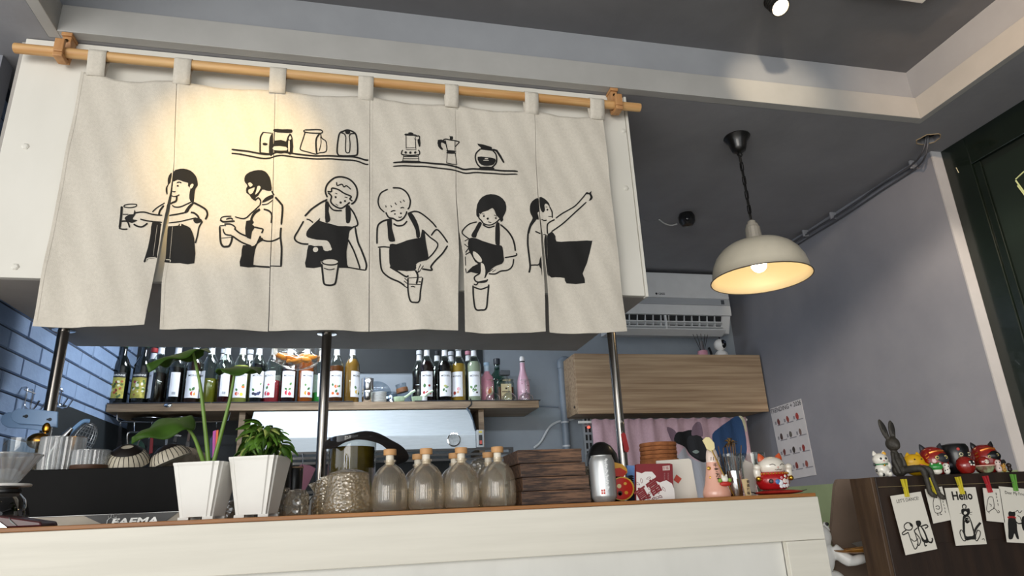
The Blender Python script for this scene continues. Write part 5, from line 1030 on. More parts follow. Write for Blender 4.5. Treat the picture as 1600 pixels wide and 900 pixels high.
for x, y, r_, c_ in ((492, 672, 20, '#e9d9a0'), (545, 650, 14, '#e0b04a'), (555, 730, 16, '#d99a34'), (500, 735, 22, '#3a2416'), (500, 742, 14, '#d9b24a')): plate(t, 'gold_print', cp8(circ((x, y), r_, 9)), 1.7375, .0008, flat(c_, .5))
o = base(993, 1.80); t = thing('blue_packet', 'blue paper packet with a dark fringe behind the red pouch', 'packet', o)
plate(t, 'sheet', cp8([(562, 490), (636, 492), (640, 800), (560, 800)]), 1.80, .006, flat('#6f97d3', .6)); plate(t, 'dark_base', cp8([(560, 690), (640, 680), (642, 800), (560, 800)]), 1.7985, .001, flat('#20344f', .6))
for k in range(4): plate(t, 'fringe', cp8([(550, 585+k*16), (600, 575+k*18), (625, 585+k*20), (600, 595+k*18)]), 1.796, .001, M_black)
o = base(1024, 1.675); t = thing('red_booklet', 'dark red booklet with white flowers and big red characters', 'booklet', o)
YQ = 1.675; cpb = lambda pts: [(880+x/5.622, 640+y/5.622) for x, y in pts]
plate(t, 'cover', cpb([(640, 485), (655, 478), (935, 472), (960, 480), (968, 660), (985, 800), (642, 800)]), YQ, .010, mat('booklet_red', '#7d1f26', .5, col2='#741b22', scale=20))
plate(t, 'white_print', cpb([(643, 545), (690, 560), (720, 545), (780, 545), (815, 585), (805, 625), (850, 640), (905, 620), (955, 650), (975, 700), (984, 798), (644, 798)]), YQ-.0008, .0006, flat('#dcd6d2', .6), 'white flower print')
rr = random.Random(9)
for k in range(26):
    x, y = rr.uniform(660, 960), rr.uniform(590, 785)
    if y < 640 and x > 810: continue
    m = MB(); pp = [P(*q, YQ-.0011) for q in cpb(leafshape(x, y, rr.uniform(30, 55), 9, rr.uniform(0, 6.28)))]; m.tube(pp+[pp[0]], .0005, 4); obj('petal_outline', m, flat('#6d1a24', .6), t)
m = MB(); q = P(*cpb([(770, 745)])[0], YQ-.0016); write(m, '真富', .040, (q.x, YQ-.0018, q.z-.004), (1, 0, .55), (-.5, 0, 1), .025); obj('big_characters', m, flat('#7a1820', .5), t)
plate(t, 'stamp', cpb([(872, 497), (935, 490), (937, 532), (875, 535)]), YQ-.0008, .0006, flat('#cdbcb4', .6))
m = MB()
for i in range(2):
    q = P(*cpb([(903, 525)])[0], YQ-.0016); write(m, '吉福'[i], .0085, (q.x-.006+.0095*i, YQ-.0018, q.z+.0005), (1, 0, 0), (0, 0, 1), .02)
    for k in range(4): q = P(*cpb([(890+i*32, 560+k*16)])[0], YQ-.0016); write(m, '恭賀新春'[k], .0042, (q.x, YQ-.0018, q.z-.002), (1, 0, 0), (0, 0, 1))
obj('small_characters', m, flat('#a8787a', .6), t)
o = base(1060, 1.735); t = thing('white_envelope', 'white card with a small red diamond behind the red booklet', 'card', o)
cpe = lambda pts: [(780+x/5, 640+y/5) for x, y in pts]
plate(t, 'sheet', cpe([(1230, 400), (1480, 382), (1500, 395), (1552, 690), (1240, 705)]), 1.735, .005, flat('#d6d1c6', .6))
plate(t, 'red_diamond', cpe([(1363, 550), (1385, 507), (1426, 540), (1400, 578)]), 1.7335, .001, flat('#b8412e', .5))
# ------------------------------------------------------------------ cork coasters on a block
M_crk2 = mat('coaster_cork', '#9a5f34', .85, col2='#7e4a26', scale=70, bump=.5, bscale=110)
YG = 1.87; o = base(1037, YG); zt_ = P(1037, 692, YG).z; rc = S(28.5, 1037, 700, YG); hc = .0108
hb_ = zt_-o.z-4*(hc+.001)
t = thing('cork_block', 'brown cork block under the round coasters', 'block', o)
obj('block', MB().lathe([(rc*1.02, 0), (rc*1.05, .003), (rc*1.05, hb_-.003), (rc*1.02, hb_)], 36, o), M_crk2, t, smooth=True)
obj('side_coaster', MB().lathe([(rc*.9, hb_-.03), (rc*.9, hb_-.018)], 30, (o.x-.052, o.y+.03, o.z)), M_crk2, t); obj('side_stand', MB().lathe([(rc*.8, 0), (rc*.8, hb_-.0302)], 30, (o.x-.052, o.y+.03, o.z)), M_crk2, t)
rr = random.Random(3)
for k, lab in enumerate(('lowest round cork coaster of the four on the block', 'second round cork coaster from the bottom', 'third round cork coaster from the bottom', 'top round cork coaster of the stack')):
    z = o.z+hb_+k*(hc+.001)+.0006; dx = rr.uniform(-.003, .003)
    tag(obj('coaster', MB().lathe([(rc*.97, 0), (rc, .002), (rc, hc-.002), (rc*.97, hc)], 36, (o.x+dx, o.y, z)), M_crk2, smooth=True), lab, 'coaster', 'round cork coasters')
# ------------------------------------------------------------------ pink pointed figurine
M_peach = mat('peach_ceramic', '#e0ac98', .3, col2='#d8a08b', scale=10, coat=.4)
o = base(1121, 1.69); t = thing('peach_figurine', 'peach ceramic finger-shaped figurine with black characters', 'figurine', o)
obj('body', MB().lathe([(.036, 0), (.038, .006), (.0365, .016), (.029, .035), (.0235, .06), (.0185, .085), (.016, .105), (.0135, .118), (.0095, .126), (0, .129)], 32, o, sx=1, sy=.85), M_peach, t, smooth=True)
obj('pale_paw', MB().lathe([(.0178, .0900), (.0172, .096), (.0164, .105), (.0139, .118), (.0100, .1265), (0, .1298)], 32, o, sx=1.01, sy=.87), flat('#e3cfc2', .3, coat=.4), t, smooth=True)
for k in range(4): obj('finger_line', MB().tube([(o.x-.012+.0065*k, o.y-.0162+abs(k-1.5)*.0016, o.z+.094), (o.x-.0095+.006*k, o.y-.0150+abs(k-1.5)*.0018, o.z+.103)], .0009, 4), flat('#5c3a30', .6), t)
m = MB()
for k, chv in enumerate('千客万来'): write(m, chv, .0125, (o.x-.003, o.y-.0184-.0031*k, o.z+.076-.0125*k), (1, 0, 0), (0, .22, 1), .02)
obj('characters', m, flat('#2c211c', .6), t)
q = o+Vector((.0115, -.030, .040))
obj('cat_charm', MB().ell(q+Vector((0, 0, .004)), (.010, .007, .009)).ell(q+Vector((-.006, 0, .012)), (.003, .003, .005)).ell(q+Vector((.006, 0, .012)), (.003, .003, .005)), flat('#e3ded2', .4), t, remesh=.0012)
obj('red_boat', MB().ell(q+Vector((0, -.001, -.008)), (.0165, .007, .0065)), flat('#b8302a', .35), t, smooth=True)
for dx in (-.0135, .0145): obj('green_ball', MB().ell(q+Vector((dx, .001, .001)), .0055, 12, 8), flat('#7fa040', .4), t, smooth=True)
for dx, dz in ((-.020, .022), (-.017, -.002)): obj('gold_charm', MB().ell(o+Vector((dx, -.012, .052+dz)), (.006, .003, .005), 10, 7), flat('#d0a24a', .4, metal=.6), t, smooth=True)
# gold leaf spoon standing in a glass
G_cup = glass('tumbler_glass', '#eef0ee', .2, .03)
o = base(1147, 1.80); t = thing('tumbler', 'clear tumbler full of dried sticks and spoons', 'glass', o)
Hg = .118
obj('wall', MB().lathe([(.034, 0), (.036, .004), (.038, Hg), (.0365, Hg), (.034, .01), (0, .01)], 30, o), G_cup, t, smooth=True)
rr = random.Random(6)
for k in range(7): a = rr.uniform(0, 6.28); tag(obj('stir_stick', MB().tube([o+Vector((.02*math.cos(a), .02*math.sin(a), .0125)), o+Vector((.03*math.cos(a)+rr.uniform(-.01, .03), .028*math.sin(a), .118+rr.uniform(.01, .035)))], .0016, 5), flat('#5c4326', .6)), 'thin brown stir stick standing in the tumbler', 'stick', 'stir sticks in the tumbler')
c0 = o+Vector((.012, .0, .148)); t = thing('dried_flower', 'dark brown dried flower head rising from the tumbler', 'flower', o+Vector((.01, 0, .013)))
obj('stalk', MB().tube([o+Vector((.008, 0, .013)), c0], .0018, 6), flat('#6d4c28', .7), t)
for k in range(26):
    a, b = rr.uniform(0, 6.28), rr.uniform(-.6, 1.4); d = Vector((math.cos(a)*math.cos(b), math.sin(a)*math.cos(b), math.sin(b)))
    obj('petal', MB().tube([c0, c0+d*.012+Vector((0, 0, .003)), c0+d*.020+Vector((rr.uniform(-.004, .004), 0, -.003))], [.0012, .0022, .0008], 5), flat('#33220f' if k % 3 else '#7a5a2a', .7), t)
o2 = base(1151, 1.70); t = thing('silver_cup', 'slim polished silver cup in front of the tumbler', 'cup', o2)
obj('wall', MB().lathe([(.017, 0), (.018, .002), (.018, .066), (.0165, .066), (.0165, .006), (0, .006)], 26, o2), M_chrome, t, smooth=True)
for k in range(5): a = k*1.25; tag(obj('steel_spoon', MB().tube([o2+Vector((.009*math.cos(a), .009*math.sin(a), .008)), o2+Vector((.014*math.cos(a), .014*math.sin(a), .07)), o2+Vector((.017*math.cos(a), .016*math.sin(a), .105))], [.0012, .0014, .004], 6), M_chrome, smooth=True), 'steel spoon handle standing in the silver cup', 'spoon', 'spoons in the silver cup')
t = thing('leaf_spoon', 'gold spoon with a cream leaf-shaped end leaning beside the figurine', 'spoon', base(1147, 1.665))
pA, pB = base(1147, 1.665)+Vector((0, 0, .002)), P(1112, 703, 1.66)
obj('shaft', MB().tube([pA, pB], .0018, 7), mat('gold_metal', '#c9a14a', .25, 1), t, smooth=True)
lp = [(1098, 688), (1103, 683), (1108, 683), (1112, 687), (1116, 692), (1117, 700), (1113, 706), (1105, 702), (1102, 695)]
obj('leaf_end', MB().prism([(P(x, y, 1.66).x, P(x, y, 1.66).z) for x, y in lp], 1.659, 1.664, 'xz'), flat('#e6d9a4', .4), t, bevel=.001)
o3 = base(1185, 1.86); t = thing('tumbler', 'empty clear tumbler behind the lucky cat', 'glass', o3)
obj('wall', MB().lathe([(.034, 0), (.036, .004), (.037, .124), (.0355, .124), (.034, .01), (0, .01)], 30, o3), G_cup, t, smooth=True)
o4 = base(1172, 1.80); tag(obj('folded_napkin', MB().prism([(o4.x-.012, o4.z), (o4.x+.02, o4.z), (o4.x+.024, o4.z+.09), (o4.x+.002, o4.z+.10), (o4.x-.01, o4.z+.085)], 1.80, 1.806), flat('#d3cdc4', .8)), 'folded pale napkin behind the lucky cat', 'napkin')
o5 = base(1170, 1.662); t = thing('wooden_tag', 'small upright wooden plaque with dark characters', 'plaque', o5)
obj('plaque', MB().box(-.0085, .0085, 0, .003, 0, .043, Matrix.Translation(o5) @ Matrix.Rotation(-.12, 4, 'Y')), flat('#cdb48a', .6, col2='#bfa478', scale=30, stretch=(1, 1, .2)), t)
m = MB()
for k, chv in enumerate('開運招福'): write(m, chv, .0088, (o5.x+.001-.0012*k+.0025, o5.y-.0008, o5.z+.032-.0095*k), (1, 0, 0), (0, 0, 1), .02)
obj('characters', m, flat('#3a2a1c', .6), t)
# ------------------------------------------------------------------ red lucky cat on a cushion
M_redc = mat('red_ceramic', '#a8161c', .2, col2='#9c1218', scale=10, coat=.6); M_wc = mat('white_ceramic', '#e6dfd2', .25, coat=.5, col2='#dfd8cb', scale=8); M_goldc = mat('gold_leafing', '#c99a3a', .25, .9)
o = base(1213, 1.715); t = thing('cushion', 'flat red brocade cushion under the lucky cat', 'cushion', o)
obj('pad', MB().ell(o+Vector((.008, 0, .006)), (.072, .045, .0065), 28, 10), mat('red_brocade', '#a31c1c', .6, col2='#c03a28', scale=60), t, smooth=True)
for s_, e_ in ((-1, (-.070, 0)), (1, (.084, 0))): obj('tassel', MB().tube([o+Vector((e_[0]*.9, 0, .006)), o+Vector((e_[0]+s_*.012, -.004, .010))], [.002, .0008], 5), flat('#2c2020', .6), t)
zc = o.z+.0128; t = thing('lucky_cat', 'red and white ceramic lucky cat with both paws raised', 'figurine', (o.x, o.y, zc)); C_ = Vector((o.x-.004, o.y, zc))
obj('body', MB().lathe([(.030, 0), (.040, .004), (.047, .018), (.046, .032), (.040, .044), (.030, .050), (0, .051)], 36, C_, sy=.85), M_redc, t, smooth=True)
hd = obj('head', MB().ell(C_+Vector((0, -.004, .062)), (.039, .031, .027), 30, 18), M_wc, t, smooth=True)
for s_ in (-1, 1):
    obj('ear', MB().lathe([(.012, 0), (.009, .010), (.002, .019), (0, .0195)], 14, sy=.6, M=Matrix.Translation(C_+Vector((s_*.026, -.002, .080))) @ Matrix.Rotation(s_*.35, 4, 'Y')), flat('#c9562e', .35), t, smooth=True)
    obj('paw', MB().ell(C_+Vector((s_*.049, -.006, .046)), (.011, .010, .018), 16, 10).ell(C_+Vector((s_*.049, -.010, .060)), (.011, .010, .009), 16, 10), M_wc, t, remesh=.0018)
    obj('bell', MB().ell(C_+Vector((s_*.050, -.012, .030)), .0075, 14, 9), M_goldc, t, smooth=True)
    e = MB().tube(smooth_line([C_+Vector((s_*.007, -.0352, .063)), C_+Vector((s_*.014, -.0338, .067)), C_+Vector((s_*.022, -.0305, .065))], 4), .0008, 5); obj('eye_line', e, flat('#2a1c18', .5), hd)
    w = MB().tube(smooth_line([C_+Vector((0, -.0362, .054)), C_+Vector((s_*.005, -.0356, .051)), C_+Vector((s_*.010, -.0345, .053))], 4), .0007, 5); obj('mouth_line', w, flat('#2a1c18', .5), hd)
obj('nose', MB().ell(C_+Vector((0, -.0352, .058)), (.002, .0015, .0015), 8, 6), flat('#c0504a', .4), hd)
obj('collar', MB().tube([C_+Vector((.041*math.cos(a*.209), .034*math.sin(a*.209)-.002, .0425)) for a in range(30)], .0034, 7, closed=True), flat('#b83a20', .4), t, smooth=True)
for k in range(15): a = math.pi+math.pi*(k+.5)/15; obj('gold_bead', MB().ell(C_+Vector((.0435*math.cos(a), .0365*math.sin(a)-.002, .0425)), .0026, 8, 6), M_goldc, t, smooth=True)
rr = random.Random(12)
for k, (a, z, c_, s_) in enumerate(((-.05, .018, '#dfe3e8', .010), (.18, .022, '#e6d9d0', .009), (.36, .020, '#dcd0d0', .009), (-.16, .020, '#3f6ea8', .009), (.05, .030, '#c98a96', .006), (.28, .034, '#e9e2d6', .006), (.45, .028, '#d0b070', .005), (-.02, .008, '#e0dcdc', .007), (.14, .009, '#dfe0e4', .007), (.30, .009, '#e4e0dc', .007), (.42, .012, '#dad6d6', .007), (-.45, .022, '#1d1416', .008))):
    ang = -math.pi/2+a*1.35; rz_ = .0472 if .012 < z < .028 else .0452; c = C_+Vector((rz_*math.cos(ang), rz_*.85*math.sin(ang), z))
    obj('painted_motif', MB().ell(c, (s_*.8, .0016, s_*.75), 10, 6, Matrix.Translation(c) @ Matrix.Rotation(ang+math.pi/2, 4, 'Z') @ Matrix.Translation(-c)), flat(c_, .4), t, smooth=True)
# red key tag on the right pole
p = P(984, 693, 2.58); t = thing('key_tag', 'red plastic tag hanging on a chain from the steel pole', 'tag', p)
cpk = lambda pts: [(880+x/5.622, 640+y/5.622) for x, y in pts]
plate(t, 'tag_plate', cpk([(510, 215), (530, 200), (548, 215), (580, 345), (572, 372), (555, 375), (542, 360)]), 2.58, .006, flat('#a8282a', .4))
obj('chain', MB().tube(smooth_line([P(972, 675, 2.585), P(970, 665, 2.60), P(971, 657, 2.603), P(974, 662, 2.59), P(973, 676, 2.583)], 4), .0025, 6), M_chrome, t)
# ------------------------------------------------------------------ espresso machine back, left end of the bar
YM = 2.20; mx0, mx1 = P(27, 740, YM).x, P(278, 740, YM).x+.12; mz1 = P(150, 731.5, YM).z; mz0 = P(150, 804, YM).z
t = thing('espresso_machine', 'espresso machine seen from its black back panel', 'coffee machine', ((mx0+mx1)/2, 2.4, .9))
M_mblk = mat('machine_black', '#070707', .7, col2='#0a0a0a', scale=30, spec=.2)
obj('back_panel', MB().box(mx0, mx1, YM, YM+.012, mz0, mz1), M_mblk, t, bevel=.003)
obj('chassis', MB().box(mx0+.01, mx1, YM+.0125, 2.63, .93, mz1-.004), M_steel, t, bevel=.004)
obj('lower_band', MB().box(mx0+.005, mx1, YM+.004, YM+.012, .95, mz0-.001), mat('warm_brushed_steel', '#8f867a', .5, .3, col2='#a39a8c', scale=6), t, bevel=.002)
for x in (mx0+.05, mx1-.05):
    for y in (2.26, 2.58): obj('foot', MB().lathe([(.022, 0), (.018, .03)], 14, (x, y, .9003)), M_black, t)
q = [P(x, y, YM+.002) for x, y in ((131, 805.5), (279, 799.5), (258, 815), (235, 830), (185, 832), (164, 821))]
pl = obj('name_plate', MB().prism([(p.x, min(p.z, mz0-.002)) for p in q], YM+.0015, YM+.0038, 'xz'), flat('#17181a', .4), t)
m = MB(); a = P(209, 819, YM); write(m, 'FAEMA', .0265, (a.x, YM+.001, a.z-.001), (1, 0, .0), (.25, 0, 1), .035, sx=1.5); obj('lettering', m, flat('#c9c9c6', .35, metal=.4), pl)
lg = [(167, 820), (168, 813), (174, 808), (176, 811), (181, 808), (184, 814), (186, 819)]
m = MB().tube([P(x, y, YM+.0005) for x, y in lg], .0016, 5); m.tube([P(x, y, YM+.0005) for x, y in ((166, 820), (187, 818.5))], .0016, 5); obj('emblem', m, flat('#c9c9c6', .35), pl)
for k, (x0, y0, x1, y1) in enumerate(((170, 810, 170, 806), (174, 807, 174, 804), (178, 808, 178, 804), (182, 809, 183, 806))): obj('emblem_ray', MB().tube([P(x0, y0, YM+.0005), P(x1, y1, YM+.0005)], .0012, 4), flat('#c9c9c6', .35), pl)
MZ = mz1-.004+.0005
def mbase(px, Y): return base(px, Y, MZ, 728)
G_rib = glass('ribbed_jar_glass', '#e9eaea', .3, .06, frost=.2)
def ribbed(name, lab, cat, px, Y, r, h, taper=1.0, group=None):
    o = mbase(px, Y); t = thing(name, lab, cat, o, group)
    m = MB(); m.lathe([(r*.9*taper, 0), (r*taper, .004), (r, h*.55), (r, h)], 150, o, ribs=(30, .030), close=True).lathe([(r*.97, h), (r*.96, h*.5), (r*.93*taper, .006), (0, .006)], 40, o); obj('wall', m, G_rib, t, smooth=True)
    obj('rim', MB().tube([(o.x+r*math.cos(a*.157), o.y+r*math.sin(a*.157), o.z+h) for a in range(40)], .0018, 6, closed=True), G_rib, t, smooth=True); return t, o
ribbed('ribbed_pitcher', 'large ribbed clear pitcher on the espresso machine', 'pitcher', 91, 2.36, .060, .108, .93)
tj, oj = ribbed('ribbed_jar', 'ribbed clear jar with a wooden base ring on the espresso machine', 'jar', 139, 2.32, .050, .064)
obj('wooden_ring', MB().lathe([(.0515, .008), (.053, .010), (.053, .020), (.0515, .021)], 36, oj, close=True), flat('#4a2f1e', .6), tj, smooth=True)
ribbed('ribbed_tumbler', 'ribbed clear tumbler just right of the pitcher', 'glass', 122, 2.47, .032, .082); ribbed('ribbed_tumbler', 'small ribbed tumbler behind the wood-ringed jar', 'glass', 140, 2.55, .034, .078); ribbed('ribbed_tumbler', 'small ribbed tumbler beside the striped bowl', 'glass', 167, 2.50, .030, .045)
o = mbase(29, 2.36); t = thing('glass_bowl', 'tall clear glass beaker at the left end of the machine', 'glass', o); obj('wall', MB().lathe([(.030, 0), (.038, .006), (.052, .06), (.055, .108), (.053, .108), (.049, .06), (.034, .01), (0, .01)], 30, o), G_cup, t, smooth=True)
M_brass = mat('brass', '#a3742c', .22, 1)
o_ = mbase(50, 2.47); t = thing('brass_scoop', 'brass scoop bowl standing behind the clear beaker', 'scoop', o_)
obj('bowl', MB().ell(o_+Vector((0, 0, .115)), (.035, .022, .026), 18, 12), M_brass, t, smooth=True); obj('handle', MB().tube([o_, o_+Vector((.0, 0, .10))], .006, 8), M_brass, t)
o_ = mbase(60, 2.54); t = thing('brass_spoon', 'small brass spoon tip above the beaker', 'spoon', o_)
obj('tip', MB().ell(o_+Vector((-.004, 0, .165)), (.013, .006, .018), 14, 9), M_brass, t, smooth=True); obj('handle', MB().tube([o_, o_+Vector((-.004, 0, .15))], .004, 7), M_brass, t)
o_ = mbase(80, 2.50); t = thing('steel_pourer', 'shiny steel pouring spout leaning out of the pitcher group', 'jug', o_)
obj('spout', MB().tube([o_+Vector((-.012, 0, 0)), o_+Vector((-.012, 0, .06)), o_+Vector((-.004, 0, .10)), o_+Vector((.036, 0, .158))], [.02, .022, .02, .006], 16), M_chrome, t, smooth=True)
o_ = mbase(108, 2.52); t = thing('brass_cup', 'crumpled brass cup between pitcher and sieve', 'cup', o_)
obj('cup', MB().lathe([(.024, 0), (.026, .06), (.032, .13), (.029, .131), (.024, .06)], 16, o_, ribs=(5, .06)), M_brass, t, smooth=True)
o_ = mbase(120, 2.60); t = thing('wire_sieve', 'round wire mesh sieve with a pale blue handle', 'sieve', o_)
Msv = Matrix.Translation(o_+Vector((0, 0, .128))) @ Matrix.Rotation(.35, 4, 'Y')
obj('mesh', MB().ell((0, 0, 0), (.036, .034, .062), 20, 14, Msv), mat('sieve_wire', '#b8bcc0', .35, .8), t, wire=.0022)
obj('handle', MB().tube(smooth_line([Msv @ Vector((-.03, -.03, -.06)), Msv @ Vector((-.037, -.036, 0)), Msv @ Vector((-.022, -.03, .055)), Msv @ Vector((-.005, -.02, .066))], 5), .007, 8), flat('#7fa8d6', .4), t, smooth=True)
obj('foot_rod', MB().tube([o_, o_+Vector((-.012, 0, .075))], .004, 6), M_chrome, t)
# upturned striped bowls, furry cloth
M_cream = mat('cream_stoneware', '#cfc6b2', .5, col2='#c5bca8', scale=12); M_brn = flat('#17100d', .5)
def bowl(px, Y, lab, tilt, lean=0):
    t = thing('striped_bowl', lab, 'bowl', (0, 0, 0), 'striped upturned bowls'); R = .068
    prof = [(R, 0), (R*.97, .012), (R*.80, .032), (R*.52, .046)]
    obj('wall', MB().lathe(prof, 40, close=True), M_cream, t, smooth=True, thick=.002)
    obj('dark_crown', MB().lathe([(R*.70, .0395), (R*.66, .043), (R*.50, .050), (R*.34, .057), (R*.30, .057), (R*.30, .050)], 36, close=True), M_brn, t, smooth=True)
    obj('foot_disc', MB().lathe([(R*.30, .050), (R*.29, .053), (0, .053)], 30), M_cream, t, smooth=True)
    for k in range(26):
        a = 2*math.pi*k/26; obj('stripe', MB().tube([(r*1.012*math.cos(a), r*1.012*math.sin(a), z+.0012) for r, z in prof], .0011, 4), M_brn, t)
    o = mbase(px, Y); place(t, o+Vector((0, 0, .001+abs(math.sin(lean))*R*.92+abs(math.sin(tilt))*R*.93)), 0, lean, tilt, .92); return t
bowl(197, 2.36, 'cream striped bowl upside down beside the wood-ringed jar', 0, .50); bowl(265, 2.38, 'cream striped bowl tipped over next to the tall plant', -.42, .1)
o = mbase(284, 2.53); rr = random.Random(5)
def fur(u, v):
    a = u*2*math.pi; b = v*math.pi/2; q = 1+.05*math.sin(a*7+v*9)+rr.uniform(-.03, .03)
    return (o.x+.098*q*math.cos(b)*math.cos(a), o.y+.06*q*math.cos(b)*math.sin(a), o.z+.088*q*math.sin(b))
tag(obj('shaggy_cloth', MB().grid(fur, 60, 20), mat('shaggy_beige', '#9a8f7e', .95, col2='#857a6a', scale=60, bump=1, bscale=90), smooth=True), 'shaggy beige cloth heaped behind the tall plant', 'cloth')
# pale blue wall plates and wire hooks
for xo, yo, Y, lab in ((0, 0, 2.585, 'pale blue plastic plate with two keyholes on the left pole'), (-16, 6, 2.60, 'second pale blue plastic plate half hidden behind the first')):
    pts = [(90+xo, 643+yo), (89+xo, 668+yo), (60+xo, 664+yo), (28+xo, 662+yo), (19+xo, 657+yo), (16+xo, 650+yo), (19+xo, 643+yo), (28+xo, 638+yo), (60+xo, 640+yo)]
    t = thing('hook_plate', lab, 'plate', P(55+xo, 668+yo, Y), 'pale blue hook plates')
    obj('plate', MB().prism([(P(x, y, Y).x, P(x, y, Y).z) for x, y in pts], Y, Y+.010), mat('pale_blue_plastic', '#86a9d3', .4, col2='#7ea1cb', scale=12), t, bevel=.002)
    if xo == 0:
        for x, y in ((41, 650.5), (78, 655.5)):
            c = P(x, y, Y); obj('keyhole', MB().lathe([(.006, 0), (.006, .0012), (0, .0013)], 12, M=Matrix.Translation(c) @ Matrix.Rotation(math.pi/2, 4, 'X')).box(c.x-.010, c.x, Y-.0012, Y, c.z-.0028, c.z+.0028), flat('#16202c', .6), t)
        obj('clamp', MB().box(-1.09, -1.05, Y+.0105, 2.66-.0195, P(72, 652, Y).z-.01, P(72, 652, Y).z+.01), M_chrome, t)
for k, (x, y, lab) in enumerate(((44, 622, 'small chrome wire hook on the brick wall left of the pole'), (90, 618, 'small chrome wire hook on the brick wall right of the pole'))):
    p = P(x, y, 2.9 if k == 0 else 3.1); p = PX(x, y, XL+.03); t = thing('wire_hook', lab, 'hook', p, 'chrome wire hooks')
    obj('wire', MB().tube(smooth_line([(XL+.001, p.y, p.z+.04), (XL+.02, p.y, p.z+.035), (XL+.022, p.y, p.z-.03), (XL+.05, p.y, p.z-.045), (XL+.07, p.y, p.z-.01)], 5), .004, 6), M_chrome, t, smooth=True)
    obj('wire', MB().tube(smooth_line([(XL+.001, p.y+.05, p.z+.04), (XL+.02, p.y+.05, p.z+.035), (XL+.022, p.y+.05, p.z-.03), (XL+.05, p.y+.05, p.z-.045), (XL+.07, p.y+.05, p.z-.01)], 5), .004, 6), M_chrome, t, smooth=True)
    obj('cross_wire', MB().tube([(XL+.02, p.y-.02, p.z+.03), (XL+.02, p.y+.07, p.z+.03)], .003, 6), M_chrome, t)
# glass dripper on a server
o = base(-6, 1.76); t = thing('glass_dripper', 'glass coffee dripper with a white collar at the left counter end', 'dripper', (o.x, o.y, EZ+.10))
zz = EZ+.106
obj('collar', MB().lathe([(.030, -.003), (.050, -.003), (.052, 0), (.050, .002), (.030, .003)], 40, (o.x, o.y, zz)), M_white, t, smooth=True)
obj('cone', MB().lathe([(.020, .004), (.026, .008), (.062, .066), (.060, .066), (.024, .010), (.018, .006)], 90, (o.x, o.y, zz), ribs=(18, .03), close=True), G_rib, t, smooth=True)
obj('cone_rim', MB().tube([(o.x+.0625*math.cos(a*.157), o.y+.0625*math.sin(a*.157), zz+.066) for a in range(40)], .0018, 6, closed=True), G_rib, t, smooth=True)
obj('handle', MB().tube(smooth_line([(o.x-.003, o.y-.055, zz+.05), (o.x-.006, o.y-.068, zz+.058), (o.x-.008, o.y-.066, zz+.03), (o.x-.008, o.y-.05, zz+.004)], 5), .004, 8), M_white, t, smooth=True)
t = thing('coffee_server', 'dark-tinted glass server under the dripper', 'server', o)
obj('glass', MB().lathe([(.040, 0), (.052, .006), (.056, .03), (.046, .060), (.030, .076), (.032, .086), (.029, .0872)], 32, o, close=True), glass('smoky_server', '#6d6a66', .3, .04), t, smooth=True)
obj('neck_ring', MB().lathe([(.0305, .074), (.033, .076), (.033, .081), (.0305, .083)], 32, o, close=True), M_black, t, smooth=True)
x0, x1 = base(-22, 1.67).x, base(70, 1.67).x
t = thing('red_pouch', 'dark red flat pouch with a steel corner lying on the counter', 'pouch', (x0, 1.70, ZTOP))
obj('pouch', MB().prism([(x0, ZTOP+.0005), (x1, ZTOP+.0005), (x1-.004, ZTOP+.010), (x0+.02, ZTOP+.026), (x0, ZTOP+.026)], 1.655, 1.74), mat('oxblood_leather', '#4a0f16', .35, col2='#3c0b11', scale=30), t, bevel=.003)
obj('grey_flap', MB().prism([(x0+.05, ZTOP+.011), (x1-.045, ZTOP+.003), (x1-.06, ZTOP+.016), (x0+.045, ZTOP+.022)], 1.652, 1.6545), flat('#5c6460', .4), t)
obj('steel_corner', MB().prism([(x1-.085, ZTOP+.001), (x1-.062, ZTOP+.001), (x1-.080, ZTOP+.014)], 1.650, 1.6515), M_chrome, t)
# ------------------------------------------------------------------ rail of utensils under the shelf
YU = 3.84; rl = [P(x, y, YU) for x, y in ((183, 645), (183, 656), (186, 659), (260, 660), (350, 658.5), (357, 657), (360, 643))]
rl[0].z = rl[-1].z = ZS-.0425
t = thing('utensil_rail', 'thin chrome rail hung under the left end of the shelf', 'rail', rl[3]); obj('bar', MB().tube(rl, .004, 8), M_chrome, t, smooth=True)
def hang(name, lab, cat, px, parts):
    top = P(px, 660, YU); t = thing(name, lab, cat, (top.x, YU, top.z-.2))
    obj('hook', MB().tube(smooth_line([(top.x, YU+.006, top.z-.002), (top.x, YU, top.z+.007), (top.x, YU-.007, top.z-.002), (top.x, YU-.004, P(px, 668, YU).z)], 4), .0022, 6), M_chrome, t)
    for nm, poly, m_, dy in parts: obj(nm, MB().prism([(P(x, y, YU).x, P(x, y, YU).z) for x, y in poly], YU-.006+dy, YU+.002+dy), m_, t, bevel=.001)
hang('slotted_turner', 'black slotted turner, leftmost on the utensil rail', 'utensil', 189, [('handle', [(186, 666), (191, 666), (190, 690), (185, 690)], M_blk, 0), ('blade', [(184, 690), (191, 690), (189, 712), (181, 712)], M_blk, -.0005)])
hang('green_lid', 'dark green round lid hanging on the utensil rail', 'lid', 210, [('disc', circ((212, 700), 14), flat('#14382a', .5), .012)])
t = thing('wire_masher', 'bent steel wire masher before the green lid', 'utensil', P(209, 710, YU-.02))
obj('wire', MB().tube(smooth_line([P(x, y, YU-.022) for x, y in ((201, 706), (199, 690), (200, 677), (210, 675.5), (219, 677), (217, 690), (210, 706))], 4), .005, 7), M_chrome, t, smooth=True)
obj('hook', MB().tube([P(210, 659.5, YU), P(210, 676, YU-.022)], .002, 5), M_chrome, t)
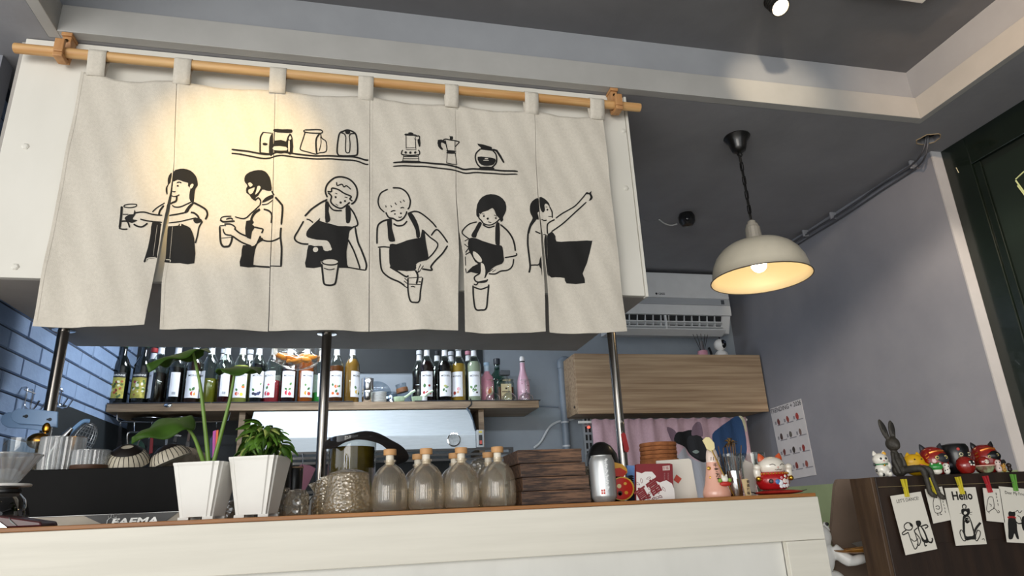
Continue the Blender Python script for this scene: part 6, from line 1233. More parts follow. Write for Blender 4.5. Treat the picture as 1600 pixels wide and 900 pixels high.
hang('kitchen_knife', 'dark kitchen tool with a red edge on the utensil rail', 'utensil', 238, [('blade', [(233, 672), (240, 668), (236, 716), (229, 716)], M_blk, 0), ('red_handle', [(237, 674), (241, 672), (239, 708), (234, 710)], flat('#6b1418', .4), -.008)])
hang('wire_basket', 'thin wire basket frame on the utensil rail', 'utensil', 276, [('frame', [(259, 679), (263, 677), (284, 680), (283, 683), (264, 681), (261, 700), (258, 700)], M_chrome, 0), ('grip', [(274, 677), (278, 677), (276, 692), (270, 690)], M_blk, .003)])
hang('spatula', 'black spatula on the utensil rail behind the plant stem', 'utensil', 297, [('handle', [(295, 671), (299, 671), (296, 690), (292, 690)], flat('#3c2a20', .5), 0), ('blade', [(291, 690), (297, 690), (296, 706), (289, 706)], M_blk, .0005)])
hang('patterned_ladle', 'pink and orange patterned utensil at the right end of the rail', 'utensil', 339, [('pink_side', [(333, 674), (338, 672), (338, 716), (332, 716)], flat('#c04f9c', .5), 0), ('orange_side', [(338.5, 673), (342, 672), (340, 704), (337, 704)], flat('#d9602c', .5), -.008), ('navy_side', [(328, 686), (333, 680), (332, 716), (328, 716)], flat('#20284a', .5), .003)])
for px, lab in ((235, 'steel pan lid hung flat under the shelf at left'), (292, 'steel pan lid hung flat under the shelf beside the leaf')):
    p = P(px, 652, 3.95); t = thing('pan_lid', lab, 'lid', (p.x, 3.95, ZS-.062), 'steel pan lids under the shelf')
    obj('lid', MB().lathe([(.09, 0), (.092, .002), (.06, .012), (.02, .016), (0, .0165)], 30, (p.x, 3.95, ZS-.063)), M_chrome, t, smooth=True); obj('knob', MB().lathe([(.006, .016), (.008, .0204), (0, .0204)], 12, (p.x, 3.95, ZS-.063)), M_black, t)
p = P(262, 633, YS-.006); tag(obj('steel_stud', MB().ell((p.x, YS-.001, p.z), (.022, .008, .012), 16, 10), M_chrome, smooth=True), 'small shiny steel stud on the shelf edge above the leaf', 'stud')
# ------------------------------------------------------------------ black rack, tumblers and card behind the counter
YR = 2.95; t = thing('wire_rack', 'black metal rack behind the bar between the poles', 'rack', (-.1, YR, 0))
xr0, xr1 = P(380, 740, YR).x, P(800, 740, YR).x
for x in (xr0, P(497, 740, YR).x, P(660, 740, YR).x, xr1): obj('post', MB().box(x-.009, x+.009, YR-.009, YR+.009, 0, P(500, 706, YR).z), M_blk, t)
for y in (708, 716, 724, 769): zz = P(500, y, YR).z; obj('bar', MB().box(xr0, xr1, YR-.016, YR-.0095, zz-.005, zz+.005), M_blk, t)
for y in (769,): zz = P(500, y, YR).z; obj('shelf_plate', MB().box(xr0, xr1, YR+.0095, YR+.28, zz-.004, zz+.004), M_blk, t)
zz = P(500, 769, YR).z+.0045
t = thing('tea_tin', 'white tin with a small black sprout mark on the rack', 'tin', (P(484, 790, YR).x, YR+.1, .99))
xw0, xw1 = P(470, 785, YR).x, P(497, 785, YR).x
zlow = P(484, 800, YR).z-.08
tt_ = obj('tin', MB().box(xw0, xw1, YR+.02, YR+.12, zlow, P(484, 772, YR).z-.006), flat('#c9c9c6', .5), t, bevel=.003)
c = P(483, 782, YR+.018); obj('sprout_mark', MB().tube(smooth_line([c+Vector((-.012, 0, .012)), c, c+Vector((.012, 0, .015))], 4), .002, 5).tube([c, c+Vector((0, 0, -.018))], .002, 5), M_black, tt_)
obj('stand', MB().box(xw0+.005, xw1-.005, YR+.025, YR+.115, 0, zlow-.0005), M_blk, t)
YV = 2.5; t = thing('mauve_card', 'mauve pentagon card hanging on a black cord behind the counter', 'card', P(475, 769, YV))
cp3 = lambda pts: [(380+x/7.5, 690+y/7.5) for x, y in pts]
plate(t, 'card', cp3([(635, 320), (655, 285), (685, 265), (780, 278), (850, 315), (775, 480), (710, 595), (655, 530), (655, 420)]), YV, .003, flat('#7d4a60', .6, col2='#764459', scale=20))
kz = P(473, 709, YR).z
obj('cord', MB().tube(smooth_line([P(472, 730, YV-.001), P(473, 722, YV+.05), (P(473, 709, YR).x, YR-.02, kz)], 4), .002, 5), M_black, t)
for px, Y, lab in ((437, 2.06, 'black insulated cup with a wooden lid behind the bushy plant'), (455, 2.10, 'black insulated cup nearer the mauve card')):
    o = base(px, Y); zt = P(px, 721 if px < 450 else 730, Y).z; h = zt-o.z; t = thing('black_cup', lab, 'cup', o, 'black insulated cups')
    obj('wall', MB().lathe([(.022, 0), (.024, .003), (.026, h-.006), (.025, h-.004)], 26, o), M_blk, t, smooth=True); obj('lid', MB().lathe([(.027, h-.004), (.027, h), (0, h+.001)], 26, o), flat('#a98a6c', .5), t, smooth=True)
# tall glass dispenser under a dark cloth
YD_ = 2.42; c = P(549, 745, YD_); rj = S(37, 549, 720, YD_); zt = P(549, 684, YD_).z
t = thing('glass_dispenser', 'large glass jar of olive liquid under a dark cloth', 'jar', (c.x, YD_, .9))
obj('glass', MB().lathe([(rj*.97, .003), (rj, .01), (rj, zt-.9), (rj*.97, zt-.9)], 40, (c.x, YD_, .9), close=True), G_cup, t, smooth=True)
obj('contents', MB().lathe([(rj*.9, .012), (rj*.93, .016), (rj*.93, P(549, 700, YD_).z-.9), (0, P(549, 700, YD_).z-.9)], 36, (c.x, YD_, .9)), mat('olive_liquid', '#6b5a1c', .2, col2='#4d4012', scale=9), t, smooth=True)
up_ = [(506, 693), (530, 681), (563, 675.5), (598, 680), (620, 694), (638, 711), (628, 724), (612, 728)]; lo_ = [(506, 701), (523, 699), (540, 690), (563, 686), (592, 692), (608, 704), (615, 712), (612, 727)]
up2, lo2 = smooth_line(up_, 4), smooth_line(lo_, 4); n_ = len(up2)-1
def clo(u, v):
    a, b = up2[round(u*n_)], lo2[round(u*n_)]; dep = math.sin(v*math.pi)  # front lower edge -> crown -> back
    q0 = P(a[0], a[1], YD_); q1 = P(b[0], b[1], YD_-.11); q2 = P(b[0], b[1], YD_+.12)
    e = (q1*(1-v)**2+q0*2*v*(1-v)+q2*v*v) if False else (q1.lerp(q0, v*2) if v < .5 else q0.lerp(q2, v*2-1))
    return e+Vector((0, 0, .004*math.sin(u*23)*dep))
tag(obj('dark_cloth', MB().grid(clo, n_, 10), mat('dark_brown_cloth', '#191310', .9, col2='#221a16', scale=40, bump=.4, bscale=60), smooth=True, thick=.004), 'dark brown cloth draped over the glass dispenser', 'cloth')
o = base(946, 2.03); tag(obj('black_dome', MB().lathe([(.050, 0), (.056, .04), (.055, .105), (.048, .145), (.032, .17), (.014, .182), (0, .184)], 32, o), mat('black_lacquer', '#0c0b0b', .35, coat=.2), smooth=True), 'black dome-shaped lid behind the silver can', 'lid')
o = base(925, 1.86); tag(obj('plastic_cup', MB().lathe([(.018, 0), (.02, .04), (.019, .085), (.012, .10), (0, .102)], 22, o, ribs=(7, .06)), G_crk, smooth=True), 'crumpled clear plastic cup between wooden boxes and can', 'cup')
for px, Y, lab in ((717, 1.99, 'round cut-glass stopper jar behind the third flask'), (750, 1.97, 'round cut-glass stopper jar behind the fourth flask')):
    o = base(px, Y); t = thing('cut_glass_jar', lab, 'jar', o, 'cut-glass jars')
    obj('jar', MB().lathe([(.028, 0), (.032, .004), (.032, .07), (.014, .085)], 24, o), G_crk, t); obj('ball_stopper', MB().ell(o+Vector((0, 0, .112)), .028, 12, 8), G_crk, t)
# ------------------------------------------------------------------ dark cabinet with figurines at the right edge
YD = 1.60; zD = P(1378, 745, YD).z; xD0 = P(1378, 800, YD).x; xD1 = P(1640, 738, YD).x; dpt = .085
M_dw = mat('dark_stained_wood', '#20150f', .5, col2='#2e2017', scale=5, stretch=(6, 6, .8), bump=.15, detail=6); M_dw_lit = mat('dark_stained_wood_lit_side', '#3a281b', .5, col2='#54402d', scale=5, stretch=(6, 6, .8), bump=.15, detail=6)  # side wood is a lighter copy: the light on it is in the colour
t = thing('display_cabinet', 'dark stained wooden cabinet with figurines on top', 'cabinet', ((xD0+xD1)/2, YD+dpt/2, 0))
obj('body', MB().box(xD0, xD1, YD, YD+dpt, .02, zD), M_dw, t, bevel=.002)
obj('side_board', MB().box(xD0-.012, xD0-.0003, YD+.001, YD+dpt, .02, zD-.0005), M_dw_lit, t, bevel=.0015)
obj('plinth', MB().box(xD0, xD1, YD+.005, YD+dpt-.005, 0, .0198), M_black, t)
for zz in (P(1450, 850, YD).z, ): obj('groove_strip', MB().box(xD0+.03, xD1, YD-.003, YD-.0003, zz-.003, zz), M_dw, t)
tag(obj('hanging_string', MB().tube([(xD0+.002, YD-.004, P(1400, 760, YD).z), (xD1-.01, YD-.004, P(1400, 762, YD).z)], .0007, 4), flat('#8a7a5a', .8)), 'thin string across the dark cabinet holding the pegs', 'string')
# cards
YQ2 = YD-.012; c8 = lambda pts: [(1340+x/3.6, 650+y/3.6) for x, y in pts]
def card(lab, quad, text, tpos, tsz, art, bold=.0, paper='#d9d4c8'):
    q = [P(x, y, YQ2) for x, y in c8(quad)]
    t = thing('postcard', lab, 'card', q[3], 'postcards pegged to the dark cabinet')
    obj('paper', MB().prism([(p.x, p.z) for p in q], YQ2, YQ2+.0016), flat(paper, .7), t)
    rt_ = (q[1]-q[0]).normalized(); up_ = (q[0]-q[3]).normalized(); ink, pal, red = MB(), MB(), MB()
    if text:
        p = P(*c8([tpos])[0], YQ2-.0006); write(ink, text, tsz, p, rt_, up_, bold)
    def W_(pts, o): return [P(x, y, YQ2-o) for x, y in c8(pts)]
    for it in art:
        if it[0] == 'f' or it[0] == 'w':
            L = smooth_line(it[1], 3, True); v = W_(L, .0006 if it[0] == 'f' else .0010); tri_ = geometry.tessellate_polygon([[Vector((x, y, 0)) for x, y in L]]); (ink if it[0] == 'f' else pal).add(v, [tuple(k) for k in tri_])
        elif it[0] == 'r': red.tube(W_(smooth_line(it[2], 3), .0012), it[1]*.0005, 4)
        else: ink.tube(W_(smooth_line(it[1], 4), .0010), it[0]*.00026, 4)
    obj('ink_drawing', ink, flat('#15130f', .7), t, stuff=True)
    if pal.v: obj('white_fur', pal, flat(paper, .7), t)
    if red.v: obj('red_scarf', red, flat('#a8282a', .6), t)
    return t
card("card reading LET'S DANCE with two dancing cats", [(185, 450), (355, 425), (448, 748), (272, 783)], "LET'S DANCE!", (284, 480), .0118, [
 (5, [(265, 610), (280, 600), (300, 605), (310, 620), (300, 640), (275, 640), (262, 625), (265, 610)]), ('f', [(290, 602), (305, 605), (312, 620), (300, 622)]), (5, [(275, 640), (252, 658), (258, 668), (285, 655)]), (5, [(285, 655), (300, 700), (315, 735), (322, 748), (332, 742), (340, 715), (330, 680), (318, 640)]), (5, [(318, 650), (345, 680), (355, 705), (345, 728), (335, 720)]), (4, [(300, 690), (320, 705), (340, 690)]),
 ('f', [(328, 592), (340, 588), (352, 590), (358, 605), (352, 618), (338, 620), (330, 610)]), ('f', [(335, 618), (352, 615), (375, 640), (392, 680), (400, 705), (388, 715), (365, 705), (352, 670)]), ('w', [(345, 628), (355, 625), (372, 655), (385, 690), (375, 695), (358, 670)]), (6, [(355, 622), (385, 612), (396, 622), (380, 632)]), (8, [(395, 705), (415, 712), (422, 695), (418, 688)]), (6, [(375, 712), (380, 730), (388, 728)]), (5, [(335, 630), (318, 645)])])
card('narrow card with a small round cat sketch under a yellow peg', [(380, 412), (475, 397), (525, 585), (428, 605)], None, None, 0, [
 (3, [(430, 460), (440, 450), (455, 452), (464, 468), (470, 500), (475, 530), (462, 545), (440, 545), (430, 525), (425, 490), (430, 460)]), (3, [(440, 510), (452, 505), (462, 515), (455, 525), (442, 520)]), (3, [(450, 545), (450, 558), (458, 556)]), (3, [(465, 545), (468, 556), (474, 552)]), ('f', [(438, 458), (448, 455), (446, 463)]),
 (4, [(462, 415), (464, 422)]), (4, [(466, 428), (469, 434)]), (3, [(474, 460), (476, 470)]), (3, [(480, 478), (482, 488)]), (3, [(484, 496), (487, 506)]), (3, [(489, 514), (492, 524)]), (3, [(492, 532), (495, 545)])])
card('card reading Hello with a sitting black and white cat', [(490, 405), (663, 400), (727, 720), (555, 730)], 'Hello', (592, 470), .031, [
 ('f', [(583, 530), (592, 520), (612, 522), (628, 520), (632, 545), (620, 560), (598, 560), (586, 548)]), (6, [(592, 518), (590, 505), (600, 498), (610, 505), (608, 520)]), ('w', [(598, 540), (608, 536), (616, 545), (608, 554), (599, 552)]), (2, [(575, 548), (590, 546)]), (2, [(625, 545), (645, 540)]), (2, [(628, 550), (644, 556)]),
 ('f', [(595, 560), (622, 558), (640, 590), (655, 640), (668, 690), (640, 695), (610, 700), (600, 680), (592, 640), (590, 600)]), ('w', [(605, 575), (625, 570), (640, 615), (652, 668), (630, 676), (608, 672), (604, 620)]), ('w', [(603, 575), (625, 572), (632, 590), (618, 605), (604, 595)]), (3, [(603, 580), (612, 600), (620, 585), (630, 598)]),
 (5, [(580, 640), (576, 660), (590, 695), (605, 702), (608, 690), (595, 655), (585, 640)]), (5, [(675, 642), (690, 650), (688, 675), (672, 702), (662, 690), (668, 660), (675, 642)]), (12, [(655, 660), (668, 630), (690, 602)]), (3, [(700, 695), (710, 690), (715, 700)])], .03)
card('narrow card with a cat sketch under the red peg', [(706, 405), (800, 410), (830, 600), (728, 590)], None, None, 0, [
 (3, [(735, 465), (742, 455), (758, 456), (764, 470), (768, 500), (765, 520), (750, 530), (735, 540), (726, 525), (730, 490), (735, 465)]), (3, [(765, 515), (780, 530), (790, 545), (798, 538), (790, 530)]), (3, [(740, 495), (752, 500), (750, 510)]), (3, [(738, 540), (742, 548)]),
 (4, [(778, 432), (780, 445)]), (4, [(782, 452), (784, 462)]), (3, [(785, 470), (788, 482)]), (3, [(788, 490), (792, 505)])])
card('card reading Dear My Friend with two black cats at the right edge', [(795, 395), (960, 412), (985, 718), (842, 710)], 'Dear My Friend', (893, 444), .0118, [
 ('f', [(848, 545), (856, 536), (872, 540), (884, 538), (888, 555), (880, 568), (862, 570), (850, 562)]), ('f', [(852, 570), (880, 566), (895, 600), (898, 640), (908, 690), (895, 688), (882, 660), (872, 690), (850, 690), (848, 640), (846, 600)]), ('r', 5, [(846, 572), (862, 568), (884, 570), (888, 576)]), (6, [(888, 590), (905, 605), (930, 602)]), ('f', [(925, 570), (940, 562), (950, 575), (948, 640), (930, 640), (922, 600)]), (3, [(890, 540), (900, 530), (910, 545), (925, 532)]), (3, [(900, 560), (915, 570), (920, 590)])])
# pegs
def peg(lab, top, bot, col):
    a, b = P(*c8([top])[0], YD-.017), P(*c8([bot])[0], YD-.017); ax = (b-a); L = ax.length; t = thing('clothes_peg', lab, 'peg', b, 'small wooden pegs on the string')
    sd = Vector((ax.z, 0, -ax.x)).normalized(); m_ = flat(col, .5)
    for s in (-1, 1):
        p0 = a+sd*(s*.0052); p1 = a.lerp(b, .55)+sd*(s*.0026); p2 = b+sd*(s*.0026); w = .0021
        ring = lambda p, y: [(p+sd*w+Vector((0, y, 0))), (p-sd*w+Vector((0, y, 0)))]
        f = ring(p0, -.004)+ring(p1, -.004)[::1]; m = MB()
        rs = [[p+sd*w+Vector((0, -.004, 0)), p-sd*w+Vector((0, -.004, 0)), p-sd*w+Vector((0, .004, 0)), p+sd*w+Vector((0, .004, 0))] for p in (p0, p1, p2)]
        rings(m, rs); obj('arm', m, m_, t, bevel=.0005)
    obj('spring', MB().tube([a.lerp(b, .5)-sd*.006, a.lerp(b, .5)+sd*.006], .0016, 6), M_chrome, t)
peg("yellow peg holding the LET'S DANCE card", (258, 355), (280, 455), '#c9b82c'); peg('yellow peg holding the narrow cat sketch', (407, 345), (442, 440), '#c9b82c'); peg('yellow peg holding the Hello card', (563, 342), (592, 440), '#c9b82c')
peg('red peg holding a narrow cat sketch', (717, 337), (748, 430), '#a8222a'); peg('green peg holding the Dear My Friend card', (873, 328), (892, 422), '#5f9a3c')
# ------------------------------------------------------------------ figurines (local space faces -y, units metres)
def fig(name, lab, px, py_base, Y, rz=.15):
    p = base(px, Y, zD, py_base); t = thing(name, lab, 'figurine', (0, 0, 0)); return t, p, rz
def done(f_, sc=1.0): place(f_[0], f_[1], f_[2], sc=sc)
U = S(1, 1450, 720, 1.64)
def ear(parent, x, y, z, r, h, m_, tilt=0): obj('ear', MB().lathe([(r, 0), (r*.75, h*.45), (r*.2, h*.95), (0, h)], 12, sy=.55, M=Matrix.Translation((x, y, z)) @ Matrix.Rotation(tilt, 4, 'Y')), m_, parent, smooth=True)
def dots(parent, name, pts, m_, r, flatn=.35):
    for p in pts: c = Vector(p); obj(name, MB().ell(c, (r, r*flatn, r), 10, 7), m_, parent, smooth=True)
M_fw = mat('figurine_white', '#e3ded2', .3, coat=.5); M_fb = mat('figurine_black', '#0d0d0f', .35, coat=.2); M_fr = mat('figurine_red', '#8f1d16', .2, coat=.6, col2='#7d1711', scale=12); M_fy = mat('figurine_yellow', '#d9a813', .4, col2='#d09f0e', scale=10); M_fg = mat('figurine_green', '#2f8a3c', .3, coat=.4); M_gold = mat('figurine_gold', '#c9702c', .25, .6)
# small white cat
f_ = fig('spotted_cat', 'little white lucky cat with black spots beside the rabbit', 1381, 742, 1.645, -.25); t = f_[0]
obj('body', MB().ell((0, 0, .020), (.019, .017, .021)).ell((0, -.002, .047), (.021, .018, .018)).ell((-.012, -.012, .008), (.007, .008, .009)).ell((.012, -.012, .008), (.007, .008, .009)).ell((.018, -.004, .03), (.007, .007, .012)), M_fw, t, remesh=.0018)
for s in (-1, 1): ear(t, s*.012, 0, .060, .007, .012, M_fw, s*.2)
dots(t, 'black_spot', [(-.018, -.006, .018), (-.019, -.002, .034), (-.008, -.0175, .006), (.012, -.017, .010)], M_fb, .0045, .4); dots(t, 'eye', [(-.007, -.0195, .049), (.007, -.0195, .049)], M_fb, .0032); dots(t, 'nose', [(0, -.0205, .043)], flat('#c0504a'), .0018)
obj('collar', MB().tube([(.0165*math.cos(a*.314), .0155*math.sin(a*.314)-.001, .034) for a in range(20)], .0018, 6, closed=True), flat('#2f7a4a', .4), t); dots(t, 'bell', [(0, -.018, .031)], M_goldc, .003, 1); dots(t, 'orange_patch', [(.010, -.008, .062)], flat('#d9a23a'), .006, .6); done(f_)
# dark rabbit sitting with dangling legs
p = base(1407, 1.635, zD, 742); t = thing('rabbit_figure', 'dark bronze long-eared rabbit sitting with dangling legs', 'figurine', (0, 0, 0)); M_rab = mat('rough_bronze', '#3a352d', .6, col2='#2b2721', scale=40, bump=.6, bscale=120)
u = U
fw_ = YD-.020-p.y        # how far forward the shins hang in front of the cabinet
bod = MB()
for c, r in (((0, 0, .016), (.020, .016, .018)), ((-.001, 0, .035), (.016, .013, .022)), ((-.003, 0, .058), (.011, .010, .018)), ((-.004, -.002, .088), (.0185, .019, .0195)), ((-.004, -.014, .082), (.010, .010, .011)), ((-.003, 0, .070), (.008, .008, .012))): bod.ell(c, r)
bod.tube(smooth_line([(-.012, -.004, .064), (-.018, -.008, .045), (-.016, -.014, .022), (-.014, -.016, .006)], 4), .0052, 8); bod.tube(smooth_line([(.010, -.004, .062), (.014, -.008, .042), (.014, -.012, .02)], 4), .005, 8)
for kx, ax_, fz in ((.026, .031, -.052), (.046, .058, -.058)):
    bod.tube(smooth_line([(.006, 0, .014), (kx*.7, fw_*.7, .018), (kx, fw_, .013), (kx+.004, fw_-.001, -.012), (ax_, fw_-.001, fz+.008)], 4), [.010]*5+[.0085]*6+[.0066]*6, 8)
    bod.tube([(ax_, fw_, fz+.008), (ax_+.006, fw_-.002, fz), (ax_+.014, fw_-.004, fz-.005)], [.0065, .0075, .0055], 8)
for (x0, x1, z1) in ((-.012, -.028, .155), (.005, .008, .150)):
    bod.ell(((x0+x1)/2, .002, (.10+z1)/2), (.0105, .005, (z1-.098)/2+.004), 14, 10, Matrix.Translation(((x0+x1)/2, 0, (.10+z1)/2)) @ Matrix.Rotation(math.atan2(x1-x0, z1-.10), 4, 'Y') @ Matrix.Translation((-(x0+x1)/2, 0, -(.10+z1)/2)))
    bod.tube([(x0, 0, .098), ((x0+x1)/2, 0, (.10+z1)/2)], [.006, .006], 8)
obj('body', bod, M_rab, t, remesh=.0016)
for (x0, x1, z1) in ((-.012, -.028, .155), (.005, .008, .150)):
    cx, cz_ = (x0+x1)/2, (.10+z1)/2; obj('inner_ear', MB().ell((cx, -.0042, cz_+.004), (.006, .0014, .019), 10, 8, Matrix.Translation((cx, 0, cz_)) @ Matrix.Rotation(math.atan2(x1-x0, z1-.10), 4, 'Y') @ Matrix.Translation((-cx, 0, -cz_))), flat('#1d1a16', .8), t, smooth=True)
dots(t, 'eye', [(-.012, -.0165, .094), (.003, -.0170, .094)], M_fb, .0016); place(t, p, 0)
# yellow cat
f_ = fig('yellow_cat', 'yellow chubby cat figure holding a red plaque', 1435, 742, 1.645, -.35); t = f_[0]
obj('body', MB().ell((0, 0, .022), (.032, .020, .023)).ell((-.004, 0, .038), (.029, .019, .022)).ell((.027, -.008, .024), (.006, .006, .008)).ell((-.026, -.008, .024), (.006, .006, .008)), M_fy, t, remesh=.002)
for x in (-.016, .010): ear(t, x, 0, .052, .009, .013, M_fy)
obj('plaque', MB().box(-.008, .008, -.0245, -.022, .010, .030, Matrix.Rotation(.3, 4, 'Y')), flat('#c05a3a', .5), t); obj('plaque_face', MB().box(-.005, .005, -.0252, -.0247, .013, .027, Matrix.Rotation(.3, 4, 'Y')), flat('#e0c9a0', .5), t); dots(t, 'eye', [(-.008, -.0195, .044), (.010, -.0195, .044)], M_brn, .0022); done(f_)
# daruma cats
def daruma(name, lab, px, Y, body_m, face_m, r, h, ears=True, arms=False, rz=-.42, cyl=False):
    f_ = fig(name, lab, px, 738, Y, rz); t = f_[0]
    if cyl: obj('body', MB().lathe([(r*.62, 0), (r*.8, h*.06), (r*.97, h*.3), (r, h*.6), (r*.98, h*.86), (r*.85, h*.96), (r*.4, h), (0, h)], 32), body_m, t, smooth=True)
    else: obj('body', MB().lathe([(r*.55, 0), (r*.72, h*.05), (r*.95, h*.25), (r, h*.45), (r*.95, h*.68), (r*.76, h*.87), (r*.42, h*.97), (0, h)], 32), body_m, t, smooth=True)
    if ears:
        for s in (-1, 1): ear(t, s*r*.55, 0, h*.86, r*.27, r*.55, face_m, s*.35)
    return f_, t
f_, t = daruma('daruma_cat', 'red and gold daruma cat with a grey-black face', 1464, 1.645, M_fr, flat('#24262c', .5), .037, .079)
obj('face_patch', MB().ell((.008, -.021, .043), (.024, .018, .018), 20, 12), flat('#24262c', .5), t, smooth=True); dots(t, 'eye_white', [(-.003, -.0385, .046), (.020, -.0350, .046)], flat('#d9c67a', .3), .0052, .4); dots(t, 'pupil', [(-.003, -.0407, .046), (.020, -.0372, .046)], M_fb, .0028)
for k in range(5): obj('gold_stroke', MB().tube([(-.022+.002*k, -.0295, .058-.008*k), (-.028+.001*k, -.026, .053-.008*k)], .0018, 5), M_gold, t)
obj('gold_brow', MB().tube(smooth_line([(-.018, -.029, .060), (.0, -.032, .064), (.02, -.026, .064)], 4), .003, 6), M_gold, t, smooth=True); done(f_)
f_ = fig('frog_figure', 'small green and white frog before the red daruma cat', 1465, 740, 1.606, -.5); t = f_[0]
obj('belly', MB().ell((0, 0, .009), (.014, .0095, .0092)), M_fw, t, smooth=True); obj('head', MB().ell((0, 0, .020), (.0185, .0115, .0105)).ell((-.010, -.003, .028), (.005, .005, .005)).ell((.010, -.003, .028), (.005, .005, .005)), M_fg, t, remesh=.0014); dots(t, 'eye', [(-.010, -.0085, .029), (.010, -.0085, .029)], M_fw, .0024); done(f_)
f_ = fig('tiny_white_charm', 'tiny white dotted charm beside the frog', 1481, 739, 1.608, -.5); t = f_[0]
obj('body', MB().ell((0, 0, .010), (.0085, .007, .010)).ell((0, 0, .022), (.0095, .008, .0085)), M_fw, t, remesh=.0012); dots(t, 'dot', [(-.004, -.008, .024), (.004, -.008, .021), (0, -.0075, .012), (-.005, -.0065, .010)], M_fb, .0018); done(f_)
f_, t = daruma('black_cat_cylinder', 'tall black cat figure with round yellow eyes', 1500, 1.648, M_fb, M_fb, .037, .086, ears=False, cyl=True, rz=-.5)
dots(t, 'eye_ring', [(.004, -.0365, .053), (.026, -.0262, .053)], flat('#d9cfa8', .3), .0055, .35); dots(t, 'pupil', [(.004, -.0385, .053), (.0268, -.028, .053)], M_fb, .0032); dots(t, 'red_mark', [(.0, -.0362, .068)], flat('#b8403a'), .0042, .4); dots(t, 'pink_mark', [(.034, -.013, .054), (.033, -.014, .046)], flat('#c0606a'), .002, .5)
obj('grey_paw', MB().ell((-.026, -.022, .026), (.011, .009, .008), 14, 9), flat('#2c2d33', .5), t, smooth=True); obj('nose_bar', MB().ell((.0, -.0368, .046), (.005, .0015, .0015), 8, 6), flat('#8a8a5a'), t); done(f_)
f_ = fig('small_red_daruma', 'small round red daruma with a black masked face', 1512, 739, 1.612, -.25); t = f_[0]
obj('body', MB().lathe([(.012, 0), (.017, .002), (.0245, .014), (.0255, .024), (.021, .037), (.012, .045), (0, .047)], 28, sy=.82), M_fr, t, smooth=True); obj('face_patch', MB().ell((.006, -.0135, .027), (.012, .008, .010), 16, 10), M_fb, t, smooth=True); dots(t, 'white_mark', [(.001, -.021, .030), (.012, -.0195, .030), (.003, -.0215, .023), (.011, -.020, .022)], M_fw, .0026); done(f_)
f_, t = daruma('daruma_cat', 'red and gold daruma cat with a black face and raised paw at right', 1545, 1.645, M_fr, M_fb, .037, .081)
obj('face_patch', MB().ell((.008, -.021, .046), (.025, .018, .017), 20, 12), M_fb, t, smooth=True); dots(t, 'eye_white', [(-.004, -.0385, .044), (.019, -.0358, .048)], flat('#c9b878', .3), .004, .4); dots(t, 'pupil', [(-.004, -.0402, .044), (.019, -.0375, .048)], M_fb, .0022)
obj('paw', MB().tube([(.030, -.010, .026), (.044, -.012, .030)], [.007, .006], 8), M_fb, t, smooth=True); obj('gold_brow', MB().tube(smooth_line([(-.02, -.028, .062), (.0, -.031, .067), (.02, -.025, .066)], 4), .0035, 6), M_gold, t, smooth=True)
for k in range(4): obj('gold_stroke', MB().tube([(-.026, -.0275, .058-.009*k), (-.032, -.021, .053-.009*k)], .002, 5), M_gold, t)
done(f_)
f_ = fig('boat_charm', 'small red daruma sitting in a sleigh-shaped boat', 1542, 738, 1.607, -.5); t = f_[0]
obj('boat', MB().lathe([(.010, 0), (.016, .003), (.024, .014), (.026, .019), (.022, .019), (0, .014)], 26, sy=.48), mat('boat_lacquer', '#5c201c', .3, col2='#8fa07a', scale=60), t, smooth=True); obj('boat_rim', MB().tube([(.026*math.cos(a*.2618), .0125*math.sin(a*.2618), .0195) for a in range(24)], .0016, 6, closed=True), flat('#d9a89a', .4), t, smooth=True); obj('passenger', MB().ell((0, 0, .030), (.015, .0095, .014), 18, 12), M_fr, t, smooth=True); dots(t, 'face', [(.004, -.0075, .030)], flat('#d9c9b8'), .0065, .5); dots(t, 'eye', [(.001, -.0108, .031), (.007, -.0105, .031)], M_fb, .0013); done(f_)
for px, Y, c_, h_, lab in ((1562, 1.610, '#d9c3bb', .036, 'tiny pale pink charm right of the boat'), (1570, 1.620, '#b98a3a', .028, 'tiny golden charm near the right edge'), (1579, 1.622, '#2a1c16', .026, 'tiny dark brown charm at the right edge')):
    f_ = fig('tiny_charm', lab, px, 737, Y, -.5); t = f_[0]; t['group'] = 'tiny charms on the cabinet'
    obj('body', MB().ell((0, 0, h_*.28), (h_*.24, h_*.2, h_*.29)).ell((0, 0, h_*.72), (h_*.26, h_*.22, h_*.26)), flat(c_, .4), t, remesh=.0012); dots(t, 'dot', [(-h_*.1, -h_*.21, h_*.76), (h_*.1, -h_*.21, h_*.76), (0, -h_*.19, h_*.3)], M_brn, h_*.05); done(f_)
# ------------------------------------------------------------------ between counter and cabinet
YZ = 1.90; c4 = lambda pts: [(1280+x/5.293, 730+y/5.293) for x, y in pts]
t = thing('cardboard_panel', 'grey-brown folded cardboard panel leaning by the dark cabinet', 'cardboard', P(1320, 900, YZ))
pp = c4([(150, 105), (165, 98), (420, 92), (470, 700), (420, 2600), (150, 2600), (140, 670), (100, 600), (100, 560), (118, 330), (132, 150)])
plate(t, 'panel', [(x, min(y, 1150)) for x, y in pp], YZ, .012, mat('kraft_board', '#8a7768', .7, col2='#7d6b5d', scale=5, bump=.05))
plate(t, 'crumpled_flap', c4([(270, 630), (400, 600), (412, 640), (330, 665)]), YZ-.01, .004, flat('#8f8a84', .7))
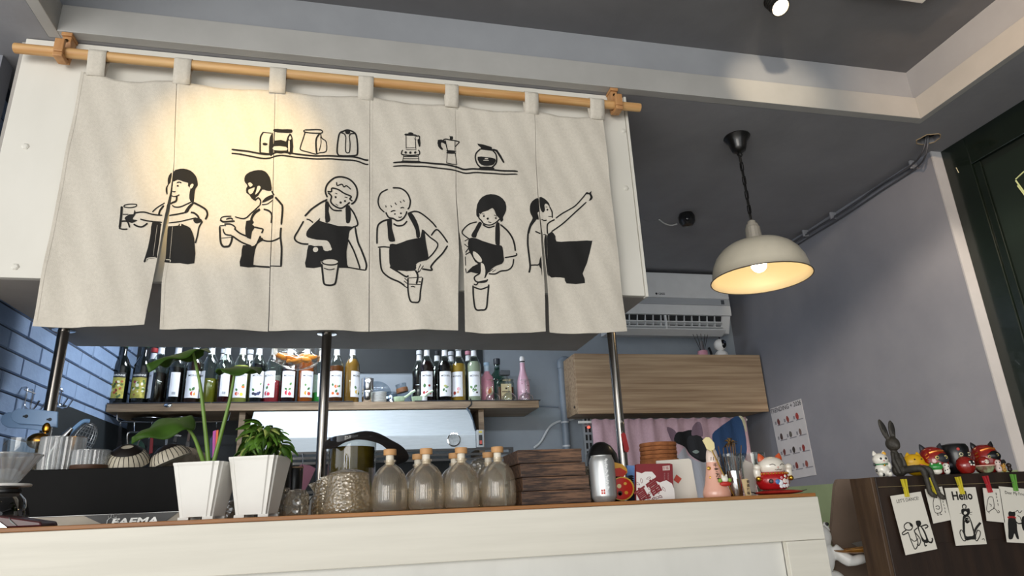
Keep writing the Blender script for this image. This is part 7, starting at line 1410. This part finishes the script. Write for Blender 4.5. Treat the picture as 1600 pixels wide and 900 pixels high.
# white cat butler holding a tray
YY = 1.78; gx = P(1306, 880, YY).x; gz = P(1306, 880, YY).z; zst = gz-.30
t = thing('plant_stand', 'black box pedestal beside the counter end', 'pedestal', (gx+.03, YY+.05, 0)); obj('box', MB().box(gx-.075, gx+.13, YY-.05, YY+.11, 0, zst-.0005), M_black, t, bevel=.004)
obj('top_plate', MB().box(gx-.08, gx+.135, YY-.055, YY+.115, zst-.0004, zst+.006), M_black, t, bevel=.002); zst += .0065
t = thing('cat_butler', 'white cat statue holding out a tray at the counter end', 'statue', (gx, YY, zst)); b = MB()
hz = P(1290, 828, YY).z
b.ell((gx, YY+.01, zst+.085), (.055, .05, .088)).ell((gx-.004, YY+.01, zst+.20), (.042, .040, .075)).ell((gx-.046, YY, hz-.016), (.040, .038, .036)).ell((gx-.032, YY, (zst+.25+hz)/2), (.026, .026, .05))
az = P(1330, 874, YY-.03).z; ax_ = P(1352, 872, YY-.03).x
b.tube(smooth_line([(gx-.01, YY-.01, az+.03), (gx+.02, YY-.03, az-.002), (ax_-.02, YY-.035, az), (ax_, YY-.035, az+.004)], 4), [.018]*5+[.014]*5+[.011]*3, 10).ell((ax_, YY-.035, az+.004), (.014, .012, .010))
obj('body', b, mat('statue_white', '#d9d9d6', .35, col2='#d2d2cf', scale=8), t, remesh=.0035)
ear(t, P(1291, 822, YY).x-.004, YY, hz-.002, .014, .024, MATS['statue_white']); dots(t, 'black_ear_tip', [(P(1292, 818, YY).x-.004, YY-.006, hz+.016)], M_fb, .005, .8)
tzz = az+.022; tx = P(1338, 862, YY-.03).x; t = thing('serving_tray', 'gold-brown oval tray with wood slices on the cat statue paw', 'tray', (tx, YY-.035, tzz))
obj('plate', MB().lathe([(.04, -.005), (.066, 0), (.070, .004), (.068, .005), (.04, -.001), (0, -.001)], 36, (tx, YY-.035, tzz), sy=.7), mat('gold_brown_lacquer', '#7a4a1c', .25, .5, col2='#a8742c', scale=8), t, smooth=True)
rr = random.Random(2)
for k in range(6): obj('wood_slice', MB().cbox((0, 0, 0), (.05, .018, .0025), Matrix.Translation((tx-.03+.012*k, YY-.035+rr.uniform(-.015, .015), tzz+.003+.001*k)) @ Matrix.Rotation(rr.uniform(-.4, .4), 4, 'Z') @ Matrix.Rotation(-.06, 4, 'Y')), flat('#b98a4a' if k % 2 else '#8a5c2a', .4), t)
